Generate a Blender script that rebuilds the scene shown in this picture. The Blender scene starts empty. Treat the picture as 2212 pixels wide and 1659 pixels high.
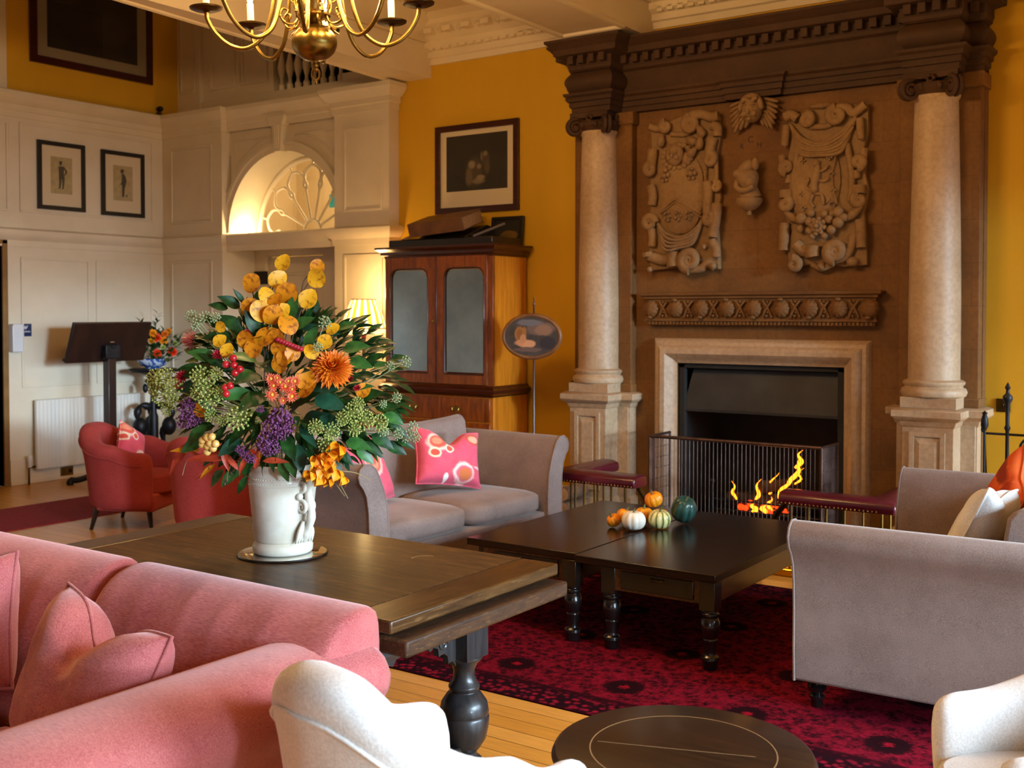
import bpy, bmesh, math, random
from mathutils import Vector, Matrix, noise
R = math.radians
PI = math.pi
random.seed(7)
SC = bpy.context.scene
COL = SC.collection

# ------------------------------------------------------------------ helpers
def lin(c):
    if isinstance(c, str):
        c = [int(c[i:i + 2], 16) / 255 for i in (0, 2, 4)]
    else:
        c = [x / 255 for x in c]
    return tuple(x / 12.92 if x <= .04045 else ((x + .055) / 1.055) ** 2.4 for x in c) + (1,)

def TM(loc=(0, 0, 0), rot=(0, 0, 0), s=(1, 1, 1)):
    if not hasattr(s, '__len__'): s = (s, s, s)
    m = Matrix.Translation(loc)
    for ax, a in zip('ZYX', (rot[2], rot[1], rot[0])):
        m = m @ Matrix.Rotation(a, 4, ax)
    return m @ Matrix.Diagonal((s[0], s[1], s[2], 1))

class MB:
    def __init__(s): s.bm = bmesh.new()
    def poly(s, vs, fs, M=None):
        nv = [s.bm.verts.new((M @ Vector(v)) if M else v) for v in vs]
        for f in fs:
            try: s.bm.faces.new([nv[i] for i in f])
            except ValueError: pass
        return s
    def slab(s, x0, x1, y0, y1, z0, z1, M=None):
        v = [(x, y, z) for x in (x0, x1) for y in (y0, y1) for z in (z0, z1)]
        return s.poly(v, [(0, 1, 3, 2), (4, 6, 7, 5), (0, 4, 5, 1), (2, 3, 7, 6), (0, 2, 6, 4), (1, 5, 7, 3)], M)
    def box(s, c, d, rot=(0, 0, 0), M=None):
        m = TM(c, rot)
        if M: m = M @ m
        return s.slab(-d[0] / 2, d[0] / 2, -d[1] / 2, d[1] / 2, -d[2] / 2, d[2] / 2, m)
    def grid(s, f, nu, nv, cu=False, cv=False, M=None):
        vs = []; fs = []
        for i in range(nu):
            for j in range(nv): vs.append(f(i, j))
        for i in range(nu if cu else nu - 1):
            for j in range(nv if cv else nv - 1):
                a = i * nv + j; b = ((i + 1) % nu) * nv + j
                c = ((i + 1) % nu) * nv + (j + 1) % nv; d = i * nv + (j + 1) % nv
                fs.append((a, b, c, d))
        return s.poly(vs, fs, M)
    def lathe(s, prof, c=(0, 0, 0), seg=24, M=None, arc=1.0):
        """prof: (r, z) from bottom to top"""
        n = len(prof); closed = arc >= 1
        k = seg if closed else seg + 1
        m = Matrix.Translation(c)
        if M: m = M @ m
        def f(i, j):
            a = 2 * PI * arc * i / seg; r, z = prof[j]
            return (r * math.cos(a), r * math.sin(a), z)
        s.grid(f, k, n, cu=closed, M=m)
        if closed:
            for j, flip in ((0, True), (n - 1, False)):
                if prof[j][0] > 1e-5:
                    vs = [f(i, j) for i in range(seg)]
                    s.poly(vs, [tuple(reversed(range(seg))) if flip else tuple(range(seg))], m)
        return s
    def tube(s, pts, r, seg=8, closed=False, M=None, cap=True, flat=1.0):
        pts = [Vector(p) for p in pts]; n = len(pts)
        rr = r if hasattr(r, '__len__') else [r] * n
        T = []
        for i in range(n):
            a = pts[(i - 1) % n] if (closed or i > 0) else pts[i]
            b = pts[(i + 1) % n] if (closed or i < n - 1) else pts[i]
            t = b - a
            T.append(t.normalized() if t.length > 1e-9 else Vector((0, 0, 1)))
        up = Vector((0, 0, 1)) if abs(T[0].z) < .9 else Vector((1, 0, 0))
        nn = (up - T[0] * up.dot(T[0])).normalized()
        N = []
        for i in range(n):
            nn = nn - T[i] * nn.dot(T[i])
            nn = nn.normalized() if nn.length > 1e-9 else Vector((1, 0, 0))
            N.append(nn.copy())
        def f(i, j):
            a = 2 * PI * j / seg
            return pts[i] + (N[i] * math.cos(a) * flat + T[i].cross(N[i]) * math.sin(a)) * rr[i]
        s.grid(f, n, seg, cu=closed, cv=True, M=M)
        if not closed and cap:
            s.poly([f(0, j) for j in range(seg)], [tuple(reversed(range(seg)))], M)
            s.poly([f(n - 1, j) for j in range(seg)], [tuple(range(seg))], M)
        return s
    def prism(s, pts, d0, d1, M=None):
        """2-D outline (x, z) pushed from y=d0 to y=d1"""
        n = len(pts)
        v = [(p[0], d0, p[1]) for p in pts] + [(p[0], d1, p[1]) for p in pts]
        f = [tuple(range(n)), tuple(reversed(range(n, 2 * n)))]
        f += [(i, i + n, (i + 1) % n + n, (i + 1) % n) for i in range(n)]
        return s.poly(v, f, M)
    def ell(s, c, r, rot=(0, 0, 0), seg=16, rings=10, M=None):
        if not hasattr(r, '__len__'): r = (r, r, r)
        m = TM(c, rot, r)
        if M: m = M @ m
        n = rings
        prof = [(max(math.sin(PI * j / n), 0 if 0 < j < n else 0), -math.cos(PI * j / n)) for j in range(n + 1)]
        prof[0] = (0.0005, -1); prof[-1] = (0.0005, 1)
        return s.lathe(prof, seg=seg, M=m)
    def sweep(s, prof, path, M=None, closed=False):
        """prof (out, z); path plan points; out is to the right-hand side of travel; mitred corners"""
        n = len(path); P = [Vector((p[0], p[1])) for p in path]
        def nrm(a, b):
            d = (b - a).normalized(); return Vector((d.y, -d.x))
        rows = []
        for i in range(n):
            if closed or 0 < i < n - 1:
                n1 = nrm(P[i - 1], P[i]); n2 = nrm(P[i], P[(i + 1) % n])
                mm = n1 + n2; k = mm / max(1e-6, 1 + n1.dot(n2))
            elif i == 0: k = nrm(P[0], P[1])
            else: k = nrm(P[-2], P[-1])
            rows.append([(P[i].x + k.x * o, P[i].y + k.y * o, z) for o, z in prof])
        m = len(prof)
        s.grid(lambda i, j: rows[i][j], n, m, cu=closed, M=M)
        if not closed:
            s.poly(rows[0], [tuple(range(m))], M); s.poly(rows[-1], [tuple(reversed(range(m)))], M)
        return s
    def ringplate(s, ow, oh, inner, d0, d1, M=None):
        """rectangular plate ow x oh centred on 0 in x,z with a hole of the given outline"""
        cor = [math.atan2(a * oh, b * ow) % (2 * PI) for a in (-1, 1) for b in (-1, 1)]
        pin = sorted([(math.atan2(p[1], p[0]) % (2 * PI), p) for p in inner])
        lst = [(a, p) for a, p in pin]
        for c in cor:
            # nearest segment of the hole at that angle
            for i in range(len(pin)):
                a0, p0 = pin[i]; a1, p1 = pin[(i + 1) % len(pin)]
                if i == len(pin) - 1: a1 += 2 * PI
                cc = c if c >= a0 else c + 2 * PI
                if a0 <= cc <= a1:
                    d = Vector((math.cos(c), math.sin(c))); e = Vector(p1) - Vector(p0)
                    den = d.x * e.y - d.y * e.x
                    if abs(den) < 1e-9: q = p0
                    else:
                        t = (p0[0] * e.y - p0[1] * e.x) / den; q = (d.x * t, d.y * t)
                    lst.append((c, tuple(q))); break
        lst.sort()
        inn = [p for a, p in lst]; out = []
        for a, p in lst:
            ca, sa = math.cos(a), math.sin(a)
            k = min(ow / 2 / abs(ca) if abs(ca) > 1e-9 else 1e9, oh / 2 / abs(sa) if abs(sa) > 1e-9 else 1e9)
            out.append((ca * k, sa * k))
        n = len(inn)
        loops = [(out, d0), (inn, d0), (inn, d1), (out, d1)]
        s.grid(lambda i, j: (loops[j][0][i][0], loops[j][1], loops[j][0][i][1]), n, 4, cu=True, cv=True, M=M)
        return s

def place_of(o):
    return TM(o.location, o.rotation_euler)

def obj(name, mb, mat, parent=None, smooth=35, bevel=0, sub=0, world=False, label=None, segs=2):
    bm = mb.bm
    bmesh.ops.remove_doubles(bm, verts=bm.verts, dist=1e-5)
    if world and parent is not None:
        m = Matrix.Identity(4); p = parent
        chain = []
        while p is not None: chain.append(place_of(p)); p = p.parent
        for k in reversed(chain): m = m @ k
        bm.transform(m.inverted())
    bmesh.ops.recalc_face_normals(bm, faces=bm.faces)
    me = bpy.data.meshes.new(name); bm.to_mesh(me); bm.free()
    o = bpy.data.objects.new(name, me); COL.objects.link(o)
    if mat is not None: me.materials.append(mat)
    if smooth:
        for p in me.polygons: p.use_smooth = True
        if smooth < 180: me.set_sharp_from_angle(angle=R(smooth))
    if bevel:
        b = o.modifiers.new('Bevel', 'BEVEL'); b.width = bevel; b.segments = segs; b.limit_method = 'ANGLE'; b.angle_limit = R(35)
        b.harden_normals = False
    if sub:
        b = o.modifiers.new('Sub', 'SUBSURF'); b.levels = sub; b.render_levels = sub
    if parent is not None: o.parent = parent
    if label: o['label'] = label
    return o

def tag(o, label, cat, group=None, kind=None):
    o['label'] = label; o['category'] = cat
    if group: o['group'] = group
    if kind: o['kind'] = kind
    return o

def thing(name, label, cat, loc=(0, 0, 0), rotz=0, group=None, rot=None):
    o = bpy.data.objects.new(name, None); COL.objects.link(o)
    o.empty_display_size = .1
    o.location = loc; o.rotation_euler = rot if rot else (0, 0, rotz)
    return tag(o, label, cat, group)

def struct(name, mb, mat, parent=None, **k):
    o = obj(name, mb, mat, parent, **k)
    if parent is None: o['kind'] = 'structure'
    return o

def copy_tree(o, parent=None, loc=None, rotz=None, label=None, group=None):
    kids = [c for c in COL.objects if c.parent == o]
    c = o.copy(); COL.objects.link(c)
    if parent is not None: c.parent = parent
    if loc is not None: c.location = loc
    if rotz is not None: c.rotation_euler = (0, 0, rotz)
    if label: c['label'] = label
    if group: c['group'] = group
    for k in kids: copy_tree(k, c)
    return c

def dup(o, parent, M):
    c = o.copy(); COL.objects.link(c); c.parent = parent; c.matrix_basis = M
    return c

def rrect(w, h, r, n=5, tl=None, tr=None):
    """rounded rectangle outline, centred"""
    out = []
    rs = [r, r if tr is None else tr, r if tl is None else tl, r]
    for (cx, cz, a0), q in zip([(1, -1, -90), (1, 1, 0), (-1, 1, 90), (-1, -1, 180)], rs):
        q = max(q, .0005)
        for i in range(n + 1):
            a = R(a0 + 90 * i / n)
            out.append((cx * (w / 2 - q) + q * math.cos(a), cz * (h / 2 - q) + q * math.sin(a)))
    return out

def bez(p0, p1, p2, p3, n=12):
    p0, p1, p2, p3 = map(Vector, (p0, p1, p2, p3)); o = []
    for i in range(n + 1):
        t = i / n; u = 1 - t
        o.append(p0 * u ** 3 + p1 * 3 * u * u * t + p2 * 3 * u * t * t + p3 * t ** 3)
    return o

def catmull(P, k=6, closed=False):
    P = [Vector(p) for p in P]; n = len(P); o = []
    rng = range(n if closed else n - 1)
    for i in rng:
        a = P[(i - 1) % n] if closed or i > 0 else P[i] * 2 - P[i + 1]
        b = P[i]; c = P[(i + 1) % n]
        d = P[(i + 2) % n] if closed or i < n - 2 else c * 2 - b
        for j in range(k):
            t = j / k
            o.append(.5 * ((2 * b) + (c - a) * t + (2 * a - 5 * b + 4 * c - d) * t * t + (3 * b - a - 3 * c + d) * t ** 3))
    if not closed: o.append(P[-1])
    return o

def spiral(c, r0, turns, ax=(1, 0, 0), az=(0, 0, 1), start=0, sgn=1, n=40, rend=.12):
    ax = Vector(ax); az = Vector(az); c = Vector(c); o = []
    for i in range(n + 1):
        t = i / n; a = start + sgn * turns * 2 * PI * t; r = r0 * (1 - t) + r0 * rend * t
        o.append(c + ax * math.cos(a) * r + az * math.sin(a) * r)
    return o

def textmesh(txt, size, extrude=.001, align='CENTER'):
    cu = bpy.data.curves.new('t', 'FONT'); cu.body = txt; cu.size = size; cu.extrude = extrude
    cu.align_x = align; cu.align_y = 'CENTER'; cu.resolution_u = 3
    o = bpy.data.objects.new('t', cu); COL.objects.link(o)
    dg = bpy.context.evaluated_depsgraph_get(); me = bpy.data.meshes.new_from_object(o.evaluated_get(dg))
    mb = MB(); mb.bm.from_mesh(me)
    bpy.data.objects.remove(o); bpy.data.curves.remove(cu); bpy.data.meshes.remove(me)
    return mb

# ------------------------------------------------------------------ materials
def newmat(name):
    m = bpy.data.materials.new(name); m.use_nodes = True
    nt = m.node_tree; b = nt.nodes['Principled BSDF']
    return m, nt, b

def N(nt, t, **kw):
    n = nt.nodes.new(t)
    for k, v in kw.items():
        if k in n.inputs.keys() if isinstance(k, str) else False: n.inputs[k].default_value = v
        else: setattr(n, k, v)
    return n

def coords(nt, scale=(1, 1, 1), rot=(0, 0, 0), loc=(0, 0, 0)):
    tc = nt.nodes.new('ShaderNodeTexCoord'); mp = nt.nodes.new('ShaderNodeMapping')
    mp.inputs['Scale'].default_value = scale; mp.inputs['Rotation'].default_value = rot; mp.inputs['Location'].default_value = loc
    nt.links.new(tc.outputs['Object'], mp.inputs['Vector'])
    return mp.outputs['Vector']

def ramp(nt, fac, stops):
    r = nt.nodes.new('ShaderNodeValToRGB'); e = r.color_ramp.elements
    while len(e) < len(stops): e.new(.5)
    for el, (p, c) in zip(e, stops): el.position = p; el.color = c if len(c) == 4 else lin(c)
    nt.links.new(fac, r.inputs['Fac']); return r.outputs['Color']

def bump(nt, b, h, strength=.3, dist=.01):
    n = nt.nodes.new('ShaderNodeBump'); n.inputs['Strength'].default_value = strength; n.inputs['Distance'].default_value = dist
    nt.links.new(h, n.inputs['Height'])
    prev = b.inputs['Normal'].links
    if prev: nt.links.new(prev[0].from_socket, n.inputs['Normal'])
    nt.links.new(n.outputs['Normal'], b.inputs['Normal'])

def noisetex(nt, vec, scale, detail=3, rough=.55, dist=0):
    n = nt.nodes.new('ShaderNodeTexNoise'); n.inputs['Scale'].default_value = scale; n.inputs['Detail'].default_value = detail
    n.inputs['Roughness'].default_value = rough; n.inputs['Distortion'].default_value = dist
    nt.links.new(vec, n.inputs['Vector']); return n.outputs['Fac']

def m_plain(name, c1, c2=None, rough=.5, scale=6, metal=0, bmp=0, bscale=80, detail=4, coat=0, spec=None, sheen=0, sheen_tint=None, stretch=(1, 1, 1), lo=.35, hi=.65, bdist=.004):
    m, nt, b = newmat(name)
    v = coords(nt, stretch)
    if c2 is not None:
        nt.links.new(ramp(nt, noisetex(nt, v, scale, detail), [(lo, lin(c1)), (hi, lin(c2))]), b.inputs['Base Color'])
    else: b.inputs['Base Color'].default_value = lin(c1)
    b.inputs['Roughness'].default_value = rough; b.inputs['Metallic'].default_value = metal
    if spec is not None: b.inputs['Specular IOR Level'].default_value = spec
    if coat: b.inputs['Coat Weight'].default_value = coat; b.inputs['Coat Roughness'].default_value = .12
    if sheen:
        b.inputs['Sheen Weight'].default_value = sheen; b.inputs['Sheen Roughness'].default_value = .4
        if sheen_tint: b.inputs['Sheen Tint'].default_value = lin(sheen_tint)
    if bmp: bump(nt, b, noisetex(nt, v, bscale, 3), bmp, bdist)
    return m

def m_fabric(name, c1, c2, thread=350, stripe=0, sheen=.3, tint=None, big=3, stretch=(1, 1, 1), bmp=.25):
    """woven or velvet upholstery: broad nap variation plus fine thread"""
    m, nt, b = newmat(name)
    v = coords(nt)
    nb = noisetex(nt, v, big, 4, .6)
    nf = noisetex(nt, coords(nt, stretch), thread, 2)
    mx = N(nt, 'ShaderNodeMath', operation='MULTIPLY_ADD'); nt.links.new(nf, mx.inputs[0]); mx.inputs[1].default_value = .6; 
    m2 = N(nt, 'ShaderNodeMath', operation='MULTIPLY'); nt.links.new(nb, m2.inputs[0]); m2.inputs[1].default_value = .4
    nt.links.new(m2.outputs[0], mx.inputs[2])
    nt.links.new(ramp(nt, mx.outputs[0], [(.36, lin(c1)), (.64, lin(c2))]), b.inputs['Base Color'])
    b.inputs['Roughness'].default_value = .85; b.inputs['Specular IOR Level'].default_value = .25
    b.inputs['Sheen Weight'].default_value = sheen; b.inputs['Sheen Roughness'].default_value = .45
    if tint: b.inputs['Sheen Tint'].default_value = lin(tint)
    bump(nt, b, nf, bmp, .002)
    return m

def m_wood(name, dark, light, axis='X', scale=9, rough=.35, coat=.3, stretch=12, bmp=.08, wear=None):
    m, nt, b = newmat(name)
    s = {'X': (1 / stretch * 4, 4, 4), 'Y': (4, 1 / stretch * 4, 4), 'Z': (4, 4, 1 / stretch * 4)}[axis]
    v = coords(nt, s)
    n1 = noisetex(nt, v, scale, 6, .65, .6)
    col = ramp(nt, n1, [(.3, lin(dark)), (.7, lin(light))])
    if wear:
        w = noisetex(nt, coords(nt, tuple(x * 1.2 for x in s)), scale * 1.7, 8, .75, .2)
        f = ramp(nt, w, [(.56, (0, 0, 0, 1)), (.66, (1, 1, 1, 1))])
        mx = N(nt, 'ShaderNodeMix', data_type='RGBA'); nt.links.new(f, mx.inputs[0]); nt.links.new(col, mx.inputs[6]); mx.inputs[7].default_value = lin(wear)
        col = mx.outputs[2]
    nt.links.new(col, b.inputs['Base Color'])
    b.inputs['Roughness'].default_value = rough
    b.inputs['Coat Weight'].default_value = coat; b.inputs['Coat Roughness'].default_value = .15; b.inputs['Specular IOR Level'].default_value = .35
    bump(nt, b, n1, bmp, .004)
    return m

def m_blobs(name, base, blobs, rough=.7, base2=None, nscale=14, axes='xz', sheen=0, hard=.25, wob=.25):
    """a printed or painted picture: soft spots (a, b, ra, rb, colour) laid over a ground, in the thing's own plane"""
    m, nt, b = newmat(name)
    tc = nt.nodes.new('ShaderNodeTexCoord')
    nv = nt.nodes.new('ShaderNodeTexNoise'); nv.inputs['Scale'].default_value = nscale; nv.inputs['Detail'].default_value = 3
    nt.links.new(tc.outputs['Object'], nv.inputs['Vector'])
    if base2: col = ramp(nt, nv.outputs['Fac'], [(.35, lin(base)), (.65, lin(base2))])
    else:
        rgb = nt.nodes.new('ShaderNodeRGB'); rgb.outputs[0].default_value = lin(base); col = rgb.outputs[0]
    for (a, c, ra, rc, k) in blobs:
        mp = nt.nodes.new('ShaderNodeMapping'); mp.vector_type = 'TEXTURE'
        if axes == 'xz': mp.inputs['Location'].default_value = (a, 0, c); mp.inputs['Scale'].default_value = (ra, 100, rc)
        else: mp.inputs['Location'].default_value = (a, c, 0); mp.inputs['Scale'].default_value = (ra, rc, 100)
        nt.links.new(tc.outputs['Object'], mp.inputs['Vector'])
        g = nt.nodes.new('ShaderNodeVectorMath'); g.operation = 'LENGTH'; nt.links.new(mp.outputs['Vector'], g.inputs[0])
        ad = N(nt, 'ShaderNodeMath', operation='MULTIPLY_ADD'); nt.links.new(nv.outputs['Fac'], ad.inputs[0]); ad.inputs[1].default_value = wob * 2
        su = N(nt, 'ShaderNodeMath', operation='SUBTRACT'); nt.links.new(g.outputs['Value'], su.inputs[0]); su.inputs[1].default_value = wob
        nt.links.new(su.outputs[0], ad.inputs[2])
        f = ramp(nt, ad.outputs[0], [(max(0, 1 - hard), (1, 1, 1, 1)), (1, (0, 0, 0, 1))])
        mx = N(nt, 'ShaderNodeMix', data_type='RGBA'); nt.links.new(f, mx.inputs[0]); nt.links.new(col, mx.inputs[6]); mx.inputs[7].default_value = lin(k)
        col = mx.outputs[2]
    nt.links.new(col, b.inputs['Base Color']); b.inputs['Roughness'].default_value = rough
    if sheen: b.inputs['Sheen Weight'].default_value = sheen
    return m

def m_emit(name, c, strength):
    m, nt, b = newmat(name)
    b.inputs['Base Color'].default_value = lin(c); b.inputs['Emission Color'].default_value = lin(c); b.inputs['Emission Strength'].default_value = strength
    return m

def m_glass(name, tint='ffffff', gloss=.08, rough=.02):
    m = bpy.data.materials.new(name); m.use_nodes = True; nt = m.node_tree; nt.nodes.clear()
    o = nt.nodes.new('ShaderNodeOutputMaterial'); t = nt.nodes.new('ShaderNodeBsdfTransparent'); g = nt.nodes.new('ShaderNodeBsdfGlossy')
    t.inputs['Color'].default_value = lin(tint); g.inputs['Roughness'].default_value = rough
    x = nt.nodes.new('ShaderNodeMixShader'); x.inputs[0].default_value = gloss
    nt.links.new(t.outputs[0], x.inputs[1]); nt.links.new(g.outputs[0], x.inputs[2]); nt.links.new(x.outputs[0], o.inputs['Surface'])
    return m

def m_floor(name):
    m, nt, b = newmat(name)
    v = coords(nt)
    br = nt.nodes.new('ShaderNodeTexBrick'); br.offset = .37
    nt.links.new(v, br.inputs['Vector'])
    for k, x in (('Scale', 1), ('Brick Width', 2.1), ('Row Height', .105), ('Mortar Size', .002), ('Mortar Smooth', .1), ('Bias', 0)): br.inputs[k].default_value = x
    br.inputs['Color1'].default_value = lin('e2a44c'); br.inputs['Color2'].default_value = lin('d29238'); br.inputs['Mortar'].default_value = lin('5a3614')
    g = noisetex(nt, coords(nt, (1.2, 14, 1)), 5, 6, .65, .5)
    mx = N(nt, 'ShaderNodeMix', data_type='RGBA', blend_type='MULTIPLY'); mx.inputs[0].default_value = .55
    nt.links.new(br.outputs['Color'], mx.inputs[6]); nt.links.new(ramp(nt, g, [(.3, (.55, .5, .42, 1)), (.65, (1, 1, 1, 1))]), mx.inputs[7])
    nt.links.new(mx.outputs[2], b.inputs['Base Color'])
    b.inputs['Roughness'].default_value = .3
    bump(nt, b, br.outputs['Fac'], .15, -.003)
    return m

def m_stone(name, c1, c2, block=True, rough=.75):
    m, nt, b = newmat(name)
    v = coords(nt)
    n1 = noisetex(nt, v, 2.2, 6, .65); n2 = noisetex(nt, v, 34, 5, .6)
    col = ramp(nt, n1, [(.3, lin(c1)), (.7, lin(c2))])
    mx = N(nt, 'ShaderNodeMix', data_type='RGBA', blend_type='MULTIPLY'); mx.inputs[0].default_value = .5
    nt.links.new(col, mx.inputs[6]); nt.links.new(ramp(nt, n2, [(.3, (.6, .56, .5, 1)), (.6, (1, 1, 1, 1))]), mx.inputs[7])
    col = mx.outputs[2]
    if block:
        br = nt.nodes.new('ShaderNodeTexBrick'); br.offset = .5
        nt.links.new(coords(nt, (1, 1, 1), (R(-90), 0, 0)), br.inputs['Vector'])
        for k, x in (('Scale', 1), ('Brick Width', .62), ('Row Height', .29), ('Mortar Size', .004), ('Mortar Smooth', .3)): br.inputs[k].default_value = x
        br.inputs['Color1'].default_value = (1, 1, 1, 1); br.inputs['Color2'].default_value = (.86, .84, .8, 1); br.inputs['Mortar'].default_value = (.72, .68, .62, 1)
        m3 = N(nt, 'ShaderNodeMix', data_type='RGBA', blend_type='MULTIPLY'); m3.inputs[0].default_value = .8
        nt.links.new(col, m3.inputs[6]); nt.links.new(br.outputs['Color'], m3.inputs[7]); col = m3.outputs[2]
    nt.links.new(col, b.inputs['Base Color']); b.inputs['Roughness'].default_value = rough
    bump(nt, b, n2, .25, .004)
    return m

def m_rug(name):
    """red oriental carpet: dark field, medallions in rows, patterned border"""
    m, nt, b = newmat(name)
    tc = nt.nodes.new('ShaderNodeTexCoord'); O = tc.outputs['Object']
    # fine figure
    vo = nt.nodes.new('ShaderNodeTexVoronoi'); vo.inputs['Scale'].default_value = 22; nt.links.new(O, vo.inputs['Vector'])
    n1 = noisetex(nt, O, 60, 3)
    ad = N(nt, 'ShaderNodeMath', operation='MULTIPLY_ADD'); nt.links.new(n1, ad.inputs[0]); ad.inputs[1].default_value = .8
    v3 = N(nt, 'ShaderNodeMath', operation='MULTIPLY'); nt.links.new(vo.outputs['Distance'], v3.inputs[0]); v3.inputs[1].default_value = .4; nt.links.new(v3.outputs[0], ad.inputs[2])
    field = ramp(nt, ad.outputs[0], [(.36, lin('1c070c')), (.5, lin('3e0b14')), (.62, lin('600d1c')), (.8, lin('7a1224'))])
    # medallions
    mp = nt.nodes.new('ShaderNodeMapping'); mp.inputs['Scale'].default_value = (1.7, 1.7, 0); nt.links.new(O, mp.inputs['Vector'])
    fr = nt.nodes.new('ShaderNodeVectorMath'); fr.operation = 'FRACTION'; nt.links.new(mp.outputs[0], fr.inputs[0])
    su = nt.nodes.new('ShaderNodeVectorMath'); su.operation = 'SUBTRACT'; nt.links.new(fr.outputs[0], su.inputs[0]); su.inputs[1].default_value = (.5, .5, 0)
    ln = nt.nodes.new('ShaderNodeVectorMath'); ln.operation = 'LENGTH'; nt.links.new(su.outputs[0], ln.inputs[0])
    wob = N(nt, 'ShaderNodeMath', operation='MULTIPLY_ADD'); nt.links.new(n1, wob.inputs[0]); wob.inputs[1].default_value = .12; nt.links.new(ln.outputs['Value'], wob.inputs[2])
    md = ramp(nt, wob.outputs[0], [(.08, lin('84101f')), (.11, lin('1e080d')), (.2, lin('24090f')), (.23, lin('500b17'))])
    msk = ramp(nt, wob.outputs[0], [(.22, (1, 1, 1, 1)), (.24, (0, 0, 0, 1))])
    mx = N(nt, 'ShaderNodeMix', data_type='RGBA'); nt.links.new(msk, mx.inputs[0]); nt.links.new(field, mx.inputs[6]); nt.links.new(md, mx.inputs[7])
    # border by distance to edge
    sx = nt.nodes.new('ShaderNodeSeparateXYZ'); nt.links.new(O, sx.inputs[0])
    def edge(out, half):
        a = N(nt, 'ShaderNodeMath', operation='ABSOLUTE'); nt.links.new(out, a.inputs[0])
        c = N(nt, 'ShaderNodeMath', operation='SUBTRACT'); c.inputs[0].default_value = half; nt.links.new(a.outputs[0], c.inputs[1]); return c.outputs[0]
    mn = N(nt, 'ShaderNodeMath', operation='MINIMUM'); nt.links.new(edge(sx.outputs[0], 3.0), mn.inputs[0]); nt.links.new(edge(sx.outputs[1], 1.27), mn.inputs[1])
    zig = nt.nodes.new('ShaderNodeTexVoronoi'); zig.inputs['Scale'].default_value = 30; nt.links.new(O, zig.inputs['Vector'])
    bc = ramp(nt, zig.outputs['Distance'], [(.2, lin('861629')), (.42, lin('5c101e')), (.55, lin('200a12'))])
    bm_ = ramp(nt, mn.outputs[0], [(.0, (1, 1, 1, 1)), (.2, (1, 1, 1, 1)), (.205, (0, 0, 0, 1))])
    m2 = N(nt, 'ShaderNodeMix', data_type='RGBA'); nt.links.new(bm_, m2.inputs[0]); nt.links.new(mx.outputs[2], m2.inputs[6]); nt.links.new(bc, m2.inputs[7])
    ln2 = ramp(nt, mn.outputs[0], [(.0, (1, 1, 1, 1)), (.02, (0, 0, 0, 1)), (.095, (0, 0, 0, 1)), (.1, (1, 1, 1, 1)), (.115, (0, 0, 0, 1)), (.2, (1, 1, 1, 1)), (.22, (0, 0, 0, 1))])
    m3 = N(nt, 'ShaderNodeMix', data_type='RGBA'); nt.links.new(ln2, m3.inputs[0]); nt.links.new(m2.outputs[2], m3.inputs[6]); m3.inputs[7].default_value = lin('2a0810')
    nt.links.new(m3.outputs[2], b.inputs['Base Color'])
    b.inputs['Roughness'].default_value = .95; b.inputs['Specular IOR Level'].default_value = .03
    bump(nt, b, n1, .3, .003)
    return m
# light levels, in one place
PW_R = (50, 230, 200)
PW_F = (10, 60)
DTILT, DSPREAD = 29, 76
SUN_E, SUN_A, SUN_Y, SUN_EL = 1.8, 4.5, .30, 4.8
EXPO = 0.32
LAMP_E, LAMP_P = 1.6, 13
CH_P, CH_Z = 165, .17

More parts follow.
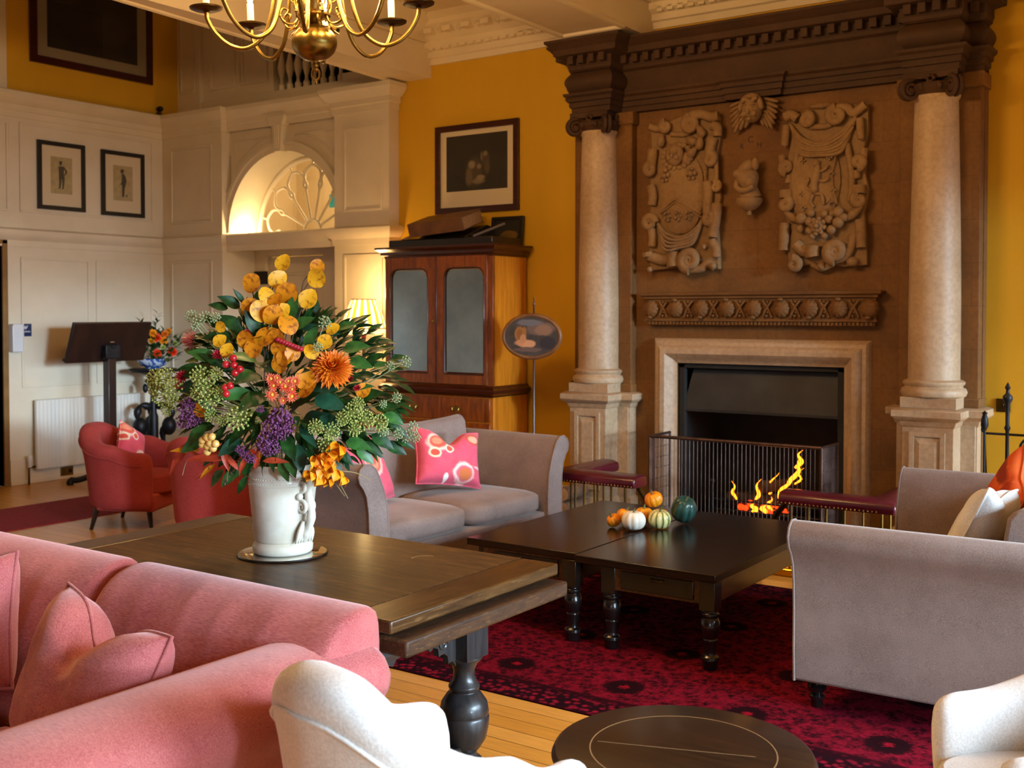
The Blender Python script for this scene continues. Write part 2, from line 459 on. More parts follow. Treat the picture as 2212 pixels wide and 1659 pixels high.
# ------------------------------------------------------------------ material library
MT = dict(
    floor=m_floor('oak boards'),
    yellow=m_plain('yellow wall paint', 'cc9c14', 'd4a41c', .8, 1.5, bmp=.12, bscale=260, stretch=(1, 1, .3)),
    white=m_plain('cream white paint', 'e2d6c0', 'd9ccb4', .45, 2.0),
    ceil=m_plain('ceiling paint', 'e4d3b4', 'dcc9a6', .8, 2.0),
    plaster=m_plain('moulded plaster', 'e4d3b4', 'd8c49f', .8, 14, bmp=.5, bscale=22, bdist=.02),
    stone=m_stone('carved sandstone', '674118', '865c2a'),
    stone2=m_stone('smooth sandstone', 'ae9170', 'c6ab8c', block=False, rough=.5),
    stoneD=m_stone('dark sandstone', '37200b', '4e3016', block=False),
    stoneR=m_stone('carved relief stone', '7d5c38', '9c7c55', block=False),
    soot=m_plain('sooty iron', '161514', '242220', .75, 5, bmp=.2, bscale=40),
    hood=m_plain('blackened steel hood', '2b2b2c', '3a3a3b', .55, 3, metal=.4),
    brick=m_plain('sooty brick', '0a0908', '14100d', .9, 9, bmp=.4, bscale=30),
    oakdark=m_wood('dark worn oak', '241408', '5c3c18', 'X', 11, .5, .08, 14, .14, wear='8a5f30'),
    oakedge=m_wood('worn oak edge', '2a1707', '4e3016', 'Y', 16, .6, .03, 6, .2, wear='6e4824'),
    oakblue=m_wood('dark polished oak leg', '1d1b1c', '34302f', 'Z', 8, .38, .3, 8, .1),
    mahog=m_wood('dark mahogany', '100704', '22100a', 'X', 10, .22, .03, 14, .02),
    mahogY=m_wood('dark mahogany apron', '220f08', '5a2f18', 'Y', 10, .25, .5, 14, .03),
    ebony=m_wood('blackened turned wood', '0c0a0a', '1c1614', 'Z', 8, .25, .5, 8, .03),
    walnut=m_wood('figured walnut', '5a2608', '9c5214', 'Z', 7, .3, .4, 6, .03),
    walnutLit=m_wood('daylit walnut side', 'a85c12', 'd6821c', 'Z', 7, .35, .3, 10, .03),  # brighter walnut copy: daylight on the cabinet side put into the colour
    walnutD=m_wood('dark walnut moulding', '2a0e06', '4c1e0c', 'X', 9, .3, .4, 10, .03),
    roundwood=m_wood('dark round table wood', '1c110a', '352012', 'X', 9, .34, .1, 16, .05),
    lectern=m_plain('dark stained wood', '1d0f0b', '2b1710', .4, 9, coat=.2, stretch=(1, 1, .2)),
    black=m_plain('black iron', '15161a', '24262c', .45, 8, metal=.5, bmp=.1),
    frameblk=m_plain('black frame', '120e0c', rough=.4),
    framered=m_wood('mahogany frame', '2a0d08', '451811', 'X', 8, .3, .4, 8, .02),
    brass=m_plain('aged brass', 'a98a48', '857036', .3, 7, metal=1),
    brassD=m_plain('dark brass', '5c4622', '3e2f18', .35, 7, metal=1),
    wire=m_plain('coppery brown wire', '6a5248', '4a3830', .4, 7, metal=.8),
    gold=m_plain('polished brass', 'd9a83a', 'c4902a', .15, 7, metal=1),
    chrome=m_plain('silvered metal', 'c8c8c8', rough=.25, metal=1),
    grey=m_fabric('mushroom velvet', '6f5d56', '948078', 260, big=4, sheen=.35, tint='e8d8cc'),
    red=m_fabric('coral red weave', '9e4044', 'd27e78', 420, big=3, sheen=.6, tint='ffe0dc', stretch=(.1, 1, 1), bmp=.35),
    redc=m_fabric('brick red weave', '8e2f30', 'b04743', 200, big=3, sheen=.2, tint='e09088'),
    cream=m_fabric('pale oatmeal wool', 'd2cdc6', 'eeeae4', 150, big=6, sheen=.6, tint='ffffff', bmp=.5),
    leather=m_plain('oxblood leather', '4a0f1c', '5e1626', .28, 5, bmp=.15, bscale=90, coat=.2),
    runner=m_plain('red carpet', '7a1420', '8e1c28', .95, 30, bmp=.4, bscale=200),
    rug=m_rug('red oriental carpet'),
    ceramic=m_plain('cream glazed stoneware', 'e2dbcb', 'cfc3ae', .4, 9, coat=.3),
    mirror=m_plain('old mirror glass', '9fb2bd', '879aa6', .06, 3, metal=1),
    mirrord=m_plain('mirror disc', 'd8d2c6', rough=.03, metal=1),
    paper=m_plain('ivory mount paper', 'd8c8aa', rough=.8),
    paper2=m_plain('aged print paper', 'b7a67c', 'a8966c', .8, 20),
    ink=m_plain('grey ink', '3a382f', '55503f', .8, 60),
    rad=m_plain('radiator enamel', 'dcd7cc', rough=.35),
    plastic=m_plain('white plastic', 'd9d9dc', rough=.35),
    navy=m_plain('navy sign', '1e2c58', rough=.4),
    wtext=m_plain('white lettering', 'e6e8ee', rough=.5),
    glass=m_glass('window glass'),
    picglass=m_glass('picture glass', gloss=.03),
    leafD=m_plain('dark green leaf', '10280f', '24501a', .42, 3, spec=.3),
    leafM=m_plain('mid green leaf', '25551f', '3f7230', .4, 3),
    leafG=m_plain('blue green leaf', '1c4430', '2c5a40', .4, 3, spec=.35),
    leafY=m_plain('golden leaf', 'e6a512', 'a8640e', .5, 4, lo=.52, hi=.68),
    leafO=m_plain('amber leaf', 'de8a0a', '94480a', .5, 4, lo=.5, hi=.68),
    leafR=m_plain('rust red leaf', 'a8301a', 'c84a26', .5, 3),
    stem=m_plain('plant stem', '5a5f2a', '6f6a3a', .6, 12),
    umbel=m_plain('green umbel', '93a046', 'b5bb6a', .6, 60),
    umbelP=m_plain('pale green umbel', '8c9a68', 'a9b487', .6, 60),
    purple=m_plain('purple blossom', '5a2450', '8a4a7a', .7, 90),
    chrys=m_plain('orange petals', 'e0640c', 'f08a1c', .5, 40),
    coral=m_plain('coral petals', 'e2482a', 'f0805a', .5, 40),
    coralC=m_plain('yellow flower eye', 'e8b03a', rough=.6),
    pink=m_plain('pink petals', 'e07a90', 'f0b0b8', .5, 40),
    crimson=m_plain('crimson petals', '8e0f22', 'b3182c', .5, 30),
    berryR=m_plain('red berry', 'b01420', 'd02a2e', .2, 8, coat=.4),
    berryY=m_plain('yellow berry', 'e8b050', 'f0c878', .25, 8, coat=.3),
    lantern=m_plain('orange papery blossom', 'f08a06', 'f7a81c', .5, 18),
    pwhite=m_plain('white pumpkin skin', 'efe9dc', 'e4dac6', .4, 8),
    porange=m_plain('orange pumpkin skin', 'e8820c', 'f09c1c', .35, 8),
    pgreen=m_plain('dark green squash skin', '1b3a34', '2e544b', .3, 6, coat=.2),
    logs=m_plain('log bark', '5a4030', '8a6a50', .9, 8, bmp=.5, bscale=30),
    logend=m_plain('sawn log end', 'b8895c', 'cfa67a', .8, 14),
    coal=m_plain('charred log', '120d0b', '2c211c', .9, 12, bmp=.5, bscale=30),
    ember=m_emit('glowing ember', 'ff3a0c', 2),
    flame=m_emit('flame', 'ff7a14', 5),
    bulb=m_emit('lit bulb', 'ffd9a0', 25),
    candle=m_plain('ivory candle tube', 'efe0b8', rough=.5),
    book=m_plain('brown calf binding', '5a3a20', '70492a', .5, 9),
    pages=m_plain('aged page edges', 'a97c4c', '8f6439', .85, 40, stretch=(1, 1, 8)),
    bluewhite=m_plain('blue and white china', 'c8d4e8', '2d55a0', .2, 22, coat=.4, lo=.48, hi=.52),
    dark=m_plain('unlit gallery shade', '1a1712', rough=.9),  # walls of the gallery room: its unlit shade put into the colour
    exit=m_emit('lit exit sign', '0f7a6a', .6),
    teal=m_plain('green figure sign', 'e8f0ec', rough=.5),
    striped=None,
)
W = MT['white']

# striped squash: green ribs on cream
def m_squash():
    m, nt, b = newmat('striped squash skin')
    tc = nt.nodes.new('ShaderNodeTexCoord'); sx = nt.nodes.new('ShaderNodeSeparateXYZ'); nt.links.new(tc.outputs['Object'], sx.inputs[0])
    at = N(nt, 'ShaderNodeMath', operation='ARCTAN2'); nt.links.new(sx.outputs[1], at.inputs[0]); nt.links.new(sx.outputs[0], at.inputs[1])
    ml = N(nt, 'ShaderNodeMath', operation='MULTIPLY'); nt.links.new(at.outputs[0], ml.inputs[0]); ml.inputs[1].default_value = 10
    nz = noisetex(nt, tc.outputs['Object'], 40, 3)
    ad = N(nt, 'ShaderNodeMath', operation='MULTIPLY_ADD'); nt.links.new(nz, ad.inputs[0]); ad.inputs[1].default_value = 3; nt.links.new(ml.outputs[0], ad.inputs[2])
    cs = N(nt, 'ShaderNodeMath', operation='COSINE'); nt.links.new(ad.outputs[0], cs.inputs[0])
    nt.links.new(ramp(nt, cs.outputs[0], [(.0, lin('d9cf8e')), (.55, lin('cfc67c')), (.9, lin('5c6a2e'))]), b.inputs['Base Color'])
    b.inputs['Roughness'].default_value = .35
    return m
MT['striped'] = m_squash()

# ------------------------------------------------------------------ the room
XL, YB, XR, YF = -10.2, 8.05, 3.5, -3.5      # left wall, chimney wall, window wall, wall behind the camera
ZC, ZC2 = 4.36, 5.9                           # ceiling over the lounge, ceiling of the tall bay
BX0, BX1 = -6.9, -6.5                         # the beam between them

f = MB(); f.slab(XL - .2, XR + .2, YF - .2, 9.8, -.08, 0); struct('floor', f, MT['floor'])
c = MB(); c.slab(-6.62, XR + .2, YF - .2, YB + .2, ZC, ZC + .1); struct('ceiling', c, MT['ceil'])
c = MB(); c.slab(XL - .2, -6.5, YF - .2, 9.8, ZC2, ZC2 + .1); struct('ceiling', c, MT['ceil'])

# yellow chimney wall with the hearth opening left in it
b = MB(); t = .35
b.slab(-6.98, -3.94, YB, YB + t, 0, ZC2); b.slab(-2.6, XR + .2, YB, YB + t, 0, ZC); b.slab(-3.94, -2.6, YB, YB + t, 1.3, ZC)
struct('wall_back', b, MT['yellow'], smooth=0)

def wall_open(axis, pos, th, a0, a1, z0, z1, ops):
    """wall slab with rectangular openings (s0, s1, zz0, zz1) along it"""
    m = MB(); ops = sorted(ops); cur = a0
    def s(p, q, lo, hi):
        if axis == 'X': m.slab(pos, pos + th, p, q, lo, hi)
        else: m.slab(p, q, pos, pos + th, lo, hi)
    for o in ops:
        s(cur, o[0], z0, z1); s(o[0], o[1], z0, o[2]); s(o[0], o[1], o[3], z1); cur = o[1]
    s(cur, a1, z0, z1); return m
WR = [(-1.2, 1.5, .45, 2.9), (1.65, 4.35, .45, 2.9), (4.5, 7.9, .45, 2.9)]
WF = [(-5.6, -4.3, .75, 2.6), (.9, 2.3, .75, 2.6)]
struct('wall_right', wall_open('X', XR, .2, YF - .2, YB + .3, 0, ZC, WR), MT['yellow'], smooth=0)
struct('wall_front', wall_open('Y', YF - .2, .2, XL, XR, 0, ZC2, WF), MT['white'], smooth=0)
def window(M_, w, h):
    e = bpy.data.objects.new('window_1', None); COL.objects.link(e); e.matrix_world = M_; e['kind'] = 'structure'
    k = MB()
    for x in (-w / 2 + .03, 0, w / 2 - .03): k.slab(x - .03, x + .03, -.03, .03, -h / 2, h / 2)
    for z in (-h / 2 + .03, -h / 6, h / 6, h / 2 - .03): k.slab(-w / 2, w / 2, -.025, .025, z - .025, z + .025)
    obj('window_frame', k, W, e, smooth=0)
    g = MB(); g.slab(-w / 2, w / 2, -.004, .004, -h / 2, h / 2); obj('window_pane', g, MT['glass'], e, smooth=0)
for (a, b_, z0, z1) in WR: window(TM((XR + .1, (a + b_) / 2, (z0 + z1) / 2), (0, 0, R(90))), b_ - a, z1 - z0)
for (a, b_, z0, z1) in WF: window(TM(((a + b_) / 2, YF - .1, (z0 + z1) / 2)), b_ - a, z1 - z0)

# left wall: white panelling below, yellow above; doorway at its near end
b = MB(); b.slab(XL - .2, XL, YF, 4.9, 0, ZC2); b.slab(XL - .2, XL, 4.9, 6.02, 2.36, ZC2); b.slab(XL - .2, XL, 6.02, 9.8, 0, ZC2)
struct('wall_left', b, W, smooth=0)
y = MB(); y.slab(XL, XL + .006, 6.1, 8.3, 3.86, ZC2); struct('wall_left', y, MT['yellow'], smooth=0)
d = MB()
d.slab(XL - .1, XL + .02, 6.02, 6.075, 0, 2.4); d.slab(XL - .1, XL + .02, 4.85, 4.9, 0, 2.4); d.slab(XL - .1, XL + .02, 4.85, 6.075, 2.36, 2.42)
dd = struct('door_2', d, m_plain('varnished door frame', '8f6a38', '7a5526', .4, 5), bevel=.004)
d = MB(); d.slab(XL - .12, XL - .08, 4.9, 6.02, .01, 2.36); obj('door_leaf', d, MT['lectern'], dd)

def rectbead(mb, axis, pos, a0, a1, z0, z1, w=.022, d=.012, out=1):
    """raised bead round a panel on a wall"""
    for (p, q, lo, hi) in ((a0, a1, z0, z0 + w), (a0, a1, z1 - w, z1), (a0, a0 + w, z0 + w, z1 - w), (a1 - w, a1, z0 + w, z1 - w)):
        if axis == 'X': mb.slab(pos, pos + d * out, p, q, lo, hi)
        else: mb.slab(p, q, pos - d * out, pos, lo, hi)
b = MB()
for (a0, a1, z0, z1) in ((6.22, 7.78, 2.68, 3.56), (5.2, 6.1, 2.68, 3.56), (6.22, 6.98, .95, 2.24), (7.06, 7.76, .95, 2.24)):
    rectbead(b, 'X', XL, a0, a1, z0, z1)
struct('trim_1', b, W, bevel=.004)
corn = [(0, 3.60), (.02, 3.60), (.02, 3.66), (.035, 3.67), (.035, 3.72), (.06, 3.735), (.09, 3.77), (.11, 3.80), (.11, 3.84), (.02, 3.865), (0, 3.865)]
rail = [(0, 2.34), (.015, 2.34), (.02, 2.40), (.05, 2.43), (.07, 2.47), (.07, 2.50), (.03, 2.52), (0, 2.525)]
b = MB(); b.sweep(corn, [(XL, YF), (XL, 7.91)][::1] if False else [(XL, 7.93), (XL, YF)][::-1]); struct('trim_2', b, W, smooth=30)
b = MB(); b.sweep(rail, [(XL, 4.0), (XL, 7.93)]); struct('trim_3', b, W, smooth=30)
b = MB(); b.slab(XL, XL + .02, 6.08, 7.93, 0, .25); b.slab(XL, XL + .028, 6.08, 7.93, 0, .04); struct('baseboard_left', b, W, bevel=.006)

# arched screen beside the chimney wall
YA = 7.91
b = MB()
b.slab(XL, -9.225, YA, 8.5, 0, 3.84)                       # left pier
b.slab(-7.6, -6.9, YA, 8.5, 0, 3.84)                       # right pier
b.slab(-9.225, -7.6, 8.02, 8.42, 3.36, 3.84)
CX, CZ, CR = -8.41, 2.54, .8
n = 40
arc = [(CX + CR * math.cos(PI * i / n), CZ + CR * math.sin(PI * i / n)) for i in range(n + 1)]
for i in range(n):
    p, q = arc[i], arc[i + 1]
    v = [(p[0], 8.02, p[1]), (q[0], 8.02, q[1]), (q[0], 8.02, 3.36), (p[0], 8.02, 3.36)]
    v += [(x, 8.42, z) for x, _, z in v]
    b.poly(v, [(0, 1, 2, 3), (7, 6, 5, 4), (0, 4, 5, 1)])
b.slab(XL, -6.9, 8.05, 8.42, 3.8, 3.845)
b.slab(-9.225, -7.6, 8.02, 8.5, 2.36, 2.5)                  # transom
struct('wall_screen', b, W, smooth=25)
b = MB()                                                    # archivolt and keystone
def arch_strip(mb, r0, r1, y0, y1, a0, a1, n=30):
    P = lambda r, a, yy: (CX + r * math.cos(a), yy, CZ + r * math.sin(a))
    def fn(i, j):
        a = a0 + (a1 - a0) * i / n
        return P(*[(r0, a, y1), (r0, a, y0), (r1, a, y0), (r1, a, y1)][j])
    mb.grid(fn, n + 1, 4, cv=True)
arch_strip(b, .8, .87, 7.985, 8.03, 0, PI); arch_strip(b, .86, .90, 7.965, 8.03, 0, PI)
struct('trim_4', b, W, smooth=30)
b = MB(); b.prism([(-.05, 0), (.05, 0), (.075, .3), (-.075, .3)], 7.93, 8.03, Matrix.Translation((CX - .01, 0, 3.33)))
b.prism([(-.095, .26), (.095, .26), (.13, .36), (-.13, .36)], 7.91, 8.03, Matrix.Translation((CX - .01, 0, 3.33)))
for q in (-.025, 0, .025): b.slab(CX - .015 + q, CX - .005 + q, 7.922, 7.94, 3.36, 3.6)
struct('trim_5', b, W, bevel=.004)
b = MB(); b.sweep(corn, [(XL, YA), (-9.225, YA), (-9.225, 7.98), (-7.6, 7.98), (-7.6, YA), (-6.9, YA), (-6.9, 8.2)][:6] + [(-6.9, 8.04)])
struct('trim_6', b, W, smooth=30)
b = MB(); b.sweep(rail, [(XL, YA), (-9.225, YA), (-9.225, 7.97), (-7.6, 7.97), (-7.6, YA), (-6.9, YA), (-6.9, 8.04)]); struct('trim_7', b, W, smooth=30)
b = MB()
rectbead(b, 'Y', YA, -10.05, -9.38, 2.66, 3.48); rectbead(b, 'Y', YA, -10.05, -9.38, .4, 2.25)
rectbead(b, 'Y', YA, -7.47, -6.98, 2.66, 3.46); rectbead(b, 'Y', YA, -7.47, -6.98, .4, 2.25)
for s_ in (-1, 1):                                          # spandrel panels following the arch
    xo, xi = CX + s_ * .72, CX + s_ * .16
    P_ = [(xo, 3.5), (xi, 3.5)] + [(CX + s_ * 1.0 * math.sin(R(a)), CZ + 1.0 * math.cos(R(a))) for a in range(12, 45, 4)]
    P_ = [(x, z if z < 3.5 else 3.5) for x, z in P_]
    b.tube([(x, 8.018, z) for x, z in P_], .012, 6, closed=True)
struct('trim_8', b, W, bevel=.004)
b = MB(); b.slab(XL, -9.225, YA - .02, YA, 0, .25); b.slab(-7.6, -6.9, YA - .02, YA, 0, .25); struct('baseboard_back', b, W, bevel=.005)

# fanlight and door in the arch
YW = 8.40
fan = MB(); HX, HZ = CX + .03, CZ + .06
def bar(pts, r=.016): fan.tube([(x, YW, z) for x, z in pts], r, 8)
bar([(CX + (CR - .02) * math.cos(PI * i / 24), CZ + (CR - .02) * math.sin(PI * i / 24)) for i in range(25)], .03)
bar([(CX - CR, CZ), (CX + CR, CZ)], .025)
bar([(HX + .12 * math.cos(PI * i / 10), HZ - .05 + .12 * math.sin(PI * i / 10)) for i in range(11)], .018)
NP = 7
for k in range(NP + 1):
    a = PI * k / NP; bar([(HX + .12 * math.cos(a), HZ - .05 + .12 * math.sin(a)), (HX + .45 * math.cos(a), HZ - .05 + .45 * math.sin(a))], .013)
for k in range(NP):                                          # looped petals
    a0, a1 = PI * k / NP, PI * (k + 1) / NP; am = (a0 + a1) / 2; P = []
    for tt, rr in ((0, .45), (.1, .5), (.02, .57), (.12, .64), (.35, .68), (.5, .69), (.65, .68), (.88, .64), (.98, .57), (.9, .5), (1, .45)):
        a = a0 + (a1 - a0) * tt; P.append((HX + rr * math.cos(a), HZ - .05 + rr * math.sin(a), 0))
    bar([(p.x, p.y) for p in catmull(P, 4)], .016)
    bar([(HX + .69 * math.cos(am), HZ - .05 + .69 * math.sin(am)), (HX + .76 * math.cos(am), HZ - .05 + .76 * math.sin(am))], .012)
w = bpy.data.objects.new('window_2', None); COL.objects.link(w); w['kind'] = 'structure'
obj('fanlight_bars', fan, W, w, smooth=60)
g = MB(); n = 24
g.poly([(CX + CR * math.cos(PI * i / n), YW, CZ + CR * math.sin(PI * i / n)) for i in range(n + 1)], [tuple(range(n + 1))]); obj('fanlight_pane', g, MT['glass'], w)
d = MB(); d.slab(-9.22, -9.06, 8.36, 8.46, 0, 2.38); d.slab(-8.2, -7.6, 8.36, 8.46, 0, 2.38); d.slab(-9.06, -8.2, 8.36, 8.46, 2.3, 2.38)
do = struct('door_1', d, W, bevel=.005)
d = MB(); d.slab(-9.05, -8.21, 8.40, 8.44, .01, 2.29)
for (x0, x1, z0, z1) in ((-8.93, -8.33, 1.25, 2.12), (-8.93, -8.33, .2, 1.1)): rectbead(d, 'Y', 8.40, x0, x1, z0, z1, .03, .014)
obj('door_leaf', d, W, do, bevel=.004)
d = MB(); d.slab(-9.2, -9.02, 8.33, 8.36, 2.0, 2.14); obj('door_closer', d, MT['black'], do, bevel=.004)
d = MB(); d.lathe([(.0, 0), (.02, .0), (.02, .02), (.012, .03), (.012, .05), (.028, .06), (.03, .08), (.015, .1), (.0005, .1)], M=TM((-8.28, 8.4, 1.02), (R(90), 0, 0)), seg=14); obj('door_knob', d, MT['brass'], do)
b = MB(); b.slab(-10.2, -6.7, 9.6, 9.7, 0, 3.8); b.slab(-9.9, -9.85, 8.5, 9.6, 0, 3.8); b.slab(-7.3, -7.25, 8.5, 9.6, 0, 3.8); b.slab(-10.2, -6.7, 8.5, 9.7, 3.72, 3.78)
struct('wall_lobby', b, MT['ceil'], smooth=0)
# lit exit sign over the lobby door
e = thing('exit_sign', 'small green exit sign with white figure glimpsed through the fanlight', 'sign', (-8.18, 8.56, 2.87))
b = MB(); b.slab(-.11, .11, -.012, .012, -.07, .07); obj('sign_panel', b, MT['exit'], e, bevel=.003)
b = MB(); b.ell((.03, -.014, .04), (.014, .003, .014), seg=10, rings=6)
b.tube([(.03, -.014, .02), (.015, -.014, -.01), (.035, -.014, -.045)], .009, 6); b.tube([(.015, -.014, -.01), (-.005, -.014, -.045)], .009, 6); b.tube([(.06, -.014, .0), (.03, -.014, .015), (0, -.014, .005)], .007, 6)
obj('running_figure', b, MT['teal'], e, label='white running figure')
b = MB(); b.slab(-.01, .01, -.01, .01, .07, .84); obj('hanger', b, W, e)
# small uplight on the arch springing
e = thing('uplight', 'small lit uplight at the left foot of the arch', 'light', (-9.1, 8.2, 2.5))
b = MB(); b.lathe([(.03, 0), (.035, .03), (.025, .03), (.022, .012), (.0005, .012)], seg=16); obj('lamp_body', b, W, e)
b = MB(); b.lathe([(.0005, .013), (.02, .014), (.0005, .0145)], seg=12); obj('lens', b, m_emit('lit lens', 'ffe2a8', 20), e)

# gallery above the screen
YG = 8.12
b = MB()
b.slab(XL, -9.82, YG, 8.5, 3.84, ZC2); b.slab(-9.82, -8.72, YG + .05, 8.4, 3.84, ZC2)
b.slab(-9.82, -6.6, YG + .02, YG + .2, 3.84, 4.0); b.slab(-7.72, -6.6, YG + .03, 8.4, 3.84, 4.07)
b.slab(-8.72, -6.6, YG + .03, 8.25, 4.62, 4.72)
rectbead(b, 'Y', YG, -10.14, -9.9, 4.12, 5.2); rectbead(b, 'Y', YG + .05, -9.7, -9.3, 4.12, 5.2, .03, .02); rectbead(b, 'Y', YG + .05, -9.2, -8.8, 4.12, 5.2, .03, .02)
struct('wall_gallery', b, W, bevel=.003, smooth=30)
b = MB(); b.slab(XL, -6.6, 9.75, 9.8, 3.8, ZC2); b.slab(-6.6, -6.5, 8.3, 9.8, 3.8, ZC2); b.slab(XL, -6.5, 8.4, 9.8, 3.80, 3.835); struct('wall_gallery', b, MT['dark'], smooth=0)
bal = thing('baluster', 'turned cream baluster of the upper gallery', 'baluster', (-8.62, 8.2, 4.0), group='balusters of the upper gallery')
b = MB(); b.lathe([(.035, 0), (.035, .06), (.02, .08), (.018, .12), (.04, .2), (.045, .25), (.03, .32), (.016, .38), (.016, .42), (.03, .47), (.03, .5), (.02, .53), (.035, .56), (.035, .62)], seg=14); obj('shaft', b, W, bal)
for k in range(1, 8): copy_tree(bal, loc=(-8.62 + .12 * k, 8.2, 4.0))

# ceiling beams with a bead along their edge, plaster cornice
b = MB(); b.poly([(x, y_, z) for z in (3.86, ZC2) for x, y_ in ((-6.5, 8.06), (-6.5, YF), (-6.62, YF), (-6.62, 4.4), (-6.9, 8.06))], [(0, 1, 2, 3, 4), (9, 8, 7, 6, 5)] + [(i, (i + 1) % 5, (i + 1) % 5 + 5, i + 5) for i in range(5)])
b.tube([(-6.61, YF, 3.87), (-6.61, 4.4, 3.87), (-6.89, 8.05, 3.87)], .03, 8)
struct('beam_1', b, MT['ceil'], smooth=25)
b = MB(); b.slab(-4.76, -4.2, YF, 8.06, 3.9, ZC); b.tube([(-4.75, YF, 3.9), (-4.75, 7.55, 3.9)], .025, 8); b.tube([(-4.21, YF, 3.9), (-4.21, 7.55, 3.9)], .025, 8)
b.tube([(-4.75, 7.54, 3.9), (-4.21, 7.54, 3.9)], .025, 8)
struct('beam_2', b, MT['ceil'], smooth=25)
pc = [(0, 3.97), (.02, 3.97), (.03, 4.02), (.05, 4.03), (.05, 4.08), (.1, 4.11), (.1, 4.16), (.14, 4.18), (.2, 4.24), (.26, 4.27), (.26, 4.31), (.32, 4.34), (.32, ZC), (0, ZC)]
b = MB(); b.sweep(pc, [(-6.5, YB), (-4.76, YB)]); b.sweep(pc, [(-4.2, YB), (XR, YB)])
for x0, x1 in ((-6.5, -4.78), (-4.18, XR)):
    x = x0 + .05
    while x < x1 - .05: b.slab(x, x + .05, YB - .1, YB - .04, 4.085, 4.125); x += .09
    x = x0 + .1
    while x < x1 - .15: b.slab(x, x + .09, YB - .24, YB - .12, 4.2, 4.245); b.ell((x + .15, YB - .17, 4.225), (.03, .05, .025), seg=8, rings=5); x += .21
struct('trim_9', b, MT['ceil'], smooth=30)
b = MB(); P = [(-6.5, YF), (-6.5, YB)]
pc2 = [(0, 4.16), (.03, 4.16), (.05, 4.2), (.12, 4.26), (.18, 4.3), (.22, ZC), (0, ZC)]
b.sweep(pc2, [(-6.5, YF), (-6.5, YB)]); b.sweep(pc2, [(-4.76, YB), (-4.76, YF)]); b.sweep(pc2, [(-4.2, YF), (-4.2, YB)])
struct('trim_10', b, MT['ceil'], smooth=30)
b = MB(); b.slab(-6.98, -4.83, YB - .025, YB, 0, .22); b.slab(-1.67, XR, YB - .025, YB, 0, .22); struct('baseboard_back', b, W, bevel=.006)

# ------------------------------------------------------------------ camera
cam = bpy.data.cameras.new('camera'); co = bpy.data.objects.new('camera', cam); COL.objects.link(co)
FPX, PITCH, HZN = 2400.0, 1.5, 674.0
cam.sensor_width = 36; cam.lens = FPX / 2212 * 36
co.location = (0, 0, 1.7); co.rotation_euler = (R(90 - PITCH), 0, R(34.8))
PV = HZN + FPX * math.tan(R(PITCH))
cam.shift_y = -(829.5 - PV) / 2212
cam.clip_start = .05
cam.dof.use_dof = True; cam.dof.focus_distance = 4.3; cam.dof.aperture_fstop = 4.5
SC.camera = co

# ------------------------------------------------------------------ light
def area(name, loc, rot, sx, sy, p, col, spread=180):
    l = bpy.data.lights.new(name, 'AREA'); l.shape = 'RECTANGLE'; l.size = sx; l.size_y = sy; l.energy = p; l.color = col; l.spread = R(spread)
    o = bpy.data.objects.new(name, l); COL.objects.link(o); o.location = loc; o.rotation_euler = rot; return o
def point(name, loc, p, col, r=.03):
    l = bpy.data.lights.new(name, 'POINT'); l.energy = p; l.color = col; l.shadow_soft_size = r
    o = bpy.data.objects.new(name, l); COL.objects.link(o); o.location = loc; return o
DAY = (.60, .81, 1.0); WARM = (1.0, .62, .27)
for (a, b_, z0, z1), p in zip(WR, PW_R):
    area('daylight', (XR + .35, (a + b_) / 2, (z0 + z1) / 2 + .1), (0, R(90 - DTILT), 0), z1 - z0, b_ - a, p, DAY, DSPREAD)
for (a, b_, z0, z1), p in zip(WF, PW_F):
    area('daylight', ((a + b_) / 2, YF - .35, (z0 + z1) / 2 + .1), (R(90 - DTILT), 0, 0), b_ - a, z1 - z0, p, DAY, DSPREAD)
sl = bpy.data.lights.new('low hazy sun', 'SUN'); sl.energy = SUN_E; sl.color = DAY; sl.angle = R(SUN_A)
so_ = bpy.data.objects.new('low hazy sun', sl); COL.objects.link(so_); so_.location = (8, 3, 4)
so_.rotation_euler = Vector((-1, SUN_Y, -math.tan(R(SUN_EL)))).to_track_quat('-Z', 'Y').to_euler()
w = bpy.data.worlds.new('world'); SC.world = w; w.use_nodes = True
w.node_tree.nodes['Background'].inputs[0].default_value = (.75, .86, 1, 1); w.node_tree.nodes['Background'].inputs[1].default_value = .25
SC.view_settings.view_transform = 'Standard'; SC.view_settings.look = 'None'; SC.view_settings.gamma = 1; SC.view_settings.use_curve_mapping = False
SC.view_settings.exposure = EXPO
SC.cycles.max_bounces = 8; SC.cycles.diffuse_bounces = 4; SC.cycles.glossy_bounces = 3; SC.cycles.transparent_max_bounces = 8
SC.cycles.caustics_reflective = False; SC.cycles.caustics_refractive = False
SC.cycles.sample_clamp_indirect = 4
SC.cycles.use_denoising = True
point('arch uplight', (-9.08, 8.2, 2.56), 9, (1, .72, .36), .02)
point('lobby lamp', (-8.4, 9.0, 3.3), 22, (1, .75, .4), .1)

# ------------------------------------------------------------------ the chimneypiece
chim = thing('chimneypiece', 'tall carved sandstone chimneypiece with two columns and two coats of arms over the fire', 'fireplace', (-3.27, 8.0, 0))
YP = 7.95
def cp(name, mb, mat, parent=None, **k): return obj(name, mb, mat, parent or chim, world=True, **k)
b = MB()
b.slab(-4.84, -3.94, YP, 8.06, 0, 3.32); b.slab(-2.6, -1.665, YP, 8.06, 0, 3.32); b.slab(-3.94, -2.6, YP, 8.06, 1.3, 3.32)
cp('overmantel_panel', b, MT['stone'], smooth=0)
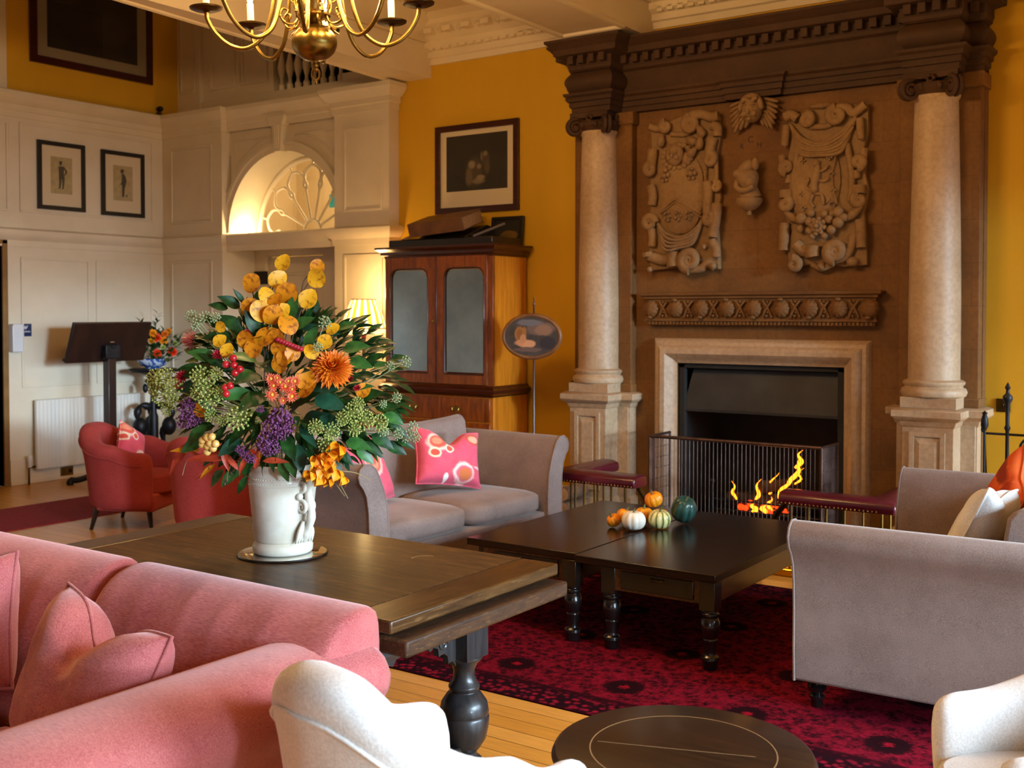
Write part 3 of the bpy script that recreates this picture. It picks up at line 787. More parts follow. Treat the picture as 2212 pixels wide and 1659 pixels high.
# small incised initials over the bust
t = textmesh('C', .07, .002); t.bm.transform(TM((-3.33, YP - .001, 3.0), (R(90), 0, 0))); 
cp('initial', t, MT['stoneD'], smooth=0)
for c_, x in (('R', -3.40), ('H', -3.26)): t = textmesh(c_, .055, .002); t.bm.transform(TM((x, YP - .001, 2.955), (R(90), 0, 0))); cp('initial', t, MT['stoneD'], smooth=0)

pedprof = [(0, 0), (.05, 0), (.05, .16), (.03, .19), (.012, .21), (0, .22), (0, .93), (.01, .94), (.02, .97), (.045, .985), (.06, 1.0), (.06, 1.045), (.03, 1.055), (0, 1.056)]
for sx, cx in ((-1, -4.58), (1, -1.95)):
    # pilaster behind the column
    b = MB(); b.slab(cx - .25, cx + .28, 7.86, 8.06, 1.05, 3.30); b.slab(cx - .27, cx + .3, 7.84, 8.06, 3.2, 3.3); b.slab(cx - .26, cx + .29, 7.85, 8.06, 1.05, 1.12)
    cp('pilaster', b, MT['stone'], bevel=.008)
    b = MB()
    path = [(cx - .25, 8.05), (cx - .25, 7.84), (cx - .155, 7.84), (cx - .155, 7.635), (cx + .175, 7.635), (cx + .175, 7.84), (cx + .28, 7.84), (cx + .28, 8.05)]
    path = path[::-1]
    b.sweep(pedprof, path[::-1])
    b.slab(cx - .24, cx + .27, 7.83, 8.05, 0, 1.05); b.slab(cx - .15, cx + .17, 7.64, 8.0, .01, 1.055)
    b.slab(cx - .175, cx + .19, 7.645, 8.0, 1.055, 1.13)
    ped = cp('pedestal', b, MT['stone2'], smooth=30, bevel=.003)
    b = MB()
    px = cx + .01
    for (p, q, lo, hi) in ((px - .115, px + .115, .28, .31), (px - .115, px + .115, .87, .90), (px - .115, px - .085, .31, .87), (px + .085, px + .115, .31, .87)): b.slab(p, q, 7.618, 7.64, lo, hi)
    # raised field with a bevelled edge
    o_, i_ = [(px - .085, .31), (px + .085, .31), (px + .085, .87), (px - .085, .87)], [(px - .05, .36), (px + .05, .36), (px + .05, .82), (px - .05, .82)]
    b.poly([(x, 7.638, z) for x, z in o_] + [(x, 7.622, z) for x, z in i_], [(i, (i + 1) % 4, (i + 1) % 4 + 4, i + 4) for i in range(4)] + [(4, 5, 6, 7)])
    cp('sunk_panel', b, MT['stone2'], ped, smooth=0)
    cc = (cx, 7.83)
    b = MB(); prof = []
    for i in range(19):
        t_ = i / 18; prof.append((.168 - .028 * max(0, (t_ - .25) / .75) ** 1.4, 1.24 + 1.88 * t_))
    b.lathe([(.19, 1.235), (.172, 1.245)] + prof + [(.15, 3.13), (.155, 3.15), (.145, 3.16)], (cc[0], cc[1], 0), 40)
    colm = cp('column', b, MT['stone2'], smooth=50)
    b = MB(); b.lathe([(.17, 1.13), (.205, 1.132), (.215, 1.16), (.205, 1.185), (.19, 1.19), (.186, 1.2), (.2, 1.215), (.2, 1.23), (.185, 1.24), (.1, 1.24)], (cc[0], cc[1], 0), 40)
    cp('column_base', b, MT['stone2'], colm, smooth=50)
    b = MB(); b.lathe([(.14, 3.14), (.16, 3.16), (.185, 3.2), (.17, 3.23), (.12, 3.24)], (cc[0], cc[1], 0), 28)
    q = .215
    ab = []
    for k in range(4):
        a0 = R(45 + 90 * k); a1 = R(135 + 90 * k)
        p0 = Vector((math.cos(a0), math.sin(a0))) * q * 1.15; p1 = Vector((math.cos(a1), math.sin(a1))) * q * 1.15
        mid = (p0 + p1) / 2 * .82
        for t_ in (0, .08, .3, .5, .7, .92):
            w_ = 4 * t_ * (1 - t_); pp = p0.lerp(p1, t_); pp = pp - (p0 + p1) / 2 * .2 * w_; ab.append(pp)
    n = len(ab)
    b.poly([(cc[0] + p.x, cc[1] + p.y, z) for z in (3.255, 3.3) for p in ab], [tuple(range(n)), tuple(reversed(range(n, 2 * n)))] + [(i, i + n, (i + 1) % n + n, (i + 1) % n) for i in range(n)])
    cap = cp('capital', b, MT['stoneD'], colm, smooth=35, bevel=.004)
    for k in range(4):                                     # corner volutes
        a = R(45 + 90 * k); ax = Vector((math.cos(a), math.sin(a), 0)); c0 = Vector((cc[0], cc[1], 3.185)) + ax * .2
        b = MB()
        for off in (-.018, .018):
            s_ = Vector((-ax.y, ax.x, 0)) * off
            b.tube(spiral(c0 + s_, .07, 1.9, ax, (0, 0, 1), R(100), -1, 34, .2), [.018 - .009 * i / 34 for i in range(35)], 7)
        b.ell(c0, (.03, .03, .03), seg=10, rings=6)
        b.tube([Vector((cc[0], cc[1], 3.245)) + ax * .08, Vector((cc[0], cc[1], 3.255)) + ax * .19], .02, 7)
        cp('volute', b, MT['stoneD'], colm, smooth=60)
    for k in range(4):                                     # rosettes and leaves between the volutes
        b = MB(); a = R(90 * k); ax = Vector((math.cos(a), math.sin(a), 0))
        for j in range(6): b.ell(Vector((cc[0], cc[1], 3.25)) + ax * .165 + Vector((-ax.y, ax.x, 0)) * .022 * math.cos(j) + Vector((0, 0, .022 * math.sin(j))), .014, seg=8, rings=5)
        for j in (-1, 1): b.ell(Vector((cc[0], cc[1], 3.2)) + ax * .165 + Vector((-ax.y, ax.x, 0)) * .06 * j, (.022, .022, .03), seg=8, rings=6)
        cp('rosette', b, MT['stoneD'], colm, smooth=60)

# entablature breaking forward over the columns
ent = [(-4.84, 8.05), (-4.84, 7.86), (-4.755, 7.86), (-4.755, 7.69), (-4.405, 7.69), (-4.405, 7.89), (-2.125, 7.89), (-2.125, 7.69), (-1.775, 7.69), (-1.775, 7.86), (-1.665, 7.86), (-1.665, 8.05)]
arch_p = [(-.2, 3.30), (0, 3.30), (0, 3.34), (.014, 3.345), (.014, 3.385), (.03, 3.39), (.03, 3.42), (.05, 3.435), (.055, 3.455), (.0, 3.465), (-.2, 3.465)]
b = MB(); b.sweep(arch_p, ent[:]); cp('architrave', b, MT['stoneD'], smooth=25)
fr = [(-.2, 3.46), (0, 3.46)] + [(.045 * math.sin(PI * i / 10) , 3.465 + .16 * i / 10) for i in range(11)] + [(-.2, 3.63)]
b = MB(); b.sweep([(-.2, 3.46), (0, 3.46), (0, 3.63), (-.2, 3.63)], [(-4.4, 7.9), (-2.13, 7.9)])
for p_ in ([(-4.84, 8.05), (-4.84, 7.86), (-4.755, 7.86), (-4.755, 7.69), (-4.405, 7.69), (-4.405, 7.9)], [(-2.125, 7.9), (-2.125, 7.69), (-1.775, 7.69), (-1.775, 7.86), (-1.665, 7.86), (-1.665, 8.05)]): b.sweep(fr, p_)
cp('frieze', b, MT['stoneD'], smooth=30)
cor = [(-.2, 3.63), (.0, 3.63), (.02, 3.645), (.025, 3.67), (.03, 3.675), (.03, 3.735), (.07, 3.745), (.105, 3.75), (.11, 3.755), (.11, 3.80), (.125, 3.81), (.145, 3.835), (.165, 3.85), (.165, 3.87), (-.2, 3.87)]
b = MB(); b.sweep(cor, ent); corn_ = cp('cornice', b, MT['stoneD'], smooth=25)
def dent(x0, x1, y_):
    n_ = max(1, round((x1 - x0) / .1)); 
    for i in range(n_):
        x = x0 + (x1 - x0) * (i + .5) / n_; b = MB(); b.slab(x - .026, x + .026, y_ - .085, y_ - .02, 3.68, 3.745); cp('dentil', b, MT['stoneD'], corn_, smooth=0, bevel=.003)
dent(-4.77, -4.39, 7.69); dent(-4.4, -2.13, 7.89); dent(-2.14, -1.76, 7.69); dent(-1.76, -1.65, 7.86)
# keyblock with a winged cherub head under the architrave
b = MB(); b.sweep([(x + .03, z) for x, z in arch_p], [(-3.47, 7.95), (-3.47, 7.885), (-3.09, 7.885), (-3.09, 7.95)]); cp('keyblock', b, MT['stoneD'], smooth=25)
b = MB(); hx, hy, hz = -3.28, 7.85, 3.2
b.ell((hx, hy, hz), (.075, .075, .09), seg=20, rings=14)
b.ell((hx, hy - .072, hz - .015), (.014, .018, .022), seg=10, rings=8)                      # nose
for s_ in (-1, 1):
    b.ell((hx + .035 * s_, hy - .058, hz - .03), (.028, .022, .026), seg=10, rings=8)       # cheeks
    b.ell((hx + .028 * s_, hy - .066, hz + .012), (.013, .008, .008), seg=8, rings=6)       # eyes
    b.ell((hx + .028 * s_, hy - .066, hz + .032), (.022, .01, .006), seg=8, rings=6)        # brows
b.ell((hx, hy - .068, hz - .045), (.02, .01, .007), seg=8, rings=6); b.ell((hx, hy - .058, hz - .068), (.02, .018, .016), seg=8, rings=6)
for k in range(16):
    a = PI * k / 15; b.ell((hx + .078 * math.cos(a), hy - .02, hz + .02 + .085 * math.sin(a)), .024, seg=8, rings=6)
for k in range(9): b.ell((hx - .05 + .0125 * k, hy - .05, hz + .068 + .012 * math.sin(k)), .018, seg=8, rings=6)
cher = cp('cherub_head', b, MT['stoneR'], smooth=80)
for s_ in (-1, 1):
    b = MB()
    for row in range(3):
        for k in range(6):
            r_ = .09 + .045 * row; a = R(35 - 22 * k - 5 * row)
            p = Vector((hx + s_ * (.055 + .036 * row + .02 * math.cos(a)), 7.905 - .012 * row, hz + .09 - .034 * k - .012 * row))
            b.ell(p, (.042 + .008 * row, .02, .015), (0, s_ * R(18 + 9 * k), 0), seg=8, rings=6)
    cp('wing', b, MT['stoneR'], cher, smooth=80)
# small torso on a rounded bracket between the shields
b = MB()
b.lathe([(.0005, 2.42), (.016, 2.425), (.02, 2.44), (.012, 2.455), (.05, 2.47), (.085, 2.5), (.1, 2.535), (.095, 2.55), (.06, 2.56), (.0005, 2.56)], (-3.3, 7.86, 0), 20)
br_ = cp('bracket', b, MT['stoneR'], smooth=50)
b = MB(); b.tube(catmull([(-3.29, 7.86, 2.55), (-3.3, 7.855, 2.62), (-3.31, 7.85, 2.69), (-3.33, 7.85, 2.745), (-3.31, 7.86, 2.79), (-3.27, 7.87, 2.815)], 4), [.085, .08, .075, .068, .062, .064, .07, .078, .084, .088, .085, .08, .072, .062, .056, .054, .052, .05, .045, .04, .03][:21], 14)
b.ell((-3.36, 7.81, 2.73), (.05, .045, .04), seg=12, rings=8); b.ell((-3.28, 7.82, 2.66), (.045, .05, .06), seg=12, rings=8)
b.ell((-3.25, 7.85, 2.8), (.028, .03, .05), seg=10, rings=8); b.tube(catmull([(-3.38, 7.82, 2.68), (-3.37, 7.79, 2.63), (-3.31, 7.775, 2.6), (-3.24, 7.79, 2.63)], 4), .022, 8)
cp('torso', b, MT['stoneR'], br_, smooth=80)

# armorial cartouches in high relief
def cartouche(ox, oz, kind):
    SX, SZ = (.00093, .00091) if kind == 0 else (.00082, .00083)
    def P(px, pz, d=0): return Vector((ox + (px - 420) * SX, YP - d, oz + (850 - pz) * SZ))
    out = [P(*((q[0] * 1.1 + 92, q[1] * 1.06 - 80) if kind else q)) for q in ((110, 230), (290, 215), (420, 180), (560, 190), (750, 215), (750, 420), (720, 560), (730, 760), (760, 900), (720, 1080), (740, 1280), (750, 1500), (560, 1510), (400, 1480), (110, 1500), (95, 1330), (130, 1200), (80, 1090), (120, 920), (110, 760), (95, 610), (120, 430))]
    b = MB(); b.prism([(p.x, p.z) for p in out], YP - .05, YP + .002)
    back = cp('cartouche', b, MT['stoneR'], smooth=0, bevel=.01)
    # convex shield
    sw, sh, cx_, cz_ = (205, 330, 410, 860) if kind == 0 else (235, 320, 450, 800)
    b = MB(); n_ = 28; rings = 7
    def fn(i, j):
        t_ = i / (n_ - 1) * 2 * PI; r_ = j / (rings - 1); k_ = 2.8
        cx2 = math.copysign(abs(math.cos(t_)) ** (2 / k_), math.cos(t_)); sz2 = math.copysign(abs(math.sin(t_)) ** (2 / k_), math.sin(t_))
        w_ = sw * (1 - .18 * (sz2 < 0) * abs(sz2))
        return P(cx_ + w_ * cx2 * r_, cz_ - sh * sz2 * r_, .052 + .055 * math.sqrt(max(0, 1 - .92 * r_ * r_)))
    b.grid(fn, n_, rings)
    sh_ = cp('shield', b, MT['stoneR'], back, smooth=80)
    b = MB()
    def roll(c, r0, turns, st, sg, rr=.024, n_=30, d=.09):
        b.tube(spiral(P(c[0], c[1], d), r0 * .00093, turns, (1, 0, 0), (0, 0, 1), R(st), sg, n_, .15), [rr * (1 - .45 * i / n_) for i in range(n_ + 1)], 8, flat=1.5)
    def strap(pts, rr=.03, d=.075, fl=1.3):
        q = catmull([P(p[0], p[1], p[2] if len(p) > 2 else d) for p in pts], 5); b.tube(q, rr, 8, flat=fl)
    if kind == 0:
        strap([(120, 250), (200, 275), (290, 235)], .022); roll((275, 265), 40, 1.5, 90, 1)
        strap([(500, 195), (600, 190), (680, 225), (750, 220)], .03); roll((505, 262), 66, 2, 90, 1)
        strap([(310, 330), (420, 345), (500, 330)], .016, .06)
        strap([(690, 290), (740, 320), (740, 390)], .03); strap([(700, 400), (680, 470), (672, 560)], .034); roll((680, 580), 45, 1.4, 90, -1)
        strap([(730, 600), (735, 720), (730, 760)], .014); roll((735, 810), 40, 1.5, 120, -1, .016)
        strap([(655, 760), (660, 850), (655, 960), (660, 1040)], .034); roll((665, 1075), 48, 1.3, 60, -1)
        strap([(740, 950), (720, 1100), (700, 1230)], .036); strap([(690, 1260), (730, 1330), (735, 1400)], .03)
        strap([(150, 450), (140, 540), (130, 600)], .034); roll((130, 625), 46, 1.4, 90, 1); strap([(130, 760), (150, 850), (140, 930)], .03)
        roll((125, 1085), 58, 1.7, 0, 1); strap([(140, 1140), (150, 1220), (145, 1290)], .028)
        roll((505, 1420), 82, 2, 270, -1, .03, d=.1); strap([(505, 1500), (600, 1490), (660, 1450), (720, 1480)], .026)
        strap([(350, 1340), (345, 1410), (350, 1470)], .044, .08); strap([(120, 1370), (200, 1400), (260, 1410), (320, 1400)], .036, .07); strap([(110, 1340), (115, 1380)], .04, .08)
        b.ell(P(715, 1475, .09), .026, seg=10, rings=7); b.ell(P(630, 1310, .09), .02, seg=10, rings=7); b.ell(P(125, 1490, .08), .022, seg=10, rings=7)
    else:
        roll((650, 215), 62, 2, 90, 1); strap([(650, 155), (740, 160), (800, 210), (900, 150)], .026); roll((385, 230), 46, 1.6, 90, -1); strap([(180, 190), (240, 170), (300, 215)], .03)
        strap([(400, 290), (520, 300), (600, 285)], .018, .06); b.ell(P(510, 120, .06), (.09, .03, .022), seg=10, rings=6)
        for s_ in (-1, 1):
            x_ = lambda v: 525 + s_ * v
            strap([(x_(330), 260), (x_(335), 350), (x_(345), 440)], .022, .08); b.ell(P(x_(345), 400, .07), (.024, .03, .05), seg=9, rings=7)
            strap([(x_(370), 520), (x_(360), 600), (x_(330), 660)], .022); roll((x_(320), 635), 45, 1.4, 270, s_)
            strap([(x_(300), 700), (x_(310), 770)], .02); strap([(x_(325), 830), (x_(325), 900)], .042, .08); roll((x_(330), 955), 46, 1.5, 90, s_)
            strap([(x_(340), 1120), (x_(345), 1250), (x_(350), 1360)], .03); strap([(x_(215), 470), (x_(245), 620), (x_(265), 800), (x_(250), 960)], .02, .07)
        roll((655, 1390), 72, 2, 270, -1, .03, d=.1); strap([(655, 1460), (740, 1440), (790, 1340), (810, 1240)], .024)
        strap([(450, 1330), (445, 1385), (450, 1430)], .046, .08); strap([(290, 1310), (350, 1370), (400, 1380)], .036, .07)
        roll((280, 1490), 46, 1.4, 100, -1); strap([(430, 1490), (520, 1530), (620, 1490)], .018, .06); b.ell(P(525, 1510, .08), (.03, .02, .03), seg=9, rings=7); b.ell(P(800, 1480, .08), (.045, .03, .035), seg=10, rings=7)
    cp('scrollwork', b, MT['stoneR'], back, smooth=80)
    b = MB()
    if kind == 0:
        for k in range(5): b.tube(catmull([P(190 + 6 * k, 1085 + 12 * k, .07), P(290, 1185 + 34 * k, .1 + .008 * k), P(420, 1225 + 22 * k, .11), P(540, 1170 + 26 * k, .1), P(625 - 6 * k, 1060 + 12 * k, .07)], 6), .011 + .003 * (k % 2), 7)
    else:
        for k in range(6): b.tube(catmull([P(225 + 12 * k, 250 + 30 * k, .07), P(350, 390 + 28 * k, .1), P(520, 455 + 20 * k, .115), P(690, 380 + 32 * k, .1), P(835 - 14 * k, 225 + 34 * k, .07)], 6), .011 + .003 * (k % 2), 7)
    cp('drapery', b, MT['stoneR'], back, smooth=80)
    b = MB(); rnd = random.Random(3 + kind)
    if kind == 0:                                            # mask, husks, ring of leaves; chevron and small charges
        b.ell(P(370, 520, .1), (.075, .05, .085), seg=14, rings=10)
        for s_ in (-1, 1): b.ell(P(370 + 30 * s_, 500, .15), .016, seg=8, rings=6); b.ell(P(370 + 34 * s_, 545, .14), .022, seg=8, rings=6)
        b.ell(P(370, 530, .155), (.013, .016, .022), seg=8, rings=6)
        for k in range(18):
            a = 2 * PI * k / 18; b.ell(P(385 + 125 * math.cos(a), 530 + 100 * math.sin(a), .09), (.028, .02, .02), (0, rnd.uniform(-1, 1), 0), seg=8, rings=6)
        for (x, z, a) in ((235, 390, .2), (600, 340, -.5), (520, 410, -1), (590, 440, .2), (470, 560, 0), (520, 510, .8)): b.lathe([(.0005, -.05), (.03, -.035), (.034, 0), (.015, .05), (.0005, .06)], M=TM(P(x, z, .09), (0, a, 0)), seg=10)
        for c_ in ((275, 690), (520, 690)):
            for k in range(7): b.ell(P(c_[0] + 34 * math.cos(k), c_[1] + 44 * math.sin(k), .105), .016, seg=8, rings=5)
            b.ell(P(c_[0], c_[1], .11), .024, seg=8, rings=6)
        for k in range(3):
            for q in range(5): b.ell(P(300 + 100 * k + 26 * math.cos(q * 1.3), 1040 + 36 * math.sin(q * 1.3), .105), .014, seg=8, rings=5)
        b.tube([P(230, 990, .085), P(375, 895, .112), P(600, 1030, .075)], .012, 6); b.tube([P(225, 1010, .085), P(375, 925, .112), P(600, 1060, .075)], .008, 6)
        for k in range(9): b.ell(P(640, 640 + 18 * k, .085), .011, seg=7, rings=5)
    else:                                                    # heaped fruit and flowers; a small beast among crosslets
        for k in range(16):
            a = 2 * PI * k / 8; r_ = 34 if k < 8 else 62; b.ell(P(500 + r_ * math.cos(a + k // 8), 1165 + r_ * math.sin(a + k // 8), .13 - .0003 * r_), (.02, .014, .02), seg=8, rings=6)
        b.ell(P(500, 1165, .14), .022, seg=8, rings=6)
        for (x, z, r_) in ((350, 1090, .045), (680, 1050, .04), (680, 1140, .042), (620, 1200, .034), (600, 1110, .032), (730, 1100, .03), (420, 1120, .034), (420, 1200, .03), (340, 1180, .03), (560, 1060, .03), (440, 1050, .028), (630, 1060, .028), (560, 1250, .026), (450, 1250, .024)): b.ell(P(x, z, .1), (r_, r_ * .9, r_), seg=10, rings=8)
        for s_ in (-1, 1): b.lathe([(.0005, -.07), (.012, -.05), (.034, .0), (.012, .09), (.0005, .1)], M=TM(P(530 + 270 * s_, 1080, .08), (0, s_ * R(50), 0)), seg=10)
        b.tube(catmull([P(500, 640, .11), P(490, 720, .115), P(470, 800, .115), P(470, 880, .11)], 4), [.02, .022, .026, .03, .034, .036, .034, .03, .028, .03, .034, .03, .02][:13], 10)
        b.ell(P(485, 620, .118), (.03, .022, .028), seg=10, rings=8)
        for q in ([(490, 700), (560, 680), (590, 640)], [(480, 760), (560, 780), (600, 750)], [(470, 880), (540, 900), (550, 980)], [(465, 890), (440, 950), (470, 1000)], [(460, 870), (400, 820), (420, 760), (390, 740)]):
            b.tube(catmull([P(x, z, .112) for x, z in q], 4), .012, 7)
        for (x, z) in ((360, 590), (600, 580), (620, 720), (640, 860), (370, 1000), (600, 960), (350, 880)):
            b.slab(*(lambda p: (p.x - .022, p.x + .022, p.y - .01, p.y + .01, p.z - .005, p.z + .005))(P(x, z, .1))); b.slab(*(lambda p: (p.x - .005, p.x + .005, p.y - .01, p.y + .01, p.z - .022, p.z + .022))(P(x, z, .1)))
        b.tube(catmull([P(650, 560, .09), P(625, 760, .1), P(660, 980, .085)], 6), .006, 6)
    cp('garland', b, MT['stoneR'], back, smooth=80)
cartouche(-3.865, 2.62, 0)
cartouche(-2.837, 2.58, 1)

# shell shelf over the opening
b = MB()
b.sweep([(-.1, 1.64), (.0, 1.64), (.0, 1.80), (.02, 1.805), (.02, 1.82), (.045, 1.83), (.05, 1.85), (.0, 1.855), (-.1, 1.855)], [(-4.17, 7.96), (-4.17, 7.88), (-2.36, 7.88), (-2.36, 7.96)])
b.sweep([(-.1, 1.60), (0, 1.60), (.0, 1.625), (.02, 1.63), (.02, 1.645), (-.1, 1.645)], [(-4.16, 7.96), (-4.16, 7.885), (-2.37, 7.885), (-2.37, 7.96)])
for k in range(58): b.slab(-4.15 + .0307 * k, -4.15 + .0307 * k + .017, 7.872, 7.89, 1.603, 1.625)
shelf = cp('shell_frieze', b, MT['stone'], smooth=25)
for k in range(9):
    x = -4.125 + 1.72 * k / 8; up = 1 if k % 2 else -1
    b = MB(); rr = .07; n_ = 36
    def fn(i, j):
        a = 2 * PI * i / n_; r_ = j / 7
        rib = 1 + .05 * math.cos(a * 11) * r_
        return (x + rr * r_ * math.cos(a) * rib, 7.878 - .05 * math.sqrt(max(0, 1 - r_ * r_)) * (1 + .1 * math.cos(a * 11) * r_), 1.725 + rr * 1.02 * r_ * math.sin(a) * rib)
    b.grid(fn, n_, 8, cu=True)
    b.ell((x, 7.84, 1.725 + up * .066), (.026, .016, .013), seg=10, rings=6)
    cp('shell', b, MT['stone'], shelf, smooth=80)
for k in range(8):
    b = MB(); x = -4.125 + 1.72 * (k + .5) / 8; s_ = 1 if k % 2 else -1
    for m_ in (1, -1): b.tube(catmull([(x - .036 * s_ * m_, 7.868, 1.785), (x - .012 * s_ * m_, 7.86, 1.75), (x + .014 * s_ * m_, 7.862, 1.71), (x + .036 * s_ * m_, 7.868, 1.66)], 4), .011, 7)
    for q in range(5): b.ell((x + .01 * math.sin(q * 3), 7.862, 1.775 - .026 * q), .011, seg=7, rings=5)
    cp('ribbon', b, MT['stone'], shelf, smooth=80)

# bolection frame round the fire
prof = [(.0, 0), (.0, .015), (.03, .03), (.05, .06), (.075, .085), (.11, .09), (.13, .075), (.14, .055), (.165, .05), (.185, .03), (.195, .0)]
x0, x1, zt = -3.935, -2.6, 1.3
b = MB(); rows = []
for (px, pz, dx, dz) in ((x0, 0, -1, 0), (x0, zt, -1, 1), (x1, zt, 1, 1), (x1, 0, 1, 0)):
    rows.append([(px + dx * o, YP + .004 - d, pz + dz * o) for o, d in prof])
b.grid(lambda i, j: rows[i][j], 4, len(prof))
cp('fire_surround', b, MT['stone2'], smooth=30)
b = MB(); b.slab(-3.94, -2.6, 8.65, 8.75, 0, 1.4); b.slab(-4.0, -3.94, 8.2, 8.7, 0, 1.4); b.slab(-2.6, -2.54, 8.2, 8.7, 0, 1.4); b.slab(-3.94, -2.6, 8.3, 8.7, 1.3, 1.4)
b.slab(-3.945, -3.925, 8.0, 8.7, 0, 1.3); b.slab(-2.615, -2.595, 8.0, 8.7, 0, 1.3)
cp('firebox', b, MT['brick'], smooth=0)
b = MB(); b.slab(-3.93, -3.88, 7.975, 8.02, 0, 1.295); b.slab(-2.66, -2.605, 7.975, 8.02, 0, 1.295); b.slab(-3.93, -2.605, 7.975, 8.02, 1.26, 1.297)
cp('iron_lining', b, MT['soot'], smooth=0, bevel=.004)
b = MB(); b.poly([(-3.84, 8.05, 1.25), (-2.66, 8.05, 1.25), (-2.62, 7.985, .93), (-3.9, 7.985, .93), (-3.84, 8.07, 1.25), (-2.66, 8.07, 1.25), (-2.62, 8.005, .93), (-3.9, 8.005, .93)], [(0, 1, 2, 3), (4, 7, 6, 5), (0, 4, 5, 1), (3, 2, 6, 7), (0, 3, 7, 4), (1, 5, 6, 2)])
b.slab(-3.9, -2.62, 7.98, 8.3, .92, .94)
cp('smoke_hood', b, MT['hood'], smooth=0, label='dark steel smoke hood')
b = MB(); b.slab(-4.3, -2.1, 7.2, 8.65, 0, .025); h_ = struct('floor', b, MT['stoneD'], bevel=.004)

# ------------------------------------------------------------------ the fire
g = thing('fire_grate', 'low black iron fire grate standing in the hearth', 'grate', (-3.25, 8.25, .025))
b = MB()
for x in (-.45, .45):
    b.tube([(x, -.15, 0), (x, -.15, .32)], .014, 8); b.tube([(x, .2, 0), (x, .2, .2)], .014, 8); b.tube([(x, -.15, .12), (x, .2, .12)], .012, 8); b.ell((x, -.15, .34), .026, seg=10, rings=8)
for z in (.12, .2): b.tube([(-.45, -.15, z), (.45, -.15, z)], .01, 8)
for k in range(10): b.tube([(-.4 + .09 * k, -.15, .12), (-.4 + .09 * k, .2, .12)], .009, 6)
obj('grate_bars', b, MT['black'], g, smooth=50)
for k, (p0, p1, r_, lb) in enumerate((((-3.6, 8.18, .22), (-2.95, 8.22, .21), .06, 'charred log lying along the front of the grate'), ((-3.5, 8.34, .215), (-2.9, 8.36, .22), .055, 'charred log lying along the back of the grate'), ((-3.32, 8.16, .34), (-3.1, 8.44, .33), .05, 'charred log laid across the top of the burning logs'))):
    l_ = MB(); l_.tube(catmull([p0, tuple((a + c) / 2 + .012 for a, c in zip(p0, p1)), p1], 4), r_, 12)
    o = obj('log', l_, MT['coal'], smooth=50); tag(o, lb, 'log', 'logs in the fire')
rnd = random.Random(5)
b = MB()
for k in range(26): b.ell((-3.28 + rnd.uniform(-.2, .2), 8.2 + rnd.uniform(-.1, .12), .16 + rnd.uniform(0, .05)), rnd.uniform(.012, .03), seg=7, rings=5)
fl = thing('fire', 'thin orange flames and glowing embers among the burning logs', 'fire', (-3.3, 8.2, .15))
for v_ in b.bm.verts: v_.co -= Vector((-3.3, 8.2, .15))
o = obj('embers', b, MT['ember'], fl, smooth=60); o['kind'] = 'stuff'
for (x, y_, z0, h_, w_, ln) in ((-.22, -.07, .1, .2, .022, -.02), (-.08, -.05, .05, .3, .03, .07), (.0, 0, .12, .3, .022, .1), (.1, -.02, .13, .28, .03, .14), (.2, 0, .28, .3, .036, .1), (.25, .02, .44, .2, .03, .04), (.27, -.05, .3, .18, .016, .05), (.06, -.08, .02, .16, .03, .02), (-.05, -.1, .0, .1, .035, .0), (.03, -.1, .0, .1, .035, .0)):
    b = MB(); n_ = 12; pts = []; rr = []
    for i in range(n_ + 1):
        t_ = i / n_; pts.append((x + ln * t_ + .018 * math.sin(t_ * 8 + x * 20), y_ + .012 * math.sin(t_ * 6), z0 * .8 + h_ * .72 * t_)); rr.append(w_ * .62 * max(.03, math.sin(PI * min(1, t_ * .8 + .18)) ** 1.2 * (1 - t_ * .55)))
    b.tube(pts, rr, 8); obj('flame', b, MT['flame'], fl, smooth=80)
point('firelight', (-3.2, 8.1, .5), 1.8, (1, .42, .1), .15)

# ------------------------------------------------------------------ spark guard, club fender, fire irons
sg = thing('spark_guard', 'tall barred wire spark guard standing in front of the fire', 'fireguard', (-3.275, 7.5, .025))
b = MB(); H_ = .735
b.tube([(-.665, 0, H_), (.665, 0, H_)], .013, 8); b.tube([(-.665, 0, .02), (.665, 0, .02)], .01, 8)
for x in (-.665, -.29 * 1.45, .665): b.tube([(x, 0, 0), (x, 0, H_)], .009, 8)
for s_ in (-.665, .665): b.tube([(s_, 0, H_), (s_, .34, H_)], .01, 8); b.tube([(s_, 0, .02), (s_, .34, .02)], .008, 8); b.tube([(s_, .34, 0), (s_, .34, H_)], .009, 8)
obj('guard_frame', b, MT['wire'], sg, smooth=50)
b = MB(); n_ = 42
for k in range(n_): x = -.65 + 1.3 * k / (n_ - 1); b.tube([(x, 0, .02), (x, 0, H_)], .0024, 5)
obj('front_bars', b, MT['wire'], sg, smooth=50)
for s_ in (-.665, .665):
    b = MB()
    for k in range(14): b.tube([(s_, .34 * k / 13, .02), (s_, .34 * k / 13, H_)], .0025, 5)
    for k in range(9): b.tube([(s_, 0, .08 * (k + 1)), (s_, .34, .08 * (k + 1))], .0025, 5)
    obj('side_mesh', b, MT['wire'], sg, smooth=50)

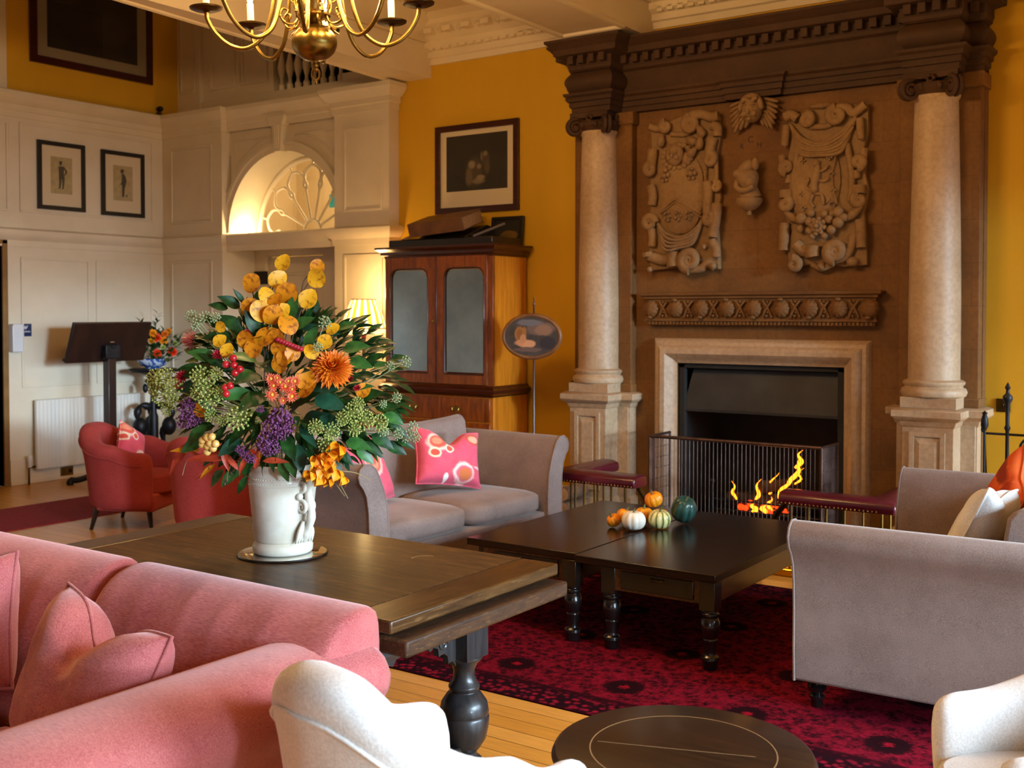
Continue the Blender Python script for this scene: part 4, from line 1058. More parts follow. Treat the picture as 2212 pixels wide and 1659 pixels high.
cf = thing('club_fender', 'brass club fender with padded oxblood leather corner seats', 'fender', (-3.15, 7.2, 0))
FX0, FX1, FY0, FY1 = -1.15, 1.15, -.33, .28
b = MB(); w_ = .09
b.slab(FX0 - w_ / 2, FX1 + w_ / 2, FY0 - w_ / 2, FY0 + w_ / 2, .0, .055)
for x in (FX0, FX1): b.slab(x - w_ / 2, x + w_ / 2, FY0 + w_ / 2, FY1, 0, .055)
obj('fender_base', b, MT['gold'], cf, bevel=.014, smooth=40)
def pad(pts, hw, parent):
    """rounded leather pad along plan points"""
    prof = [(-hw * .92, .475), (-hw, .49), (-hw, .52), (-hw * .9, .542), (-hw * .55, .556), (0, .56), (hw * .55, .556), (hw * .9, .542), (hw, .52), (hw, .49), (hw * .92, .475)]
    m = MB(); m.sweep(prof, pts); return obj('seat_pad', m, MT['leather'], parent, smooth=50, bevel=.012)
ps = []
for s_, xe in ((-1, -.53), (1, .51)):
    xo = FX0 if s_ < 0 else FX1
    pts = [(xo, FY1 + .02), (xo, FY0), (xe, FY0)] if s_ < 0 else [(xe, FY0), (xo, FY0), (xo, FY1 + .02)]
    p = pad(pts, .1, cf)
    st = MB()
    x = min(xe, xo); 
    while x < max(xe, xo): st.ell((x, FY0 - .1, .486), (.006, .005, .006), seg=6, rings=4); x += .026
    y_ = FY0
    while y_ < FY1: st.ell((xo + .1 * s_, y_, .486), (.005, .006, .006), seg=6, rings=4); y_ += .026
    obj('brass_studs', st, MT['brass'], p, smooth=80)
    a0, a1 = min(xe, xo), max(xe, xo); nb = 6
    for k in range(nb):
        x = a0 + .05 + (a1 - a0 - .06) * k / (nb - 1)
        u = MB(); u.tube([(x, FY0, .05), (x, FY0, .48)], .009, 8); u.ell((x, FY0, .06), (.016, .016, .012), seg=8, rings=5); obj('upright', u, MT['brass'], cf, smooth=60)
    for k in range(4):
        y_ = FY0 + .14 * (k + 1); u = MB(); u.tube([(xo, y_, .05), (xo, y_, .48)], .009, 8); obj('upright', u, MT['brass'], cf, smooth=60)
    u = MB(); u.tube(catmull([(xe - .02 * -s_, FY0, .475), (xe - .06 * s_, FY0, .36), (xe - .13 * s_, FY0, .2), (xe - .16 * s_, FY0, .055)], 6), .014, 8, flat=1.4); obj('curved_bracket', u, MT['brassD'], cf, smooth=60)

fi = thing('fire_irons', 'black wrought iron stand of fire tools by the yellow wall', 'fire tools', (-1.42, 7.5, 0))
b = MB(); b.lathe([(.012, .03), (.012, .7), (.02, .72), (.012, .75), (.011, .95), (.02, .97), (.012, .99), (.014, 1.12), (.03, 1.15), (.03, 1.17), (.012, 1.19), (.01, 1.21), (.018, 1.225), (.006, 1.25), (.0005, 1.26)], seg=12)
for k in range(3): a = R(90 + 120 * k); b.tube(catmull([(0, 0, .1), (.08 * math.cos(a), .08 * math.sin(a), .08), (.15 * math.cos(a), .15 * math.sin(a), .01)], 4), .011, 8)
obj('stand', b, MT['black'], fi, smooth=50)
b = MB(); b.tube([(-.13, 0, .93), (.13, 0, .93)], .008, 8)
for s_ in (-1, 1): b.tube(catmull([(.13 * s_, 0, .93), (.15 * s_, 0, .95), (.14 * s_, 0, .98)], 4), .007, 8)
obj('cross_bar', b, MT['black'], fi, smooth=50)
for s_, nm in ((-1, 'poker'), (1, 'tongs')):
    b = MB(); z0 = .12
    b.tube([(.13 * s_, -.02, z0), (.13 * s_, -.02, .95)], .008, 8)
    b.lathe([(.01, .95), (.024, .98), (.022, 1.02), (.012, 1.05), (.018, 1.06), (.0005, 1.075)], (.13 * s_, -.02, 0), 12)
    if s_ > 0: b.tube(catmull([(.13, -.02, .93), (.08, -.02, .86), (.12, -.02, .76), (.1, -.02, .6), (.11, -.02, .15)], 5), .008, 8)
    obj(nm, b, MT['black'], fi, smooth=50)
sw = thing('light_switch', 'square brass switch plate on the yellow wall behind the fire tools', 'switch', (-1.55, 8.05, 1.07))
b = MB(); b.slab(-.045, .045, -.012, 0, -.045, .045); obj('switch_plate', b, MT['brassD'], sw, bevel=.003)
b = MB(); b.slab(-.008, .008, -.03, -.012, -.014, .014); obj('toggle', b, MT['brassD'], sw, bevel=.003)
bp = thing('bell_pull', 'small dark round bell pull on the wall left of the column pedestal', 'bell', (-4.935, 8.05, 1.09))
b = MB(); b.lathe([(.0005, 0), (.03, .0), (.03, .012), (.012, .016), (.012, .04), (.028, .05), (.024, .07), (.0005, .075)], M=TM((0, 0, 0), (R(90), 0, 0)), seg=16); obj('knob', b, MT['black'], bp, smooth=50)

# firewood stacked between the sofa and the pedestal
k = 0
for (x, z, lb) in ((-4.63, .06, 'split firewood log at the left of the bottom row by the pedestal'), (-4.515, .06, 'split firewood log at the right of the bottom row by the pedestal'), (-4.57, .172, 'split firewood log on top of the two by the pedestal'), (-4.57, .288, 'topmost firewood log resting on the stack by the pedestal')):
    l_ = MB(); r_ = .055
    l_.lathe([(r_, 0), (r_ * 1.05, .15), (r_, .3)], M=TM((x, 7.57, z), (R(90), 0, 0)), seg=9)
    o = obj('firewood_log', l_, MT['logs'], smooth=40); tag(o, lb, 'log', 'firewood stacked by the chimneypiece')
    e_ = MB(); e_.lathe([(.0005, .301), (r_ * .92, .301), (.0005, .3015)], M=TM((x, 7.57, z), (R(90), 0, 0)), seg=9); obj('sawn_end', e_, MT['logend'], o)
    k += 1

# ------------------------------------------------------------------ upholstery helpers
def softbox(mb, c, d, crown=.03, cuts=5, M=None, side=.3):
    """seat cushion block: boxy with crowned faces and rounded edges"""
    n = cuts + 2
    m = TM(c)
    if M: m = M @ m
    hx, hy, hz = d[0] / 2, d[1] / 2, d[2] / 2
    def rnd(x, y, z):
        e = 6.0
        k = (abs(x) ** e + abs(y) ** e + abs(z) ** e) ** (1 / e)
        return x / k, y / k, z / k
    for ax in range(3):
        for s in (-1, 1):
            def fn(i, j):
                a = -1 + 2 * i / (n - 1); b_ = -1 + 2 * j / (n - 1)
                p = [0, 0, 0]; p[ax] = s; p[(ax + 1) % 3] = a; p[(ax + 2) % 3] = b_
                x, y, z = rnd(*p)
                cz = crown * (1 - x * x) * (1 - y * y); cs = crown * side
                return (x * hx * 1.0 + math.copysign(cs, x) * (1 - y * y) * (1 - z * z) * (abs(x) > .6), y * hy + math.copysign(cs, y) * (1 - x * x) * (1 - z * z) * (abs(y) > .6), z * hz + math.copysign(cz, z) * (abs(z) > .3))
            mb.grid(fn, n, n, M=m)
    return mb

def pillow_mesh(w, h, t, dent=.0, wr=.0, seed=0, n=26, ear=.07):
    """scatter cushion standing in the xz plane, optionally with a chopped top edge"""
    mb = MB()
    def P(i, j, s):
        a = -1 + 2 * i / (n - 1); b_ = -1 + 2 * j / (n - 1)
        k = 1 - ear * (1 - a * a) * (b_ * b_) ; k2 = 1 - ear * (1 - b_ * b_) * (a * a)
        x = a * w / 2 * k2; z = b_ * h / 2 * k
        th = t / 2 * ((1 - a ** 4) * (1 - b_ ** 4)) ** .55
        if dent:
            g = math.exp(-(a / .34) ** 2) * max(0, (b_ + .5) / 1.5) ** 1.6
            z -= dent * g; x += dent * .35 * a * max(0, b_) * math.exp(-(a / .8) ** 2)
            th *= 1 - .25 * math.exp(-(a / .16) ** 2) * max(0, b_ + .35)
        if wr:
            th += wr * (noise.noise((a * 2.6 + seed, b_ * 2.2, s * 3)) + .5 * noise.noise((a * 6 + seed, b_ * 5, s * 5))) * (1 - a * a) * (1 - b_ * b_)
        return (x, -s * th, z)
    mb.grid(lambda i, j: P(i, j, 1), n, n); mb.grid(lambda i, j: P(i, j, -1), n, n)
    return mb
def pillow_edge(w, h, dent, ear=.07, n=26, r=.006):
    pts = []
    def P(a, b_):
        x = a * w / 2 * (1 - ear * (1 - b_ * b_) * a * a); z = b_ * h / 2 * (1 - ear * (1 - a * a) * b_ * b_)
        if dent:
            g = math.exp(-(a / .34) ** 2) * max(0, (b_ + .5) / 1.5) ** 1.6
            z -= dent * g; x += dent * .35 * a * max(0, b_) * math.exp(-(a / .8) ** 2)
        return (x, 0, z)
    for k in range(n): pts.append(P(-1 + 2 * k / n, -1))
    for k in range(n): pts.append(P(1, -1 + 2 * k / n))
    for k in range(n): pts.append(P(1 - 2 * k / n, 1))
    for k in range(n): pts.append(P(-1, 1 - 2 * k / n))
    mb = MB(); mb.tube(pts, r, 6, closed=True); return mb
def cushion(name, label, loc, rot, w, h, t, mat, dent=0, wr=0, seed=0, group=None, pipe=True, pmat=None):
    o = obj('cushion' if name is None else name, pillow_mesh(w, h, t, dent, wr, seed), mat, smooth=180)
    o.location = loc; o.rotation_euler = rot; tag(o, label, 'cushion', group)
    if pipe: obj('seam', pillow_edge(w, h, dent), pmat or mat, o, smooth=80)
    return o

turned_foot = [(.022, 0), (.026, .004), (.024, .03), (.034, .04), (.034, .05), (.022, .058), (.038, .075), (.042, .09), (.03, .105), (.04, .112), (.04, .135)]

# ------------------------------------------------------------------ the two grey sofas
def grey_sofa(label, loc, rz):
    t = thing('sofa', label, 'sofa', loc, rz, 'grey velvet sofas')
    L, D = 1.84, .95
    b = MB(); b.slab(-L / 2 + .1, L / 2 - .1, -D / 2 + .03, D / 2 - .08, .13, .3); obj('seat_base', b, MT['grey'], t, bevel=.015)
    for s_ in (-1, 1):
        b = MB(); softbox(b, (s_ * (L - .28) / 4, -.09, .375), ((L - .28) / 2 - .008, .74, .155), .018); obj('seat_cushion', b, MT['grey'], t, smooth=60)
    # back: slightly raked, ends swept up
    prof = [(.47, .13), (.475, .5), (.475, .84), (.455, .89), (.42, .905), (.375, .895), (.345, .86), (.28, .46), (.28, .3), (.3, .13)]
    b = MB(); n = 13
    def fn(i, j):
        u = -1 + 2 * i / (n - 1); y_, z_ = prof[j]; lift = .03 * abs(u) ** 3 * (z_ > .7)
        return (u * (L / 2 - .075), y_, z_ + lift)
    b.grid(fn, n, len(prof), cv=True)
    for i in (0, n - 1): b.poly([fn(i, j) for j in range(len(prof))], [tuple(range(len(prof)))])
    obj('backrest', b, MT['grey'], t, smooth=50, bevel=.018, segs=3)
    armp = [(-.07, .13), (-.072, .42), (-.06, .56), (-.03, .66), (.0, .73), (.03, .785), (.07, .815), (.115, .818), (.15, .795), (.165, .755), (.155, .715), (.125, .68), (.1, .63), (.085, .54), (.08, .42), (.082, .28), (.075, .13)]
    for s_ in (-1, 1):
        b = MB(); b.prism([(s_ * (L / 2 - .07 + x), z) for x, z in armp], -D / 2, D / 2 - .02)
        a = obj('armrest', b, MT['grey'], t, smooth=40, bevel=.012, segs=3)
        b = MB(); b.tube([(s_ * (L / 2 - .07 + x), -D / 2 + .004, z) for x, z in armp], .006, 6); obj('piping', b, MT['grey'], a, smooth=80)
    for sx in (-1, 1):
        for sy in (-1, 1):
            b = MB(); b.lathe(turned_foot, (sx * (L / 2 - .1), sy * (D / 2 - .07), 0), 18); obj('leg', b, MT['ebony'], t, smooth=50)
    return t
s1 = grey_sofa('grey velvet sofa under the oval pole screen with pink flowered cushions', (-4.71, 5.72, .006), R(86))
s2 = copy_tree(s1, loc=(-1.25, 5.47, .006), rotz=R(-88), label='grey velvet sofa seen from its end, holding the orange and white cushions')

# pink flowered cushions
fl1 = [(-.1, .08, .09, .07, 'f3dccb'), (-.1, .08, .075, .055, 'd8533f'), (-.11, .085, .045, .03, 'e88a6a'), (-.13, .0, .05, .04, 'f0d8b8'), (-.13, .0, .035, .026, 'd04a3a'), (-.02, .04, .04, .035, 'f2e0cc'), (-.02, .04, .028, .024, 'd8533f'),
       (.08, -.12, .085, .075, 'f4e2d2'), (.085, -.125, .07, .06, 'e4627a'), (.09, -.13, .05, .045, 'd0703a'), (.17, .12, .07, .045, 'c9502f'), (.17, .12, .05, .03, 'e8a88c'), (-.05, -.16, .02, .03, 'f4ece4'), (.2, -.08, .05, .012, 'f0b8b8'), (.02, .15, .03, .012, 'f4e2d2')]
fl2 = [(.03, .06, .1, .11, 'f3dccb'), (.03, .06, .085, .095, 'd8533f'), (.03, .06, .06, .07, 'e88a6a'), (.03, .06, .035, .04, 'd04a3a'), (-.13, -.1, .06, .08, 'f0c8c0'), (-.13, -.1, .045, .06, 'de5468')]
mp1 = m_blobs('pink flowered print', 'e0566e', fl1, .8, 'd84c66', 18, sheen=.2)
mp2 = m_blobs('pink medallion print', 'e0566e', fl2, .8, 'd84c66', 18, sheen=.2)
cushion(None, 'pink flowered cushion with a chopped top at the far end of the grey sofa', (-4.69, 5.97, .702), (R(-24), R(8), R(62)), .48, .40, .2, mp1, dent=.1, wr=.008, seed=2, group='pink flowered cushions')
cushion(None, 'pink cushion with one large flower behind the near arm of the grey sofa', (-4.76, 5.2, .68), (R(-22), R(-6), R(98)), .44, .42, .18, mp2, dent=.03, wr=.008, seed=5, group='pink flowered cushions')
org = m_blobs('orange patterned print', 'd8521c', [(-.1, .1, .12, .05, '8e2a10'), (.1, .12, .1, .05, 'a83414'), (0, -.05, .14, .05, 'b53a12'), (.14, -.12, .06, .06, '8e2a10'), (-.15, -.1, .06, .07, 'a02c10')], .8, 'e0641e', 20)
cushion(None, 'orange patterned cushion leaning back on the nearer grey sofa', (-1.12, 5.9, .762), (R(-24), R(30), R(-80)), .46, .42, .15, org, dent=.03, wr=.008, seed=8)
cushion(None, 'cream white cushion in front of the orange one', (-1.12, 5.35, .702), (R(-24), R(-8), R(-94)), .46, .44, .18, MT['cream'], dent=.05, wr=.01, seed=11)

# ------------------------------------------------------------------ the red sofa in front of the long table
rs = thing('sofa', 'coral red woven sofa backed against the long oak table', 'sofa', (-3.4, 1.9, 0))
SX0, SX1 = -4.75, -2.15
bp_ = [(2.40, .12), (2.435, .14), (2.445, .5), (2.45, .80), (2.44, .83), (2.41, .845), (2.36, .845), (2.30, .83), (2.24, .79), (2.19, .72), (2.14, .62), (2.10, .52), (2.08, .42), (2.08, .2), (2.12, .12)]
def backseg(x0, x1, wr, seed):
    b = MB(); n = 40
    def fn(i, j):
        u = i / (n - 1); x = x0 + (x1 - x0) * u; y_, z_ = bp_[j]
        e = min(u, 1 - u) * (x1 - x0); k = max(0, 1 - e / .05) ** 2
        cy, cz = 2.27, .5
        y_ = y_ + (cy - y_) * .1 * k; z_ = z_ + (cz - z_) * .06 * k * (z_ > .4)
        if 6 <= j <= 12: y_ += wr * (noise.noise((x * 9 + seed, z_ * 3, 1)) + .6 * noise.noise((x * 22, z_ * 2 + seed, 4)))
        return (x, y_, z_)
    b.grid(fn, n, len(bp_), cv=True)
    for i in (0, n - 1): b.poly([fn(i, j) for j in range(len(bp_))], [tuple(range(len(bp_)))])
    return b
obj('backrest', backseg(-3.245, SX1, .012, 1), MT['red'], rs, world=True, smooth=60, sub=1)
obj('backrest', backseg(SX0 + .02, -3.255, .012, 4), MT['red'], rs, world=True, smooth=60, sub=1)
ap = [(-2.52, .12), (-2.525, .5), (-2.52, .62), (-2.49, .69), (-2.43, .735), (-2.34, .758), (-2.25, .76), (-2.17, .745), (-2.115, .71), (-2.09, .66), (-2.1, .61), (-2.14, .56), (-2.19, .49), (-2.22, .4), (-2.235, .28), (-2.24, .12)]
for mir in (0, 1):
    q = [(x if not mir else (SX0 + SX1 - x), z) for x, z in ap]; cxm = sum(p[0] for p in q) / len(q)
    b = MB(); n = 12
    ys = [1.18, 1.185, 1.2, 1.23, 1.3, 1.5, 1.7, 1.9, 2.1, 2.3, 2.40, 2.43]; ks = [.8, .9, .96, .99, 1, 1, 1, 1, 1, 1, 1, .98]
    def fn(i, j): return (cxm + (q[j][0] - cxm) * ks[i], ys[i], .45 + (q[j][1] - .45) * ks[i] - .012 * (i < 4) )
    b.grid(fn, n, len(q), cv=True)
    for i in (0, n - 1): b.poly([fn(i, j) for j in range(len(q))], [tuple(range(len(q)))])
    obj('armrest', b, MT['red'], rs, world=True, smooth=60, sub=1)
b = MB(); b.slab(SX0 + .2, SX1 - .25, 1.3, 2.06, .12, .22); obj('seat_base', b, MT['red'], rs, world=True, bevel=.02)
for k in range(2):
    b = MB(); softbox(b, (-3.45 + (.47 if k else -.47), 1.64, .30), (.93, .82, .15), .02); obj('seat_cushion', b, MT['red'], rs, world=True, smooth=60)
for x in (SX0 + .2, SX1 - .18):
    for y_ in (1.35, 2.32):
        b = MB(); b.lathe([(.02, 0), (.03, .12)], (x, y_, 0), 14); obj('leg', b, MT['ebony'], rs, world=True)
cushion(None, 'coral red cushion with a chopped top against the right arm of the red sofa', (-2.82, 1.915, .612), (R(-20), R(3), R(-10)), .64, .47, .24, MT['red'], dent=.12, wr=.02, seed=21, group='coral red sofa cushions')
cushion(None, 'coral red cushion cut by the left edge of the view', (-3.64, 1.96, .65), (R(-16), R(-10), R(20)), .5, .44, .22, MT['red'], dent=.03, wr=.016, seed=25, group='coral red sofa cushions')

# ------------------------------------------------------------------ tub chairs
def tub(label, loc, rz, fab, hb, ha, rx=.31, ry=.30, fwd=.30, conv=.05, th=.055, group=None, legm='ebony', legh=.16, tuft=0, seat=.44, bulge=1.0, outer=None, flare=.03):
    t = thing('tub_chair', label, 'armchair', loc, rz, group)
    # plan path from the right arm end round the back to the left arm end; front is -y
    P = []
    m = 10
    for i in range(m): u = i / m; P.append((rx - conv * (1 - u) ** 1.5, -fwd * (1 - u), 1 - .42 * u))
    for i in range(25):
        a = PI * i / 24; P.append((rx * math.cos(a), ry * math.sin(a), abs(math.cos(a)) * .58))
    for i in range(1, m + 1): u = i / m; P.append((-rx + conv * u ** 1.5, -fwd * u, .58 + .42 * u))
    n = len(P)
    def H(w): 
        k = .5 - .5 * math.cos(PI * min(1, max(0, (w - .08) / .78))); return hb + (ha - hb) * k
    rows = []
    for i, (x, y_, w) in enumerate(P):
        a = Vector(P[max(0, i - 1)][:2]); c_ = Vector(P[min(n - 1, i + 1)][:2]); d = (c_ - a).normalized(); nn = Vector((d.y, -d.x))
        h = H(w); e = min(i, n - 1 - i); k = [.45, .8, .94, 1][min(3, e)]; dz = [-.035, -.012, -.003, 0][min(3, e)]
        T = th * bulge * (1.25 - .35 * w)
        out_ = [(.55 * th, legh), (.75 * th, .3), (.95 * th + flare * .4, h - .2), (1.0 * T + flare, h - .1), (1.05 * T + flare, h - .055), (.8 * T + flare, h - .018), (.25 * T + flare * .7, h), (-.4 * T + flare * .3, h - .006), (-.95 * T, h - .04), (-1.05 * T, h - .09), (-.95 * th, h - .17), (-.8 * th, seat - .02), (-.8 * th, legh)]
        rows.append([(x + nn.x * o * k, y_ + nn.y * o * k, z + dz * (z > .3)) for o, z in out_])
    mlen = len(rows[0])
    b = MB(); b.grid(lambda i, j: rows[i][j], n, mlen, cv=True)
    for i in (0, n - 1): b.poly(rows[i], [tuple(range(mlen))])
    sh = obj('shell', b, fab, t, smooth=180, sub=1)
    b = MB(); b.tube([rows[i][3] for i in range(2, n - 2)], .005, 6); obj('piping', b, fab, sh, smooth=80)
    b = MB(); 
    def fn(i, j):
        a = 2 * PI * i / 36; r_ = j / 6; x = (rx - th * .9) * math.copysign(abs(math.cos(a)) ** .7, math.cos(a)); y_ = (ry + .02) * math.copysign(abs(math.sin(a)) ** .7, math.sin(a))
        if y_ < 0: y_ *= (fwd + .03) / (ry + .02)
        return (x * r_, y_ * r_ - .02, seat + .02 * (1 - r_ ** 3))
    b.grid(fn, 36, 7, cu=True)
    for i in range(36):
        p, q_ = fn(i, 6), fn((i + 1) % 36, 6); b.poly([p, q_, (q_[0], q_[1], seat - .14), (p[0], p[1], seat - .14)], [(0, 1, 2, 3)])
    b.poly([(fn(i, 6)[0], fn(i, 6)[1], seat - .14) for i in range(36)], [tuple(range(36))])
    obj('seat_cushion', b, fab, t, smooth=60, bevel=.015)
    b = MB(); b.slab(-rx + .03, rx - .03, -fwd, ry * .6, legh - .01, seat - .13); obj('seat_base', b, fab, t, bevel=.02)
    for sx in (-1, 1):
        for y0, y1 in ((-fwd + .06, -fwd + .03), (ry * .6, ry * .75)):
            b = MB(); b.tube([(sx * (rx - .07), y0, legh + .02), (sx * (rx - .05), y1, 0)], [.024, .014], 10); obj('leg', b, MT[legm], t)
    if tuft:
        for row, zz in enumerate((hb - .14, hb - .27)):
            for k in range(3 - row % 2):
                a = PI / 2 + (k - (1 if row == 0 else .5)) * .42
                b = MB(); b.ell(((rx - th * .85) * math.cos(a), (ry - th * .85) * math.sin(a), zz), .013, seg=8, rings=6); obj('button', b, fab, t, smooth=80)
    return t
tub('pale oatmeal wool tub chair in the near foreground, overlapping the red sofa', (-1.68, 2.056, 0), R(168.7), MT['cream'], .92, .645, .282, .275, .275, .045, .05, group='pale tub chairs', seat=.42)
tub('pale oatmeal wool tub chair at the right edge beside the dark round table', (-.446, 3.47, 0), R(-55.6), MT['cream'], .745, .545, .258, .258, .34, .05, .05, group='pale tub chairs', seat=.38)
tub('brick red buttoned armchair at the far left, its inside facing the cabinet', (-7.55, 5.55, 0), R(118), MT['redc'], .82, .62, .31, .30, .30, .02, .05, group='brick red armchairs', tuft=1, seat=.42, flare=.045)
tub('brick red armchair half hidden by the flower vase', (-6.25, 5.35, 0), R(190), MT['redc'], .84, .70, .31, .30, .28, .02, .05, group='brick red armchairs', seat=.42)
tub('brick red armchair behind the grey sofa in front of the cabinet', (-5.72, 6.72, .014), R(150), MT['redc'], .90, .64, .31, .30, .28, .02, .05, group='brick red armchairs', seat=.42)
cushion(None, 'small pink patterned cushion in the far left red armchair', (-7.62, 5.58, .642), (R(-20), R(30), R(100)), .3, .28, .12, mp1, wr=.005, seed=31)

# ------------------------------------------------------------------ long oak draw-leaf table
rt = thing('refectory_table', 'long dark oak draw-leaf table carrying the vase of flowers', 'table', (-3.065, 2.955, 0))
TX0, TX1, TY0, TY1 = -3.96, -2.17, 2.49, 3.42
def rtp(name, b, m, **k): return obj(name, b, m, rt, world=True, **k)
b = MB(); b.slab(TX0 + .16, TX1 - .165, TY0, TY1, .738, .78); rtp('tabletop', b, MT['oakdark'], bevel=.005)
for x0, x1 in ((TX0, TX0 + .158), (TX1 - .163, TX1)):
    b = MB(); b.slab(x0, x1, TY0, TY1, .737, .78); rtp('end_clamp', b, m_wood('oak clamp', '2a190b', '5a3b1c', 'Y', 11, .34, .3, 12, .14, wear='7a5a34') if x0 < -3 else bpy.data.materials['oak clamp'], bevel=.007)
b = MB(); b.slab(-2.75, -2.125, TY0 + .02, TY1 - .005, .668, .722); rtp('draw_leaf', b, MT['oakedge'], bevel=.009, label='worn pale edged draw leaf')
b = MB(); b.slab(TX0 - .04, -3.4, TY0 + .02, TY1 - .005, .668, .722); rtp('draw_leaf', b, MT['oakedge'], bevel=.009, label='worn pale edged draw leaf')
legp = [(.062, 0), (.068, .01), (.068, .035), (.05, .05), (.046, .065), (.06, .08), (.082, .115), (.092, .16), (.094, .195), (.089, .205), (.093, .215), (.086, .25), (.062, .285), (.05, .292), (.056, .298), (.06, .31), (.05, .325), (.04, .345), (.04, .37), (.05, .395), (.07, .415), (.07, .425)]
LX, LY = (-3.62, -2.49), (2.64, 3.27)
for x in LX:
    for y_ in LY:
        b = MB(); b.lathe(legp, (x, y_, 0), 28); b.slab(x - .065, x + .065, y_ - .065, y_ + .065, .42, .668); rtp('leg', b, MT['oakblue'], smooth=35, bevel=.003)
apr = [(-.03, .668), (.012, .668), (.012, .64), (.0, .63), (.0, .575), (.012, .57), (.02, .55), (.012, .53), (-.03, .53)]
b = MB()
for x in LX: b.sweep(apr, [(x - .035, LY[0] + .06), (x - .035, LY[1] - .06)][::(-1 if x > -3 else 1)] if False else [(x + (.035 if x > -3 else -.035), LY[0] + .065), (x + (.035 if x > -3 else -.035), LY[1] - .065)][::(1 if x > -3 else -1)])
for y_ in LY: b.sweep(apr, [(LX[0] + .065, y_ + (.035 if y_ > 3 else -.035)), (LX[1] - .065, y_ + (.035 if y_ > 3 else -.035))][::(-1 if y_ > 3 else 1)])
rtp('apron', b, MT['oakblue'], smooth=25)
for x in LX:                                                # shaped scroll brackets under the end rails
    for y_, s_ in ((LY[0] + .065, 1), (LY[1] - .065, -1)):
        pts = [(0, .53), (.2, .53), (.19, .515), (.165, .51), (.15, .49), (.13, .5), (.105, .49), (.1, .46), (.07, .465), (.05, .45), (.045, .42), (.02, .425), (0, .40)]
        b = MB(); b.prism([(y_ + s_ * p[0], p[1]) for p in pts], x - .012, x + .012)
        for v in b.bm.verts: v.co = (v.co.y, v.co.x, v.co.z)
        b.tube([(x + .014, p.y, p.z) for p in spiral((x, y_ + s_ * .075, .5), .028, 1.4, (0, 1, 0), (0, 0, 1), 0, 1, 24)], .006, 6)
        rtp('bracket', b, MT['oakblue'], smooth=30)
b = MB()
for y_ in LY: b.slab(LX[0], LX[1], y_ - .03, y_ + .03, .05, .1)
for x in LX: b.slab(x - .03, x + .03, LY[0], LY[1], .05, .1)
rtp('stretcher', b, MT['oakblue'], bevel=.006)
b = MB(); b.tube([(-2.62 + .05 * math.cos(R(90 + 10 * k)), 3.2 + .05 * math.sin(R(90 + 10 * k)), .7801) for k in range(13)], .0022, 4, flat=.3); rtp('ring_stain', b, m_plain('pale ring mark', '9a7a52', rough=.5), smooth=0)

# ------------------------------------------------------------------ pair of low tables
cleg = [(.034, .0), (.038, .012), (.036, .03), (.044, .045), (.042, .06), (.03, .07), (.027, .085), (.033, .13), (.034, .142), (.03, .148), (.036, .155), (.04, .165), (.046, .185), (.049, .205), (.046, .225), (.04, .24), (.035, .248), (.043, .256), (.043, .268), (.034, .275), (.036, .285)]
def low_table(label, x0, x1, y0, y1, legs):
    t = thing('coffee_table', label, 'coffee table', ((x0 + x1) / 2, (y0 + y1) / 2, .006), 0, 'dark low tables')
    z0 = -.006
    b = MB(); b.slab(x0, x1, y0, y1, .428, .466); obj('tabletop', b, MT['mahog'], t, world=True, bevel=.004)
    b = MB()
    lx0, lx1 = min(l[0] for l in legs), max(l[0] for l in legs); ly0, ly1 = min(l[1] for l in legs), max(l[1] for l in legs)
    for y_ in (ly0, ly1): b.slab(lx0, lx1, y_ - .012, y_ + .012, .31, .428)
    for x in (lx0, lx1): b.slab(x - .012, x + .012, ly0, ly1, .31, .428)
    obj('apron', b, MT['mahogY'], t, world=True, bevel=.003)
    for (x, y_) in legs:
        b = MB(); b.lathe([(r_, z + .006) for r_, z in cleg], (x, y_, 0), 22); b.slab(x - .04, x + .04, y_ - .04, y_ + .04, .288, .428); obj('leg', b, MT['ebony'], t, world=True, smooth=35, bevel=.002)
    b = MB(); b.slab(lx0 + .08, lx1 - .08, ly0 - .02, ly0 - .01, .325, .415); dr = obj('drawer_front', b, MT['ebony'], t, world=True, bevel=.003)
    b = MB(); b.tube(catmull([((lx0 + lx1) / 2 - .03, ly0 - .02, .40), ((lx0 + lx1) / 2 - .028, ly0 - .036, .393), ((lx0 + lx1) / 2 + .028, ly0 - .036, .393), ((lx0 + lx1) / 2 + .03, ly0 - .02, .40)], 4), .004, 6); obj('drawer_pull', b, MT['brassD'], dr, world=False if False else True, smooth=60)
    return t
low_table('dark low table with turned legs on the left of the pair, by the grey sofa', -3.66, -2.952, 4.83, 6.3, [(-3.56, 4.9), (-2.995, 4.86), (-3.56, 6.22), (-3.0, 6.22)])
low_table('dark polished low table with turned legs on the right of the pair', -2.945, -2.17, 4.79, 6.3, [(-2.765, 4.86), (-2.215, 4.835), (-2.765, 6.22), (-2.215, 6.22)])

